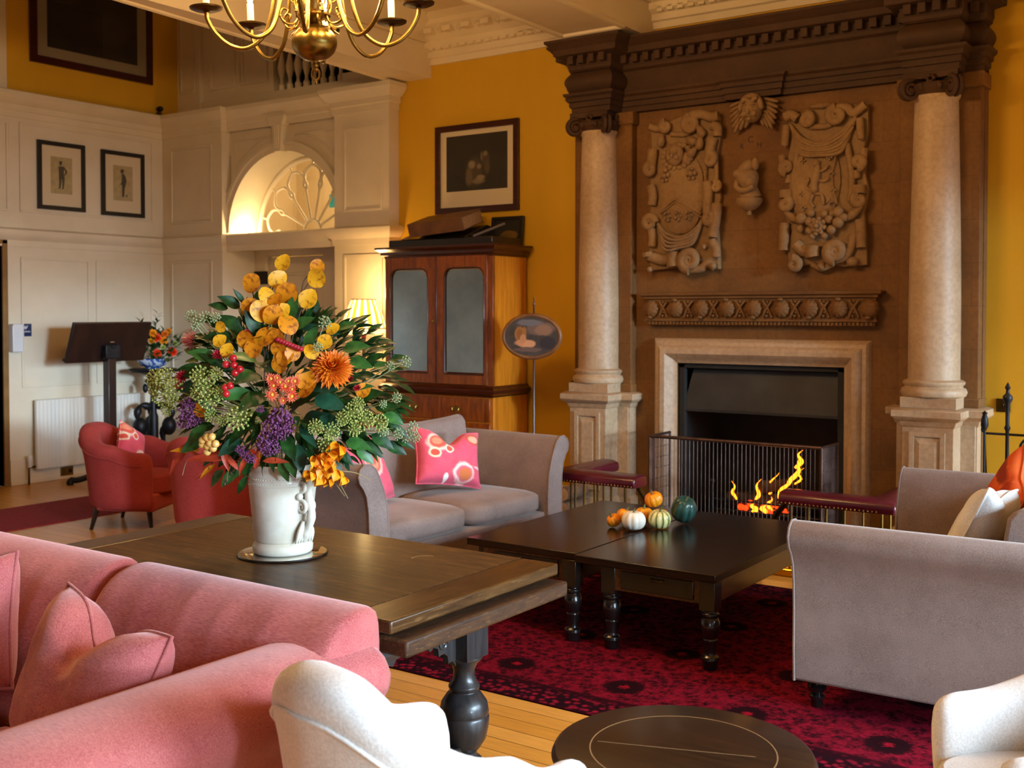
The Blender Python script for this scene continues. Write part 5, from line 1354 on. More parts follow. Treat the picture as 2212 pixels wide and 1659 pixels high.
# gourds heaped over the seam between them
def gourd(mat, r_, flat=.8, ribs=10, depth=.1, seed=0, stem=True, pinch=.22, long=1.0):
    mb = MB(); n = 60; m = 16
    def fn(i, j):
        a = 2 * PI * i / n; t_ = -PI / 2 + PI * j / (m - 1)
        k = 1 - depth * (1 - abs(math.cos(a * ribs / 2)) ** .7) * math.cos(t_) ** .6 if abs(math.cos(t_)) > 1e-6 else 1
        rr = r_ * math.cos(t_) ** .8 * k if math.cos(t_) > 1e-6 else .0004
        z = r_ * flat * math.sin(t_) * (1 - pinch * math.exp(-(math.cos(t_) / .35) ** 2))
        return (rr * math.cos(a), rr * math.sin(a), z * long)
    mb.grid(fn, n, m, cu=True)
    return mb
def put_gourd(name, label, mat, loc, r_, rot=(0, 0, 0), flat=.8, **k):
    o = obj(name, gourd(mat, r_, flat, **k), mat, smooth=80); o.location = loc; o.rotation_euler = rot
    tag(o, label, 'pumpkin' if 'pumpkin' in name else 'squash', 'gourds heaped on the low tables')
    zt = r_ * flat * .8
    b = MB(); b.tube(catmull([(0, 0, zt - .004), (.002, .001, zt + .012), (.008, .003, zt + .024)], 3), [.009, .007, .006, .005, .005, .004, .005], 7); obj('stem', b, MT['stem'], o)
    return o
ZT = .467
put_gourd('pumpkin', 'small white ribbed pumpkin at the front of the heap', MT['pwhite'], (-3.005, 5.53, ZT + .055), .069, (0, 0, .3), .82, ribs=10)
put_gourd('squash', 'cream squash with green stripes beside the white pumpkin', MT['striped'], (-2.905, 5.655, ZT + .054), .066, (.1, .1, 0), .84, ribs=10)
put_gourd('squash', 'dark blue-green acorn squash at the right of the heap', MT['pgreen'], (-2.865, 5.88, ZT + .082), .075, (R(18), R(14), .4), 1.0, ribs=9, depth=.16, long=1.05)
put_gourd('pumpkin', 'small orange pumpkin perched on top of the heap', MT['porange'], (-3.02, 5.80, ZT + .135), .054, (R(20), R(-12), 0), .84)
put_gourd('pumpkin', 'tiny orange pumpkin at the left end of the heap', MT['porange'], (-3.14, 5.54, ZT + .04), .042, (R(30), R(-20), 0), .84)
put_gourd('pumpkin', 'small orange pumpkin tucked behind the white one on the left', MT['porange'], (-3.13, 5.65, ZT + .05), .048, (R(-10), R(16), 0), .84)
put_gourd('pumpkin', 'amber pumpkin hidden between the white and top orange ones', m_plain('amber pumpkin skin', 'e8a01c', 'd07a10', .35, 8), (-3.035, 5.71, ZT + .055), .055, (0, 0, 1), .86)
put_gourd('pumpkin', 'orange pumpkin under the topmost one at the back', MT['porange'], (-2.99, 5.835, ZT + .043), .046, (0, .1, .6), .86)

# ------------------------------------------------------------------ round table
ro = thing('round_table', 'dark round wooden table with an inlaid ring, in the near foreground', 'table', (-1.36, 2.79, 0))
b = MB(); b.lathe([(.0005, .445), (.34, .445), (.36, .452), (.366, .463), (.36, .476), (.352, .48), (.0005, .48)], seg=72); obj('tabletop', b, MT['roundwood'], ro, smooth=40)
b = MB(); b.tube([(.258 * math.cos(2 * PI * k / 72), .258 * math.sin(2 * PI * k / 72), .4801) for k in range(72)], .0022, 5, closed=True, flat=.4); obj('inlay_ring', b, m_plain('pale boxwood inlay', '8a6a46', rough=.5), ro)
b = MB(); b.slab(-.24, .2, -.0015, .0015, .4795, .4806, TM((0, 0, 0), (0, 0, R(20)))); obj('board_joint', b, m_plain('joint', '7a5c3c', rough=.6), ro, smooth=0)
b = MB(); b.lathe([(.05, .05), (.06, .08), (.035, .14), (.04, .22), (.06, .28), (.035, .36), (.05, .42), (.1, .446)], seg=24); obj('pedestal', b, MT['ebony'], ro, smooth=50)
for k in range(3):
    a = R(30 + 120 * k); b = MB(); b.tube(catmull([(.03 * math.cos(a), .03 * math.sin(a), .1), (.14 * math.cos(a), .14 * math.sin(a), .075), (.24 * math.cos(a), .24 * math.sin(a), .016)], 5), .018, 8); obj('leg', b, MT['ebony'], ro, smooth=50)

# ------------------------------------------------------------------ carpets
rg = MB(); rg.slab(-3.0, 3.0, -1.27, 1.27, 0, .006); o = obj('rug', rg, MT['rug'], smooth=0); o.location = (-2.72, 5.26, 0); tag(o, 'large red oriental rug with a patterned border under the low tables', 'rug')
rg = MB(); rg.slab(-.47, .47, -3.2, 2.35, 0, .008); o = obj('runner_carpet', rg, MT['runner'], smooth=0); o.location = (-8.55, 5.5, 0); tag(o, 'plain red runner carpet crossing the boards at the far left', 'carpet')

# ------------------------------------------------------------------ bureau bookcase with mirrored doors
cb = thing('bookcase_cabinet', 'tall walnut bureau bookcase with two mirrored doors beside the chimneypiece', 'cabinet', (-5.995, 7.76, 0))
KX0, KX1, KY0, KY1 = -6.585, -5.41, 7.5, 8.0
def cbp(name, b, m, par=None, **k): return obj(name, b, m, par or cb, world=True, **k)
b = MB(); b.slab(KX0, KX1, KY0 + .02, KY1, 1.07, 2.2); b.slab(KX0 - .01, KX1 + .01, KY0 + .0, KY1, .1, .99); cbp('carcass', b, MT['walnutLit'], bevel=.003)
for x0_, x1_ in ((KX1 - .05, KX1 + .004), (KX0 - .004, KX0 + .004)): b = MB(); b.slab(x0_, x1_, KY0, KY0 + .03, 1.07, 2.2); cbp('corner_stile', b, MT['walnut'], bevel=.002)
cpath = [(KX0, KY1), (KX0, KY0), (KX1, KY0), (KX1, KY1)]
b = MB(); b.sweep([(-.03, 2.17), (.004, 2.17), (.01, 2.19), (.03, 2.2), (.035, 2.225), (.06, 2.245), (.07, 2.25), (.07, 2.268), (-.03, 2.268)], cpath); b.slab(KX0, KX1, KY0, KY1, 2.2, 2.268); cbp('cornice', b, MT['walnutD'], smooth=30)
b = MB(); b.slab(KX0 + .02, KX1 - .02, KY0 + .02, KY1 - .05, 2.268, 2.335); cbp('top_board', b, MT['ebony'], bevel=.006)
b = MB(); b.sweep([(-.03, .985), (.012, .985), (.02, 1.0), (.045, 1.015), (.05, 1.03), (.05, 1.045), (.03, 1.055), (.012, 1.08), (-.03, 1.08)], cpath); cbp('waist_moulding', b, MT['walnutD'], smooth=30)
b = MB(); b.sweep([(-.03, .06), (.03, .06), (.03, .12), (.01, .15), (-.03, .15)], cpath); cbp('plinth_moulding', b, MT['walnutD'], smooth=30)
for x in (KX0 + .06, KX1 - .06):
    for y_ in (KY0 + .06, KY1 - .06):
        b = MB(); b.lathe([(.03, 0), (.05, .015), (.055, .035), (.045, .06), (.03, .065)], (x, y_, 0), 18); cbp('bun_foot', b, MT['walnutD'])
for s_, x0, x1 in ((-1, KX0 + .006, -6.008), (1, -6.002, KX1 - .052)):
    w_, h_ = x1 - x0, 1.1; cx = (x0 + x1) / 2; mx = -6.309 if s_ < 0 else -5.705
    hole = [(x + mx - cx, z) for x, z in rrect(.42, .905, .012, 3, tl=.075, tr=.075)]
    hole = [(x, z - .012) for x, z in hole]
    b = MB(); b.ringplate(w_, h_, hole, -.014, .012, TM((cx, KY0 + .008, 1.635))); d_ = cbp('door', b, MT['walnut'], bevel=.002)
    b = MB(); hh = [(x * 1.0, z) for x, z in hole]; n_ = len(hh)
    b.tube([(x + cx, KY0 - .007, z + 1.635) for x, z in hh], .006, 6, closed=True); cbp('glazing_bead', b, MT['walnutD'], d_, smooth=60)
    b = MB(); b.poly([(x + cx, KY0 + .004, z + 1.635) for x, z in hh], [tuple(range(n_))])
    b.poly([(x + cx, KY0 + .010, z + 1.635) for x, z in hh], [tuple(range(n_))]); cbp('mirror', b, MT['mirror'], d_, smooth=0)
    b = MB(); inner = [((x - mx + cx) * .93 + mx - cx, z * .965) for x, z in hh]
    b.grid(lambda i, j: ((inner if j else hh)[i][0] + cx, KY0 + (.0015 if j else .0037), (inner if j else hh)[i][1] + 1.635), n_, 2, cu=True); cbp('bevelled_edge', b, MT['mirrord'], d_, smooth=0)
b = MB(); b.slab(-6.012, -5.998, KY0 - .012, KY0 + .01, 1.09, 2.19); cbp('meeting_bead', b, MT['walnutD'], bevel=.003)
b = MB(); b.ell((-6.045, KY0 - .008, 1.62), (.012, .004, .02), seg=12, rings=8); cbp('escutcheon', b, MT['brass'])
for z0, z1 in ((.78, .975), (.565, .765), (.35, .55), (.16, .335)):
    b = MB(); b.slab(KX0 + .02, KX1 - .02, KY0 - .016, KY0 + .004, z0, z1); d_ = cbp('drawer', b, MT['walnut'], bevel=.004)
    for x in (-6.25, -5.78):
        zc = (z0 + z1) / 2; b = MB(); b.prism([(x - .05, zc), (x - .035, zc + .022), (x - .015, zc + .016), (x, zc + .03), (x + .015, zc + .016), (x + .035, zc + .022), (x + .05, zc), (x + .03, zc - .02), (x, zc - .028), (x - .03, zc - .02)], KY0 - .02, KY0 - .015)
        b.tube(catmull([(x - .035, KY0 - .03, zc + .004), (x - .03, KY0 - .035, zc - .02), (x, KY0 - .036, zc - .03), (x + .03, KY0 - .035, zc - .02), (x + .035, KY0 - .03, zc + .004)], 4), .004, 6)
        for q in (-.035, .035): b.ell((x + q, KY0 - .025, zc + .004), .008, seg=8, rings=6)
        cbp('drawer_handle', b, MT['brass'], d_, smooth=40)
# on top of it: a wedge under a big book, a small dark picture, a stick
zt = 2.336
bk = thing('book', 'big old leather book lying tilted on top of the cabinet', 'book', (-6.02, 7.67, zt + .09), rot=(R(15), R(-5), R(8)))
b = MB(); b.slab(-.27, .27, -.19, .19, -.006, .0); b.slab(-.27, .27, -.19, .19, .105, .112); b.slab(-.272, .27, -.2, -.188, -.006, .112); obj('cover', b, MT['book'], bk, bevel=.003)
b = MB(); b.slab(-.262, .262, -.187, .182, .001, .104); obj('page_block', b, MT['pages'], bk, smooth=0)
ws = MB(); ws.prism([(7.44 + .06, zt), (7.93, zt), (7.93, zt + .11), (7.86, zt + .125)], -6.42, -5.72)
for v in ws.bm.verts: v.co = (v.co.y, v.co.x, v.co.z)
o = obj('book_rest', ws, MT['ebony'], bevel=.004, smooth=30); tag(o, 'dark wedge shaped book rest under the big tilted book', 'book rest')
sp = thing('picture', 'small dark framed picture leaning on the wall at the right end of the cabinet top', 'picture', (-5.61, 7.975, zt - .066), rot=(R(-8), 0, 0))
b = MB(); b.ringplate(.34, .27, [(x, z) for x, z in rrect(.28, .21, .004, 2)], -.012, .012, TM((0, 0, .135 + .0))); obj('frame', b, MT['frameblk'], sp, bevel=.002)
b = MB(); b.slab(-.14, .14, 0, .006, .03, .24); obj('picture_sheet', b, m_blobs('dark small painting', '15140f', [(.02, .1, .1, .05, '6a4c18'), (-.05, .07, .06, .04, '4a3a18')], .6), sp, smooth=0)
st = MB(); st.tube([(-5.70, 7.62, zt + .013), (-5.48, 7.78, zt + .12)], .011, 8); o = obj('paper_roll', st, m_plain('grey rolled paper', '6a5a50', rough=.8)); tag(o, 'thin grey paper roll leaning across the small dark picture', 'paper roll')

# ------------------------------------------------------------------ oval pole screen
ps_ = thing('pole_screen', 'painted oval fire screen on a slim pole beside the cabinet', 'fire screen', (-4.93, 7.4, 0))
b = MB(); b.lathe([(.016, .2), (.016, .5), (.022, .52), (.011, .55), (.0085, 1.2), (.0075, 1.75), (.012, 1.765), (.006, 1.78), (.004, 1.815), (.0005, 1.83)], seg=12); obj('pole', b, MT['walnutD'], ps_, smooth=50)
for k in range(3):
    a = R(-90 + 120 * k); b = MB(); b.tube(catmull([(0, 0, .26), (.07 * math.cos(a), .07 * math.sin(a), .24), (.15 * math.cos(a), .15 * math.sin(a), .08), (.21 * math.cos(a), .21 * math.sin(a), .014)], 5), .014, 8); obj('leg', b, MT['walnutD'], ps_, smooth=50)
scr = m_blobs('painted oval screen', '4a4644', [(.08, .06, .14, .06, '6e5a52'), (.1, .05, .08, .05, '8a6a58'), (-.1, .02, .05, .07, 'a06c3c'), (-.1, .02, .03, .05, '8a5a30'), (-.06, .03, .02, .06, '9a6a3c'), (-.05, -.055, .1, .035, 'c8906a'), (-.02, -.06, .06, .03, 'd09a74'), (-.07, -.02, .03, .04, 'c08860'), (.14, -.05, .08, .06, '2e2c34'), (-.02, .11, .12, .03, '6a6a72'), (-.03, -.105, .14, .02, '6a5650')], .45, '3a3836', 16)
e_ = bpy.data.objects
b = MB(); A_, B_ = .255, .178
def ov(k, y_): return [(A_ * k * math.cos(2 * PI * i / 48), y_, B_ * k * math.sin(2 * PI * i / 48)) for i in range(48)]
b.grid(lambda i, j: [ov(.0005, -.012), ov(.9, -.012), ov(.9, .012), ov(.0005, .012)][j][i], 48, 4, cu=True)
so = obj('painted_oval', b, scr, ps_, smooth=30); so.location = (0, -.03, 1.505); so.rotation_euler = (0, 0, R(12))
b = MB(); b.tube([(A_ * .95 * math.cos(2 * PI * i / 48), 0, B_ * .95 * math.sin(2 * PI * i / 48)) for i in range(48)], .017, 8, closed=True); obj('oval_frame', b, m_plain('rubbed oval frame', '6a4428', '8a5e38', .4, 8), so, smooth=60)
b = MB(); b.box((0, .02, 0), (.03, .03, .04)); obj('clasp', b, MT['brassD'], so)

# ------------------------------------------------------------------ lamp on a side table behind the flowers
tb = thing('side_table', 'small dark side table under the lit lamp', 'table', (-6.95, 7.6, 0))
b = MB(); b.slab(-.3, .3, -.24, .24, .72, .75); obj('tabletop', b, MT['mahog'], tb, bevel=.006)
b = MB(); b.slab(-.26, .26, -.2, .2, .6, .72); obj('apron', b, MT['mahogY'], tb)
for sx in (-1, 1):
    for sy in (-1, 1): b = MB(); b.tube([(sx * .24, sy * .18, .62), (sx * .25, sy * .19, 0)], [.024, .014], 8); obj('leg', b, MT['mahogY'], tb)
lp = thing('table_lamp', 'lit table lamp with a gold and white striped pleated shade', 'lamp', (-6.94, 7.6, .75))
b = MB(); b.lathe([(.0005, 0), (.085, 0), (.085, .02), (.06, .03), (.03, .05), (.028, .1), (.018, .3), (.014, .6), (.018, .7), (.026, .75), (.03, .775), (.012, .79), (.01, .86), (.0005, .86)], seg=24); obj('lamp_stem', b, MT['walnutD'], lp, smooth=50)
def m_shade():
    m, nt, b_ = newmat('pleated silk shade'); tc = nt.nodes.new('ShaderNodeTexCoord'); sx = nt.nodes.new('ShaderNodeSeparateXYZ'); nt.links.new(tc.outputs['Object'], sx.inputs[0])
    at = N(nt, 'ShaderNodeMath', operation='ARCTAN2'); nt.links.new(sx.outputs[1], at.inputs[0]); nt.links.new(sx.outputs[0], at.inputs[1])
    ml = N(nt, 'ShaderNodeMath', operation='MULTIPLY'); nt.links.new(at.outputs[0], ml.inputs[0]); ml.inputs[1].default_value = 15
    sn = N(nt, 'ShaderNodeMath', operation='SINE'); nt.links.new(ml.outputs[0], sn.inputs[0])
    ad = N(nt, 'ShaderNodeMath', operation='MULTIPLY_ADD'); nt.links.new(sn.outputs[0], ad.inputs[0]); ad.inputs[1].default_value = .5; ad.inputs[2].default_value = .5
    c = ramp(nt, ad.outputs[0], [(.35, lin('e8a428')), (.65, lin('fff0c0'))])
    nt.links.new(c, b_.inputs['Base Color']); nt.links.new(c, b_.inputs['Emission Color']); b_.inputs['Emission Strength'].default_value = LAMP_E; b_.inputs['Roughness'].default_value = .8
    return m
b = MB(); n_ = 120
def fs(i, j):
    a = 2 * PI * i / n_; t_ = j / 8; r_ = .205 + (.112 - .205) * t_ + .01 * math.sin(PI * t_); r_ *= 1 + .014 * math.sin(a * 30)
    return (r_ * math.cos(a), r_ * math.sin(a), .80 + .265 * t_)
b.grid(fs, n_, 9, cu=True); sh_ = obj('lamp_shade', b, m_shade(), lp, smooth=80)
b = MB(); b.lathe([(.206, .797), (.2, .765), (.14, .745), (.13, .745), (.198, .762), (.204, .797)], seg=40); obj('shade_hem', b, m_emit('glowing shade lining', 'ffdf90', LAMP_E * 1.1), sh_, smooth=40)
b = MB(); b.tube([(.207 * math.cos(2 * PI * i / 48), .207 * math.sin(2 * PI * i / 48), .80) for i in range(48)], .0045, 6, closed=True); b.tube([(.113 * math.cos(2 * PI * i / 48), .113 * math.sin(2 * PI * i / 48), 1.065) for i in range(48)], .0045, 6, closed=True); obj('trim_cord', b, m_plain('shade cord', '8a5a18', rough=.8), sh_)
point('table lamp', (-6.94, 7.6, 1.88), LAMP_P, (1, .66, .26), .06); point('table lamp', (-6.94, 7.6, 1.48), LAMP_P * .8, (1, .66, .26), .06)

# ------------------------------------------------------------------ left wall: pictures, radiator, lectern, plant stand
def picture(name, label, loc, rz, w, h, fw, mat_f, mount, sheet_mat, sw, sh, mountmat=None, dz=0, group=None, glass=True):
    t = thing(name, label, 'picture', loc, rz, group)
    b = MB(); b.ringplate(w, h, rrect(w - 2 * fw, h - 2 * fw, .002, 2), -.03, 0); obj('frame', b, mat_f, t, bevel=.005)
    b = MB(); b.slab(-w / 2 + fw * .8, w / 2 - fw * .8, -.012, -.006, -h / 2 + fw * .8, h / 2 - fw * .8); obj('mount', b, mountmat or MT['paper'], t, smooth=0)
    b = MB(); b.slab(-sw / 2, sw / 2, -.0145, -.012, -sh / 2 + dz, sh / 2 + dz); s_ = obj('print', b, sheet_mat, t, smooth=0)
    if glass: b = MB(); b.poly([(-w / 2 + fw, -.018, -h / 2 + fw), (w / 2 - fw, -.018, -h / 2 + fw), (w / 2 - fw, -.018, h / 2 - fw), (-w / 2 + fw, -.018, h / 2 - fw)], [(0, 1, 2, 3)]); obj('glazing', b, MT['picglass'], t, smooth=0)
    return t, s_
dkp = m_blobs('dark landscape engraving', '1a1611', [(.2, -.05, .25, .2, '2c2620'), (-.3, .1, .2, .25, '241f18')], .6, '231d16', 5)
picture('framed_picture', 'large dark framed engraving high on the yellow part of the left wall', (XL + .008, 7.05, 4.72), R(90), 1.44, 1.1, .075, MT['framered'], 1, dkp, 1.06, .74, m_plain('grey mount', '8d8272', rough=.85))
for i, (yc, zc, lb) in enumerate(((6.665, 3.07, 'black framed print of a standing man, hand on hip, left of the pair'), (7.39, 3.06, 'black framed print of a man seen from the side, right of the pair'))):
    t, s_ = picture('framed_print', lb, (XL + .002, yc, zc), R(90), .53, .685, .042, MT['frameblk'], 1, MT['paper2'], .24, .37, None, .01, 'small black framed prints')
    b = MB()                                                 # printed figure, flat on the sheet
    Y_ = -.0152
    def limb(p, w): b.tube([(x, Y_, z) for x, z in p], w, 6, flat=1); 
    if i == 0:
        b.ell((-.01, Y_, .13), (.016, .0012, .02), seg=12, rings=6); b.ell((-.008, Y_, .146), (.021, .0012, .009), seg=12, rings=6)
        pts = [(-.035, .1), (.02, .105), (.03, .09), (.024, .04), (.036, -.02), (-.03, -.02), (-.03, .04)]
        b.prism(pts, Y_ - .001, Y_ + .001)
        b.prism([(.018, .1), (.03, .1), (.066, .055), (.056, .035), (.03, .01), (.03, .02), (.046, .048)], Y_ - .001, Y_ + .001)
        b.prism([(-.028, -.015), (.002, -.015), (-.012, -.12), (-.042, -.125), (-.038, -.118), (-.028, -.11)], Y_ - .001, Y_ + .001); b.prism([(.004, -.015), (.034, -.015), (.024, -.12), (.004, -.13), (-.004, -.125), (.008, -.115)], Y_ - .001, Y_ + .001)
    else:
        b.ell((-.012, Y_, .135), (.02, .0012, .022), seg=12, rings=6); b.ell((-.008, Y_, .145), (.022, .0012, .014), seg=12, rings=6)
        b.prism([(-.015, .11), (.01, .112), (.032, .08), (.042, .03), (.025, -.03), (-.014, -.03), (-.018, .03)], Y_ - .001, Y_ + .001)
        b.prism([(-.012, .03), (-.01, .0), (-.032, -.01), (-.038, -.02), (-.03, .004)], Y_ - .001, Y_ + .001)
        b.prism([(-.012, -.03), (.02, -.03), (.012, -.13), (-.008, -.14), (-.014, -.13)], Y_ - .001, Y_ + .001); b.prism([(.03, -.12), (.048, -.1), (.05, -.125), (.034, -.135)], Y_ - .001, Y_ + .001)
    obj('printed_figure', b, MT['ink'], s_, smooth=0)
eng = m_blobs('brown figure engraving', '1d1811', [(-.02, -.04, .11, .16, '4a3e2c'), (-.05, .03, .045, .045, '8a7a5e'), (.03, .01, .03, .03, '84745a'), (-.08, -.08, .05, .1, '66583f'), (.02, -.12, .09, .03, '7a6a50'), (.1, .07, .06, .09, '453a28'), (.1, .12, .03, .03, '7d6d52'), (.06, .1, .02, .05, '6a5c44'), (.12, .0, .04, .08, '51452f'), (.05, -.09, .06, .03, '8a7a5e')], .6, '28210f', 9, hard=.45, wob=.3)
picture('framed_picture', 'framed dark engraving of a group of figures hanging above the cabinet', (-5.975, YB, 2.995), 0, .93, .8, .055, MT['framered'], 1, eng, .68, .50, None, .05)

rd = thing('radiator', 'white ribbed radiator on the panelled left wall', 'radiator', (XL + .01, 6.95, .14))
b = MB(); n_ = 30
for k in range(n_):
    y_ = -.64 + 1.28 * k / n_; b.prism([(y_ + .003, .0), (y_ + .012, .0), (y_ + .04, .0), (y_ + .04, .69), (y_ + .012, .69), (y_ + .003, .69)], -.09, -.05)
for v in b.bm.verts: v.co = (-v.co.y, v.co.x, v.co.z)
b.slab(.045, .085, -.64, .64, .0, .69); b.slab(.0, .045, -.5, -.45, .1, .6); b.slab(.0, .045, .45, .5, .1, .6)
obj('panel', b, MT['rad'], rd, bevel=.008)
b = MB(); b.tube([(.06, -.64, .03), (.06, -.7, .03), (.06, -.71, .02), (.06, -.71, -.14)], .011, 8); obj('pipe', b, MT['brassD'], rd, smooth=50)
b = MB(); b.lathe([(.018, 0), (.02, .01), (.02, .04), (.026, .05), (.026, .1), (.02, .115), (.0005, .115)], (.06, -.7, .03), 14); obj('valve', b, MT['plastic'], rd, smooth=40)

ds = thing('wall_dispenser', 'white wall dispenser beside the doorway at the far left', 'dispenser', (XL, 6.135, 1.31))
b = MB(); b.prism([(-.055, 0), (-.045, -.0), (.045, 0), (.055, .0), (.058, .25), (.045, .275), (-.045, .275), (-.058, .25)], -.085, 0)
for v in b.bm.verts: v.co = (-v.co.y, v.co.x, v.co.z)
obj('housing', b, MT['plastic'], ds, bevel=.018, segs=3)
b = MB(); b.slab(.03, .06, .052, .0575, .09, .13); obj('sensor_window', b, MT['black'], ds)
sg_ = thing('wall_sign', 'small navy blue sign with white mark beside the dispenser', 'sign', (XL, 6.262, 1.522))
b = MB(); b.slab(0, .006, -.062, .062, -.062, .062); obj('sign_panel', b, MT['navy'], sg_, smooth=0)
b = MB(); 
for pts in ([(-.022, .008), (-.016, .03), (.0, .046), (-.004, .026)], [(-.012, .006), (.004, .03), (.024, .048), (.012, .02), (-.004, .008)]): b.prism(pts, -.0072, -.006)
for v in b.bm.verts: v.co = (-v.co.y, v.co.x, v.co.z)
obj('leaf_mark', b, MT['wtext'], sg_, smooth=0)
b = MB()
for k in range(12): b.slab(.006, .0072, -.05 + .0085 * k, -.0455 + .0085 * k, -.022, -.022 + .01 + .006 * ((k * 7) % 3 == 0))
obj('lettering', b, MT['wtext'], sg_, smooth=0)
sk = thing('wall_socket', 'small brass wall socket low on the white skirting', 'socket', (XL + .028, 6.68, .08))
b = MB(); b.slab(0, .01, -.07, .07, -.045, .045); obj('plate', b, MT['brass'], sk, bevel=.003)
b = MB(); b.slab(.01, .014, .015, .05, -.02, .02); obj('plug', b, MT['black'], sk)
spt = thing('spotlight', 'tiny black spotlight on the cornice in the corner', 'light', (XL + .07, 7.82, 3.866))
b = MB(); b.lathe([(.03, 0), (.03, .012), (.01, .016), (.01, .03)], seg=12); b.ell((.01, 0, .05), (.05, .03, .03), seg=12, rings=8); obj('body', b, MT['black'], spt)

lc = thing('lectern', 'dark wooden lectern standing by the radiator with its slanted top seen from behind', 'lectern', (-9.5, 6.72, 0))
b = MB(); b.slab(-.045, .045, -.045, .045, .06, 1.3); obj('post', b, MT['lectern'], lc, bevel=.006)
pm = TM((0, 0, 1.405), (0, R(20), 0))
b = MB(); b.slab(-.02, .015, -.44, .44, -.205, .205, pm); b.slab(-.06, -.02, -.44, .44, -.205, -.175, pm); obj('reading_desk', b, MT['lectern'], lc, bevel=.005)
b = MB(); b.box((.03, 0, 1.31), (.07, .17, .14)); b.box((.06, 0, 1.36), (.05, .05, .03)); obj('bracket', b, MT['black'], lc, bevel=.01)
b = MB(); b.box((.07, -.02, 1.405), (.012, .05, .008)); obj('catch', b, MT['chrome'], lc)
for k in range(4):
    a = R(45 + 90 * k); b = MB(); b.tube(catmull([(0, 0, .14), (.14 * math.cos(a), .14 * math.sin(a), .1), (.3 * math.cos(a), .3 * math.sin(a), .05), (.38 * math.cos(a), .38 * math.sin(a), .05)], 5), .03, 8); b.lathe([(.0005, 0), (.03, .0), (.036, .03), (.02, .06), (.0005, .07)], (.38 * math.cos(a), .38 * math.sin(a), 0), 12); obj('foot', b, MT['black'], lc, smooth=60)

pl = thing('plant_stand', 'ornate black pedestal stand by the panelled corner', 'plant stand', (-9.8, 7.46, 0))
b = MB(); b.lathe([(.05, .3), (.05, .6), (.035, .64), (.03, .86), (.05, .93), (.09, .97), (.06, 1.0), (.06, 1.03), (.14, 1.06), (.24, 1.07), (.25, 1.09), (.24, 1.105), (.0005, 1.105)], seg=28); obj('column', b, MT['black'], pl, smooth=40)
for k in range(3):
    a = R(30 + 120 * k); b = MB(); c_, s2_ = math.cos(a), math.sin(a)
    b.tube(catmull([(.04 * c_, .04 * s2_, .7), (.16 * c_, .16 * s2_, .72), (.2 * c_, .2 * s2_, .6), (.1 * c_, .1 * s2_, .42), (.16 * c_, .16 * s2_, .2), (.26 * c_, .26 * s2_, .03)], 5), [.03 + .012 * math.sin(i) for i in range(26)], 10); b.ell((.17 * c_, .17 * s2_, .5), (.075, .075, .1), seg=12, rings=8); b.ell((.27 * c_, .27 * s2_, .03), .035, seg=10, rings=6)
    b.ell((.1 * c_, .1 * s2_, .9), (.03, .03, .05), seg=8, rings=6); obj('scroll_leg', b, MT['black'], pl, smooth=60)
bw = thing('flower_bowl', 'blue and white china bowl on the black pedestal stand', 'bowl', (-9.8, 7.46, 1.105))
b = MB(); b.lathe([(.0005, 0), (.07, 0), (.075, .012), (.12, .03), (.16, .07), (.17, .105), (.162, .105), (.15, .07), (.11, .04), (.0005, .03)], seg=36); obj('bowl', b, MT['bluewhite'], bw, smooth=50)

# ------------------------------------------------------------------ vase on its mirror disc
tr = thing('mirror_tray', 'round mirror disc under the cream vase', 'tray', (-3.115, 2.955, .78))
b = MB(); b.lathe([(.0005, 0), (.165, 0), (.17, .004), (.168, .009), (.0005, .009)], seg=64); obj('disc', b, MT['ebony'], tr, smooth=40)
b = MB(); b.lathe([(.0005, .0092), (.162, .0092), (.167, .0085)], seg=64); obj('mirror_face', b, MT['mirrord'], tr, smooth=30)
vs = thing('vase', 'cream ribbed stoneware vase with scrolled handles on the mirror disc', 'vase', (-3.115, 2.955, .7895), R(-6))
prof = [(.0005, 0), (.104, 0), (.112, .008), (.114, .028), (.108, .04), (.100, .046)]
z = .05
while z < .262:
    k = (z - .05) / .21; rb = .104 + .022 * k; prof += [(rb, z), (rb + .0022, z + .003)]; z += .0075
prof += [(.126, .266), (.127, .275), (.124, .280), (.127, .286), (.124, .292), (.126, .298), (.122, .305), (.124, .318), (.131, .326), (.134, .334), (.128, .34), (.12, .338), (.112, .30), (.1, .1), (.0005, .08)]
b = MB(); b.lathe(prof, seg=64); obj('body', b, MT['ceramic'], vs, smooth=60)
b = MB()
for zz in (.272, .289):
    for k in range(70): a = 2 * PI * k / 70; b.ell((.1255 * math.cos(a), .1255 * math.sin(a), zz), .0028, seg=5, rings=4)
obj('beading', b, MT['ceramic'], vs, smooth=80)
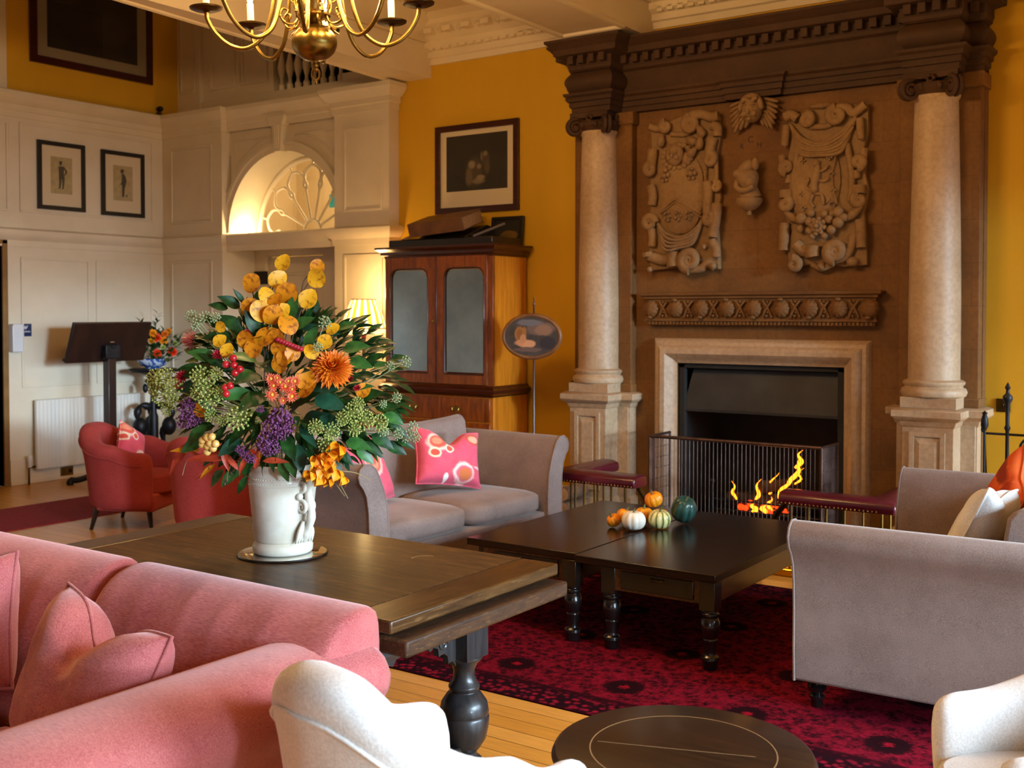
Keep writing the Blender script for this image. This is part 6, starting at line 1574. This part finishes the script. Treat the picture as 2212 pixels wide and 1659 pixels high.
for s_ in (0, 1):
    a = R(4) + PI * s_; M_ = TM((0, 0, 0), (0, 0, a)); b = MB(); X_ = lambda r_, z_, y_=0: (r_, y_, z_)
    b.tube([M_ @ Vector(p) for p in catmull([X_(.122, .31), X_(.148, .30), X_(.150, .27), X_(.142, .235), X_(.150, .2), X_(.158, .165), X_(.148, .12), X_(.132, .09), X_(.118, .06)], 5)], [.018 - .004 * abs(math.sin(i * .35)) for i in range(41)], 10)
    for (zc, r0, st, sg2) in ((.262, .022, 200, 1), (.185, .028, 160, -1)):
        for yy in (-.02, .02): b.tube([M_ @ Vector(p) for p in spiral((.128, yy, zc), r0, 1.6, (1, 0, 0), (0, 0, 1), R(st), sg2, 26, .2)], [.0085 - .003 * i / 26 for i in range(27)], 7)
    b.ell(M_ @ Vector((.126, -.03, .225)), .014, seg=10, rings=7)
    for k in range(7): b.tube([M_ @ Vector(p) for p in catmull([(.128, (k - 3) * .004, .13), (.126, (k - 3) * .011, .09), (.116, (k - 3) * .013, .05)], 4)], [.008, .008, .0085, .009, .0085, .008, .007, .006, .004][:9], 6)
    obj('handle', b, MT['ceramic'], vs, smooth=70)

# ------------------------------------------------------------------ the flowers
BO = Vector((-3.115, 2.955, 1.125)); RT = Vector((.8211, .5707, 0)); FW = Vector((-.5707, .8211, 0)); KP = .00176
fa = thing('flower_arrangement', 'large autumn flower arrangement of greenery, orange and purple blooms filling the cream vase', 'flowers', BO)
def dome(u, v):
    q = 1 - ((u - 615) / 290) ** 2 - ((v - 820) / 260) ** 2
    return -.30 * math.sqrt(q) if q > 0 else 0
def at(u, v, dd=None):
    dd = dome(u, v) if dd is None else dd
    s_ = KP * (1 + dd / 4.22)
    return RT * ((u - 605) * s_) + FW * dd + Vector((0, 0, (1016 - v) * s_ + .005 + dd * .02))
def frame(x, up):
    x = Vector(x).normalized(); up = Vector(up); z_ = up - x * up.dot(x)
    z_ = z_.normalized() if z_.length > 1e-4 else x.orthogonal().normalized()
    y_ = z_.cross(x); m = Matrix((x, y_, z_)).transposed().to_4x4(); return m
def leaf_mesh(L=1, w=.5, fold=.18, curl=.25, shape='ovate', n=9):
    mb = MB(); rows = []
    for i in range(n + 1):
        t_ = i / n
        if shape == 'ovate': ww = w / 2 * math.sin(PI * t_ ** .75) ** .9
        elif shape == 'round': ww = w / 2 * math.sin(PI * (t_ * .96 + .02)) ** .55 * (1 - .12 * t_)
        elif shape == 'ivy': ww = w / 2 * (math.sin(PI * t_ ** .7) * (1 + .35 * math.cos(t_ * 9)))
        else: ww = w / 2 * math.sin(PI * t_ ** .8)
        ww = max(ww, .004); zc = -curl * t_ * t_ * L
        rows.append([(t_ * L, s_ * ww, zc + fold * ww * abs(s_)) for s_ in (-1, -.5, 0, .5, 1)])
    mb.grid(lambda i, j: rows[i][j], n + 1, 5)
    return mb
def leafproto(name, mat, **k):
    return obj(name, leaf_mesh(**k), mat, fa, smooth=180)
rnd = random.Random(11)
protos = {}
def leaf(kind, name, mat, pos, dirv, up, L, wide=None, **k):
    key = (kind, name, mat.name)
    M_ = Matrix.Translation(pos) @ frame(dirv, up) @ Matrix.Diagonal((L, (wide or L), L, 1))
    if key not in protos:
        o = leafproto(name, mat, shape=kind, **k); protos[key] = o
    else:
        o = protos[key].copy(); COL.objects.link(o); o.parent = fa
    o.matrix_basis = M_
    return o
C0 = at(610, 930, .0)
def outward(p):
    d = p - C0; d = d + Vector((rnd.uniform(-.35, .35), rnd.uniform(-.35, .35), rnd.uniform(-.35, .25))) * d.length
    return d.normalized()
# deep foliage nobody could count
mb = MB(); tmpl = [leaf_mesh(1, .5, .2, .3, 'ovate', 5), leaf_mesh(1, .34, .2, .35, 'slim', 5)]
data = []
for tm_ in tmpl:
    tm_.bm.verts.ensure_lookup_table(); data.append(([v.co.copy() for v in tm_.bm.verts], [[v.index for v in f_.verts] for f_ in tm_.bm.faces]))
    tm_.bm.verts.index_update()
for q, tm_ in enumerate(tmpl): data[q] = ([v.co.copy() for v in tm_.bm.verts], [[v.index for v in f_.verts] for f_ in tm_.bm.faces])
k = 0
while k < 900:
    u, v = rnd.uniform(390, 860), rnd.uniform(690, 1015)
    e = ((u - 625) / 228) ** 2 + ((v - 860) / 172) ** 2
    if e > 1: continue
    dd = rnd.uniform(-.8, .75) * .30 * math.sqrt(1 - e); p = at(u, v, dd)
    L = rnd.uniform(.05, .09); M_ = Matrix.Translation(p) @ frame(outward(p) + Vector((0, 0, -.2)), (rnd.uniform(-1, 1), rnd.uniform(-1, 0), 1)) @ Matrix.Scale(L, 4)
    vs_, fs_ = data[k % 2]; mb.poly(vs_, fs_, M_); k += 1
o = obj('foliage', mb, MT['leafD'], fa, smooth=180); o['kind'] = 'stuff'
# leaves one can see singly
spec = [(540, 840, 70, 'leafM'), (570, 800, 62, 'leafD'), (600, 770, 50, 'leafD'), (545, 790, 45, 'leafD'), (500, 720, 46, 'leafD'), (525, 690, 46, 'leafD'), (545, 712, 40, 'leafD'), (575, 690, 44, 'leafD'), (520, 650, 40, 'leafD'), (610, 700, 40, 'leafG'), (655, 660, 46, 'leafM'), (680, 690, 40, 'leafM'), (700, 700, 40, 'leafG'), (590, 720, 36, 'leafD'), (560, 760, 56, 'leafM'), (490, 770, 48, 'leafD'), (465, 760, 46, 'leafM'), (455, 800, 48, 'leafD'), (430, 790, 44, 'leafD'), (440, 830, 52, 'leafG'), (455, 870, 44, 'leafD'), (470, 880, 40, 'leafM'), (580, 850, 66, 'leafD'), (620, 790, 40, 'leafD'), (680, 790, 44, 'leafG'), (720, 770, 46, 'leafD'), (700, 720, 40, 'leafM'), (735, 715, 38, 'leafG'), (790, 745, 46, 'leafM'), (800, 780, 44, 'leafM'), (830, 770, 40, 'leafD'), (770, 810, 50, 'leafD'), (720, 830, 60, 'leafG'), (690, 850, 56, 'leafD'), (740, 860, 58, 'leafG'), (770, 870, 50, 'leafD'), (800, 830, 44, 'leafM'), (820, 850, 46, 'leafD'), (850, 880, 40, 'leafD'), (700, 890, 60, 'leafG'), (665, 870, 50, 'leafD'), (740, 910, 50, 'leafG'), (690, 930, 54, 'leafG'), (650, 960, 46, 'leafD'), (670, 985, 50, 'leafG'), (700, 960, 46, 'leafD'), (650, 1000, 44, 'leafM'), (632, 1015, 40, 'leafM'), (610, 990, 40, 'leafD'), (540, 930, 44, 'leafD'), (520, 960, 44, 'leafG'), (500, 930, 40, 'leafD'), (440, 940, 52, 'leafM'), (432, 960, 48, 'leafM'), (470, 990, 40, 'leafD'), (500, 1040, 40, 'leafM'), (460, 1050, 38, 'leafM'), (525, 1060, 38, 'leafD'), (560, 900, 44, 'leafD'), (600, 880, 40, 'leafD'), (580, 930, 40, 'leafD'), (845, 790, 34, 'leafM'), (790, 960, 44, 'leafM'), (815, 975, 46, 'leafD'), (835, 960, 44, 'leafD'), (850, 985, 42, 'leafD'), (865, 940, 40, 'leafD'), (800, 990, 40, 'leafM'), (860, 910, 38, 'leafM'), (870, 975, 38, 'leafD'), (480, 690, 36, 'leafD'), (495, 660, 32, 'leafD'), (540, 640, 30, 'leafD'), (715, 690, 34, 'leafD'), (770, 700, 34, 'leafM')]
for n_, (u, v, s_, m_) in enumerate(spec):
    p = at(u, v); d = outward(p); droop = -.5 if v > 900 else .05
    d = (d * .6 + RT * ((u - 620) / 300) + Vector((0, 0, droop + rnd.uniform(-.4, .3)))).normalized()
    L = s_ * KP * 1.25
    leaf('ovate' if n_ % 3 else 'slim', 'leaf', MT[m_], p - d * L * .5, d, -FW + Vector((rnd.uniform(-.5, .5), 0, .6)), L, L * (.95 if n_ % 3 else .8), w=.55 if n_ % 3 else .42)
# golden heart-shaped leaves on their twigs
gl = [(622, 576, 34, 1), (619, 605, 36, 1), (563, 613, 38, 0), (695, 585, 30, 0), (699, 605, 38, 1), (601, 636, 34, 1), (643, 634, 46, 0), (620, 648, 34, 0), (689, 643, 38, 1), (568, 660, 38, 0), (590, 666, 40, 1), (619, 674, 40, 0), (637, 666, 32, 1), (653, 693, 40, 0), (608, 717, 44, 0), (630, 724, 40, 0), (505, 728, 26, 1), (565, 726, 38, 0), (583, 739, 40, 0), (523, 748, 28, 1), (637, 745, 34, 0), (666, 751, 32, 0), (731, 731, 30, 1), (705, 750, 30, 1), (640, 772, 38, 0), (693, 806, 40, 0), (696, 825, 42, 0), (809, 838, 30, 0), (458, 880, 28, 0), (745, 705, 26, 1), (505, 700, 22, 1), (650, 760, 34, 0)]
for (u, v, s_, y_) in gl:
    p = at(u, v, dome(u, v) * 1.02 - .01); a = rnd.uniform(-.9, .9); d = (RT * math.sin(a) + Vector((0, 0, math.cos(a) * rnd.choice((1, 1, -1))))).normalized(); L = s_ * KP * 1.12
    leaf('round', 'golden_leaf', MT['leafY' if y_ else 'leafO'], p - d * L * .5, d, -FW + RT * rnd.uniform(-.7, .7) + Vector((0, 0, rnd.uniform(-.1, .5))), L, L, w=.98, fold=.22, curl=.22)
tw = MB()
for P_ in ([(600, 840), (600, 760), (585, 690), (568, 640), (563, 625)], [(620, 850), (640, 760), (650, 690), (668, 645), (672, 610), (690, 595)], [(610, 840), (605, 720), (600, 660), (603, 620), (617, 590)], [(640, 800), (660, 720), (675, 665), (688, 650)], [(600, 760), (620, 690), (643, 650)], [(668, 640), (685, 612), (699, 610)], [(603, 640), (612, 612)]): tw.tube(catmull([at(u, v, dome(u, v) * .9) for u, v in P_], 5), .0022, 5)
obj('twig', tw, m_plain('brown twig', '4a3018', rough=.7), fa, smooth=60)
# rust red leaves trailing on the left
for (u, v, s_, m_, dx, dz) in ((386, 1000, 80, 'leafR', -.6, -.75), (414, 974, 60, 'leafO', -.9, .12), (470, 985, 90, 'leafR', -1, .1), (507, 993, 44, 'leafR', .3, -.9), (580, 985, 50, 'leafR', .2, .9), (618, 990, 52, 'leafR', 1, .1), (440, 1036, 40, 'leafR', -.9, -.3), (455, 1024, 44, 'leafO', -.8, -.6), (525, 1000, 40, 'leafR', .6, -.5), (592, 966, 40, 'leafO', .3, .9), (545, 1002, 44, 'leafR', -.3, -.6), (430, 980, 30, 'leafR', -1, .5)):
    p = at(u, v, dome(u, v) * .8 - .05); d = (RT * dx + Vector((0, 0, dz)) - FW * .2).normalized(); L = s_ * KP * 1.05
    leaf('slim', 'red_leaf', MT[m_], p - d * L * .5, d, -FW + Vector((0, 0, .8)), L, L * .55, w=.5, fold=.2)
# green umbels
def umbel(name, u, v, r_px, mat, dd=None, n=46, stalk=True):
    c_ = at(u, v, dd if dd is not None else dome(u, v) * 1.05 - .02); r_ = r_px * KP; m = MB(); hub = c_ - outward(c_) * r_ * .4
    ax = (c_ - C0).normalized()
    for q in range(n):
        zz = 1 - 1.5 * (q + .5) / n; a = q * 2.39996; rr = math.sqrt(max(0, 1 - zz * zz)); F_ = frame(ax, (0, 0, 1)).to_3x3()
        d = F_ @ Vector((zz, rr * math.cos(a), rr * math.sin(a))); e = c_ + d * r_ * rnd.uniform(.85, 1.08)
        m.tube([c_ - ax * r_ * .35, e], .0007, 3, cap=False); m.ell(e, r_ * .115 if n > 30 else r_ * .16, seg=6, rings=4)
    if stalk: m.tube(catmull([c_ - ax * r_ * .3, c_.lerp(C0, .35) + Vector((0, 0, -.01)), c_.lerp(C0, .75)], 4), .0022, 5)
    return obj(name, m, mat, fa, smooth=80)
for (u, v, r_) in ((352, 822, 20), (378, 816, 21), (402, 838, 22), (372, 856, 22), (350, 845, 16), (383, 882, 15), (398, 862, 14), (466, 802, 20), (480, 826, 21), (487, 850, 22), (460, 838, 16), (503, 796, 14), (512, 836, 14), (550, 890, 24), (488, 888, 14), (514, 896, 12), (714, 912, 16), (745, 924, 18), (732, 950, 18), (728, 968, 14), (788, 884, 20), (812, 904, 20), (838, 914, 18), (790, 922, 15), (768, 896, 15), (800, 866, 14)): umbel('green_umbel', u, v, r_, MT['umbel'])
for (u, v, r_) in ((436, 682, 12), (456, 690, 13), (470, 682, 12), (494, 682, 11), (450, 700, 11), (730, 690, 13), (886, 788, 12), (860, 792, 10), (870, 862, 11), (846, 872, 9), (886, 940, 14), (872, 958, 13), (894, 960, 11), (862, 948, 12), (842, 934, 12), (720, 740, 10)): umbel('pale_umbel', u, v, r_, MT['umbelP'], n=26)
# purple sprays
for (u, v, r_) in ((640, 888, 24), (655, 905, 20), (622, 908, 21), (640, 925, 18), (612, 935, 19), (600, 950, 17), (622, 955, 16), (606, 968, 12), (430, 880, 20), (424, 905, 18), (446, 898, 17), (438, 862, 13), (555, 974, 11), (570, 984, 11), (548, 962, 10), (600, 870, 8)):
    c_ = at(u, v, dome(u, v) * 1.06 - .02); m = MB(); r2 = r_ * KP
    for q in range(70):
        d = Vector((rnd.gauss(0, 1), rnd.gauss(0, 1), rnd.gauss(0, 1))).normalized() * r2 * rnd.uniform(.5, 1.05); m.ell(c_ + d, r2 * .13, seg=5, rings=4)
    m.tube([c_, c_.lerp(C0, .5)], .002, 5); obj('purple_spray', m, MT['purple'], fa, smooth=80)
# the big orange chrysanthemum
def petals(m, c_, ax, R0, rings, n, tilt0, tilt1, Lr0, Lr1, wd):
    F_ = frame(ax, (0, 0, 1)).to_3x3()
    for q in range(rings):
        t_ = q / max(1, rings - 1)
        for k in range(n):
            a = 2 * PI * (k + .5 * (q % 2)) / n + rnd.uniform(-.08, .08); el = tilt0 + (tilt1 - tilt0) * t_; L = R0 * (Lr0 + (Lr1 - Lr0) * t_) * rnd.uniform(.9, 1.08)
            rad = F_ @ Vector((0, math.cos(a), math.sin(a))); d = rad * math.cos(el) + Vector(ax) * math.sin(el)
            lm = leaf_mesh(1, wd, .5, -.18, 'slim', 4); lm.bm.verts.index_update()
            M_ = Matrix.Translation(c_ + rad * R0 * .06) @ frame(d, ax) @ Matrix.Scale(L, 4); m.poly([v.co.copy() for v in lm.bm.verts], [[v.index for v in f_.verts] for f_ in lm.bm.faces], M_); lm.bm.free()
ax = (-FW * .75 + Vector((0, 0, .55)) + RT * .15).normalized(); c_ = at(748, 786, -.28); m = MB(); petals(m, c_, ax, .076, 8, 30, R(-25), R(80), 1.0, .5, .27); m.tube([c_, c_.lerp(C0, .6)], .003, 6); obj('chrysanthemum', m, MT['chrys'], fa, smooth=180)
# coral spray daisies
for (u, v, r_) in ((627, 802, 11), (632, 817, 10), (646, 810, 9), (657, 818, 12), (663, 808, 9), (677, 808, 11), (629, 836, 12), (670, 841, 12), (652, 849, 8), (671, 825, 9), (640, 800, 8)):
    c_ = at(u, v, dome(u, v) * 1.1 - .025); m = MB(); ax = (-FW + Vector((rnd.uniform(-.3, .3), 0, rnd.uniform(0, .5)))).normalized(); petals(m, c_, ax, r_ * KP * 1.1, 2, 13, R(0), R(28), 1, .8, .34); m.tube([c_, c_.lerp(C0, .5)], .0015, 4)
    o = obj('spray_flower', m, MT['coral'], fa, smooth=180); m = MB(); m.ell(c_ + ax * .003, r_ * KP * .33, seg=8, rings=6); obj('flower_eye', m, MT['coralC'], o, smooth=80)
# berries
for (lst, r_, mat, nm, st) in ((((527, 773), (543, 759), (545, 774), (558, 782), (537, 818), (526, 822), (528, 836), (548, 790)), 7.5, MT['berryR'], 'red_berry', (540, 800)), (((464, 954), (478, 936), (489, 934), (476, 957), (489, 961), (473, 971), (483, 950), (466, 944), (496, 950)), 8, MT['berryY'], 'yellow_berry', (490, 965))):
    for (u, v) in lst:
        c_ = at(u, v, dome(u, v) * 1.08 - .03); m = MB(); m.ell(c_, r_ * KP, seg=12, rings=9); o = obj(nm, m, mat, fa, smooth=80)
        m = MB(); m.tube([c_, at(*st)], .0012, 4); obj('stalk', m, MT['stem'], o)
# pink tufted flower at the left
c_ = at(422, 752, -.03); ax = (-RT * .85 + Vector((0, 0, .1)) - FW * .3).normalized(); m = MB(); petals(m, c_, ax, .05, 5, 16, R(0), R(70), 1, 1.05, .12); o = obj('pink_flower', m, MT['pink'], fa, smooth=180)
m = MB(); m.lathe([(.004, -.05), (.008, -.03), (.022, -.008), (.024, .002), (.0005, .004)], M=Matrix.Translation(c_) @ frame(ax, (0, 0, 1)) @ Matrix.Rotation(R(90), 4, 'Y'), seg=14); m.tube(catmull([c_ - ax * .04, at(460, 790, -.02), at(540, 880, 0)], 4), .003, 5); obj('calyx', m, MT['leafG'], o, smooth=60)
# crimson cockscomb and buds
m = MB()
for q in range(9): m.ell(at(636 + 6 * q, 722 + 2.6 * q, dome(636 + 6 * q, 735) - .03), (.012, .012, .009), seg=8, rings=6)
obj('crimson_spike', m, MT['crimson'], fa, smooth=80)
for (u, v, r_) in ((505, 759, 15), (564, 712, 10), (782, 813, 9), (797, 834, 9), (420, 810, 16), (415, 830, 13)):
    c_ = at(u, v, dome(u, v) - .01); m = MB(); ax = (-FW + Vector((0, 0, .9))).normalized(); petals(m, c_, ax, r_ * KP, 3, 12, R(5), R(60), 1, .7, .4); obj('crimson_flower', m, MT['crimson'], fa, smooth=180)
# orange papery blossoms hanging at the right of the vase
for (u, v, r_) in ((758, 962, 22), (742, 980, 22), (718, 985, 20), (728, 1006, 22), (745, 1022, 22), (709, 1032, 22), (694, 1022, 17), (752, 1040, 18), (714, 1010, 20), (736, 1000, 19), (725, 1040, 17)):
    c_ = at(u, v, dome(u, v) - .08); m = MB(); d0 = (Vector((rnd.uniform(-.6, .6), rnd.uniform(-.4, .2), -.7)) - FW * .4).normalized()
    for k in range(5):
        a = 2 * PI * k / 5; F_ = frame(d0, (0, 0, 1)).to_3x3(); rad = F_ @ Vector((0, math.cos(a), math.sin(a))); d = (d0 * .62 + rad * .8).normalized()
        lm = leaf_mesh(1, .95, .35, .3, 'ovate', 5); lm.bm.verts.index_update(); M_ = Matrix.Translation(c_ - d0 * r_ * KP * .5) @ frame(d, -d0) @ Matrix.Scale(r_ * KP * 1.35, 4); m.poly([v2.co.copy() for v2 in lm.bm.verts], [[v2.index for v2 in f_.verts] for f_ in lm.bm.faces], M_); lm.bm.free()
    obj('papery_blossom', m, MT['lantern'], fa, smooth=180)
# stems down into the vase, a few trailing grasses
m = MB()
for k in range(26):
    a = k * 2.4; r_ = .02 + .075 * ((k * 7) % 10) / 10; m.tube([(r_ * math.cos(a), r_ * math.sin(a), -.2), (r_ * 1.05 * math.cos(a), r_ * 1.05 * math.sin(a), .0), (r_ * 2.2 * math.cos(a), r_ * 2.2 * math.sin(a), .16)], .003, 5)
obj('stems', m, MT['stem'], fa, smooth=60)
m = MB()
for P_ in ([(700, 1000), (725, 1030), (745, 1085)], [(720, 1000), (738, 1040), (752, 1090)], [(745, 1020), (775, 1030), (800, 1050)], [(520, 1000), (505, 1030), (497, 1055)], [(860, 870), (880, 865)], [(820, 800), (860, 790), (886, 788)], [(520, 740), (480, 700), (436, 682)], [(440, 990), (405, 1010), (395, 1040)]): m.tube(catmull([at(u, v, dome(u, v) * .8 - .05) for u, v in P_], 5), .0016, 4)
obj('grass_stalk', m, m_plain('dry grass stalk', 'a08a5a', rough=.7), fa, smooth=60)
for k in range(14):
    u, v = 520 - 1.8 * k, 1000 + 4.2 * k; m = MB() if k == 0 else m
    m.ell(at(u + rnd.uniform(-4, 4), v, -.1), .0045, seg=6, rings=4)
obj('seed_sprig', m, m_plain('dusky seed heads', '8a5a60', 'a87a78', .7, 30), fa, smooth=80)

# small arrangement in the china bowl by the lectern
fb = thing('flower_arrangement', 'smaller flower arrangement with orange blooms in the blue and white bowl', 'flowers', (-9.8, 7.46, 1.2))
m = MB(); k = 0
while k < 240:
    p = Vector((rnd.uniform(-.3, .3), rnd.uniform(-.3, .3), rnd.uniform(-.02, .3)))
    if (p.x / .26) ** 2 + (p.y / .28) ** 2 + ((p.z - .1) / .22) ** 2 > 1: continue
    d = (p + Vector((0, 0, .08))).normalized() + Vector((rnd.uniform(-.5, .5), rnd.uniform(-.5, .5), rnd.uniform(-.3, .5)))
    m.poly(*data[k % 2], Matrix.Translation(p) @ frame(d, (0, 0, 1)) @ Matrix.Scale(rnd.uniform(.06, .1), 4)); k += 1
for tip, nn in (((.02, .05, .5), 14), ((.1, .42, .3), 14), ((.05, -.2, .42), 10), ((.1, .3, .16), 10)):
    tip = Vector(tip)
    for q in range(nn):
        p = tip * (.45 + .55 * q / nn); d = tip.normalized() + Vector((rnd.uniform(-.9, .9), rnd.uniform(-.9, .9), rnd.uniform(-.5, .7))); m.poly(*data[1], Matrix.Translation(p) @ frame(d, (0, 0, 1)) @ Matrix.Scale(.08, 4))
o = obj('foliage', m, MT['leafD'], fb, smooth=180); o['kind'] = 'stuff'
redf = m_plain('scarlet petals', 'e2300e', 'f0501c', .5, 30)
for (x, y_, z, r_, mt) in ((.2, -.1, .07, .05, redf), (.22, .08, .08, .055, redf), (.2, -.1, .23, .05, redf), (.2, -.02, .2, .05, MT['lantern']), (.18, -.14, .28, .045, MT['lantern']), (.2, .0, .27, .04, MT['chrys']), (.2, -.17, .2, .035, MT['leafY']), (.22, .02, .0, .03, MT['stem']), (.18, .06, .3, .035, MT['leafO']), (.22, -.04, .13, .03, MT['umbel']), (.2, .13, .17, .03, MT['umbel'])):
    m = MB(); petals(m, Vector((x, y_, z)), Vector((.8, -.5, .35)).normalized(), r_, 4, 12, R(0), R(70), 1, .7, .5); obj('bloom', m, mt, fb, smooth=180)

# ------------------------------------------------------------------ chandelier
ch = thing('chandelier', 'brass chandelier with curved arms and lit candle bulbs hanging in front of the beam', 'chandelier', (-3.955, 3.98, 3.03), rot=(R(1.2), R(-2.0), R(34.8)))
b = MB(); prof = [(.008, -.125), (.016, -.12), (.018, -.11), (.012, -.1)]
for i in range(17): a = -1.42 + 2.62 * i / 16; prof.append((.112 * math.cos(a), .092 * math.sin(a)))
prof += [(.03, .088), (.02, .1), (.02, .115), (.07, .12), (.085, .128), (.085, .136), (.05, .142), (.03, .16), (.035, .2), (.055, .24), (.06, .28), (.045, .32), (.025, .36), (.03, .4), (.05, .44), (.05, .48), (.02, .54), (.012, .6), (.012, 1.3), (.05, 1.31), (.06, 1.33), (.0005, 1.33)]
b.lathe(prof, seg=40); obj('body', b, MT['brass'], ch, smooth=50)
b = MB(); b.tube([(.019 * math.cos(2 * PI * i / 20), 0, -.155 + .03 * math.sin(2 * PI * i / 20)) for i in range(20)], .006, 6, closed=True); b.ell((0, 0, -.193), (.008, .008, .014), seg=8, rings=6); b.lathe([(.0005, -.145), (.014, -.14), (.016, -.128), (.008, -.12)], seg=12); obj('pendant_ring', b, MT['brass'], ch, smooth=60)
for k in range(8):
    a = R(45 * k + 3); c_, s_ = math.cos(a), math.sin(a); V = lambda r_, z_: (r_ * c_, r_ * s_, z_)
    b = MB(); b.tube(catmull([V(.05, .30), V(.085, .355), V(.135, .35), V(.175, .27), V(.205, .14), V(.25, .035), V(.33, -.02), V(.41, -.005), V(.475, .05), V(.515, .12), V(.52, .165)], 6), .0105, 9); arm = obj('arm', b, MT['brass'], ch, smooth=60)
    b = MB(); b.lathe([(.012, .158), (.02, .166), (.06, .168), (.078, .176), (.08, .184), (.06, .18), (.02, .178), (.022, .19), (.026, .2), (.0005, .2)], V(.52, 0), 28); obj('drip_pan', b, MT['brassD'], arm, smooth=50)
    b = MB(); b.lathe([(.0175, .19), (.0175, .29), (.012, .295), (.0005, .296)], V(.52, 0), 16); obj('candle_tube', b, MT['candle'], arm, smooth=50)
    b = MB(); b.lathe([(.008, .294), (.014, .305), (.018, .325), (.014, .35), (.006, .375), (.0005, .39)], V(.52, 0), 12); obj('bulb', b, MT['bulb'], arm, smooth=60)
    a2 = a + R(22.5); c2, s2_ = math.cos(a2), math.sin(a2); V2 = lambda r_, z_: Vector((r_ * c2, r_ * s2_, z_))
    b = MB(); b.tube(catmull([V2(.05, .24), V2(.085, .22), V2(.09, .17), V2(.075, .12), V2(.1, .085), V2(.145, .09), V2(.165, .125), V2(.15, .155), V2(.128, .15), V2(.13, .13)], 5), .006, 7)
    b.tube(catmull([V2(.085, .1), V2(.1, .07), V2(.125, .05)], 4), .004, 6); b.tube(catmull([V2(.09, .2), V2(.12, .22), V2(.13, .26), V2(.105, .28), V2(.09, .26)], 5), .005, 7); b.ell(V2(.165, .12), .008, seg=8, rings=6)
    obj('scroll', b, MT['brass'], ch, smooth=60)
MC = TM((-3.955, 3.98, 3.03), (0, 0, R(34.8)))
for k in range(8):
    a = R(45 * k + 3); point('candle light', MC @ Vector((.52 * math.cos(a), .52 * math.sin(a), .43)), CH_P / 8, WARM, .03)
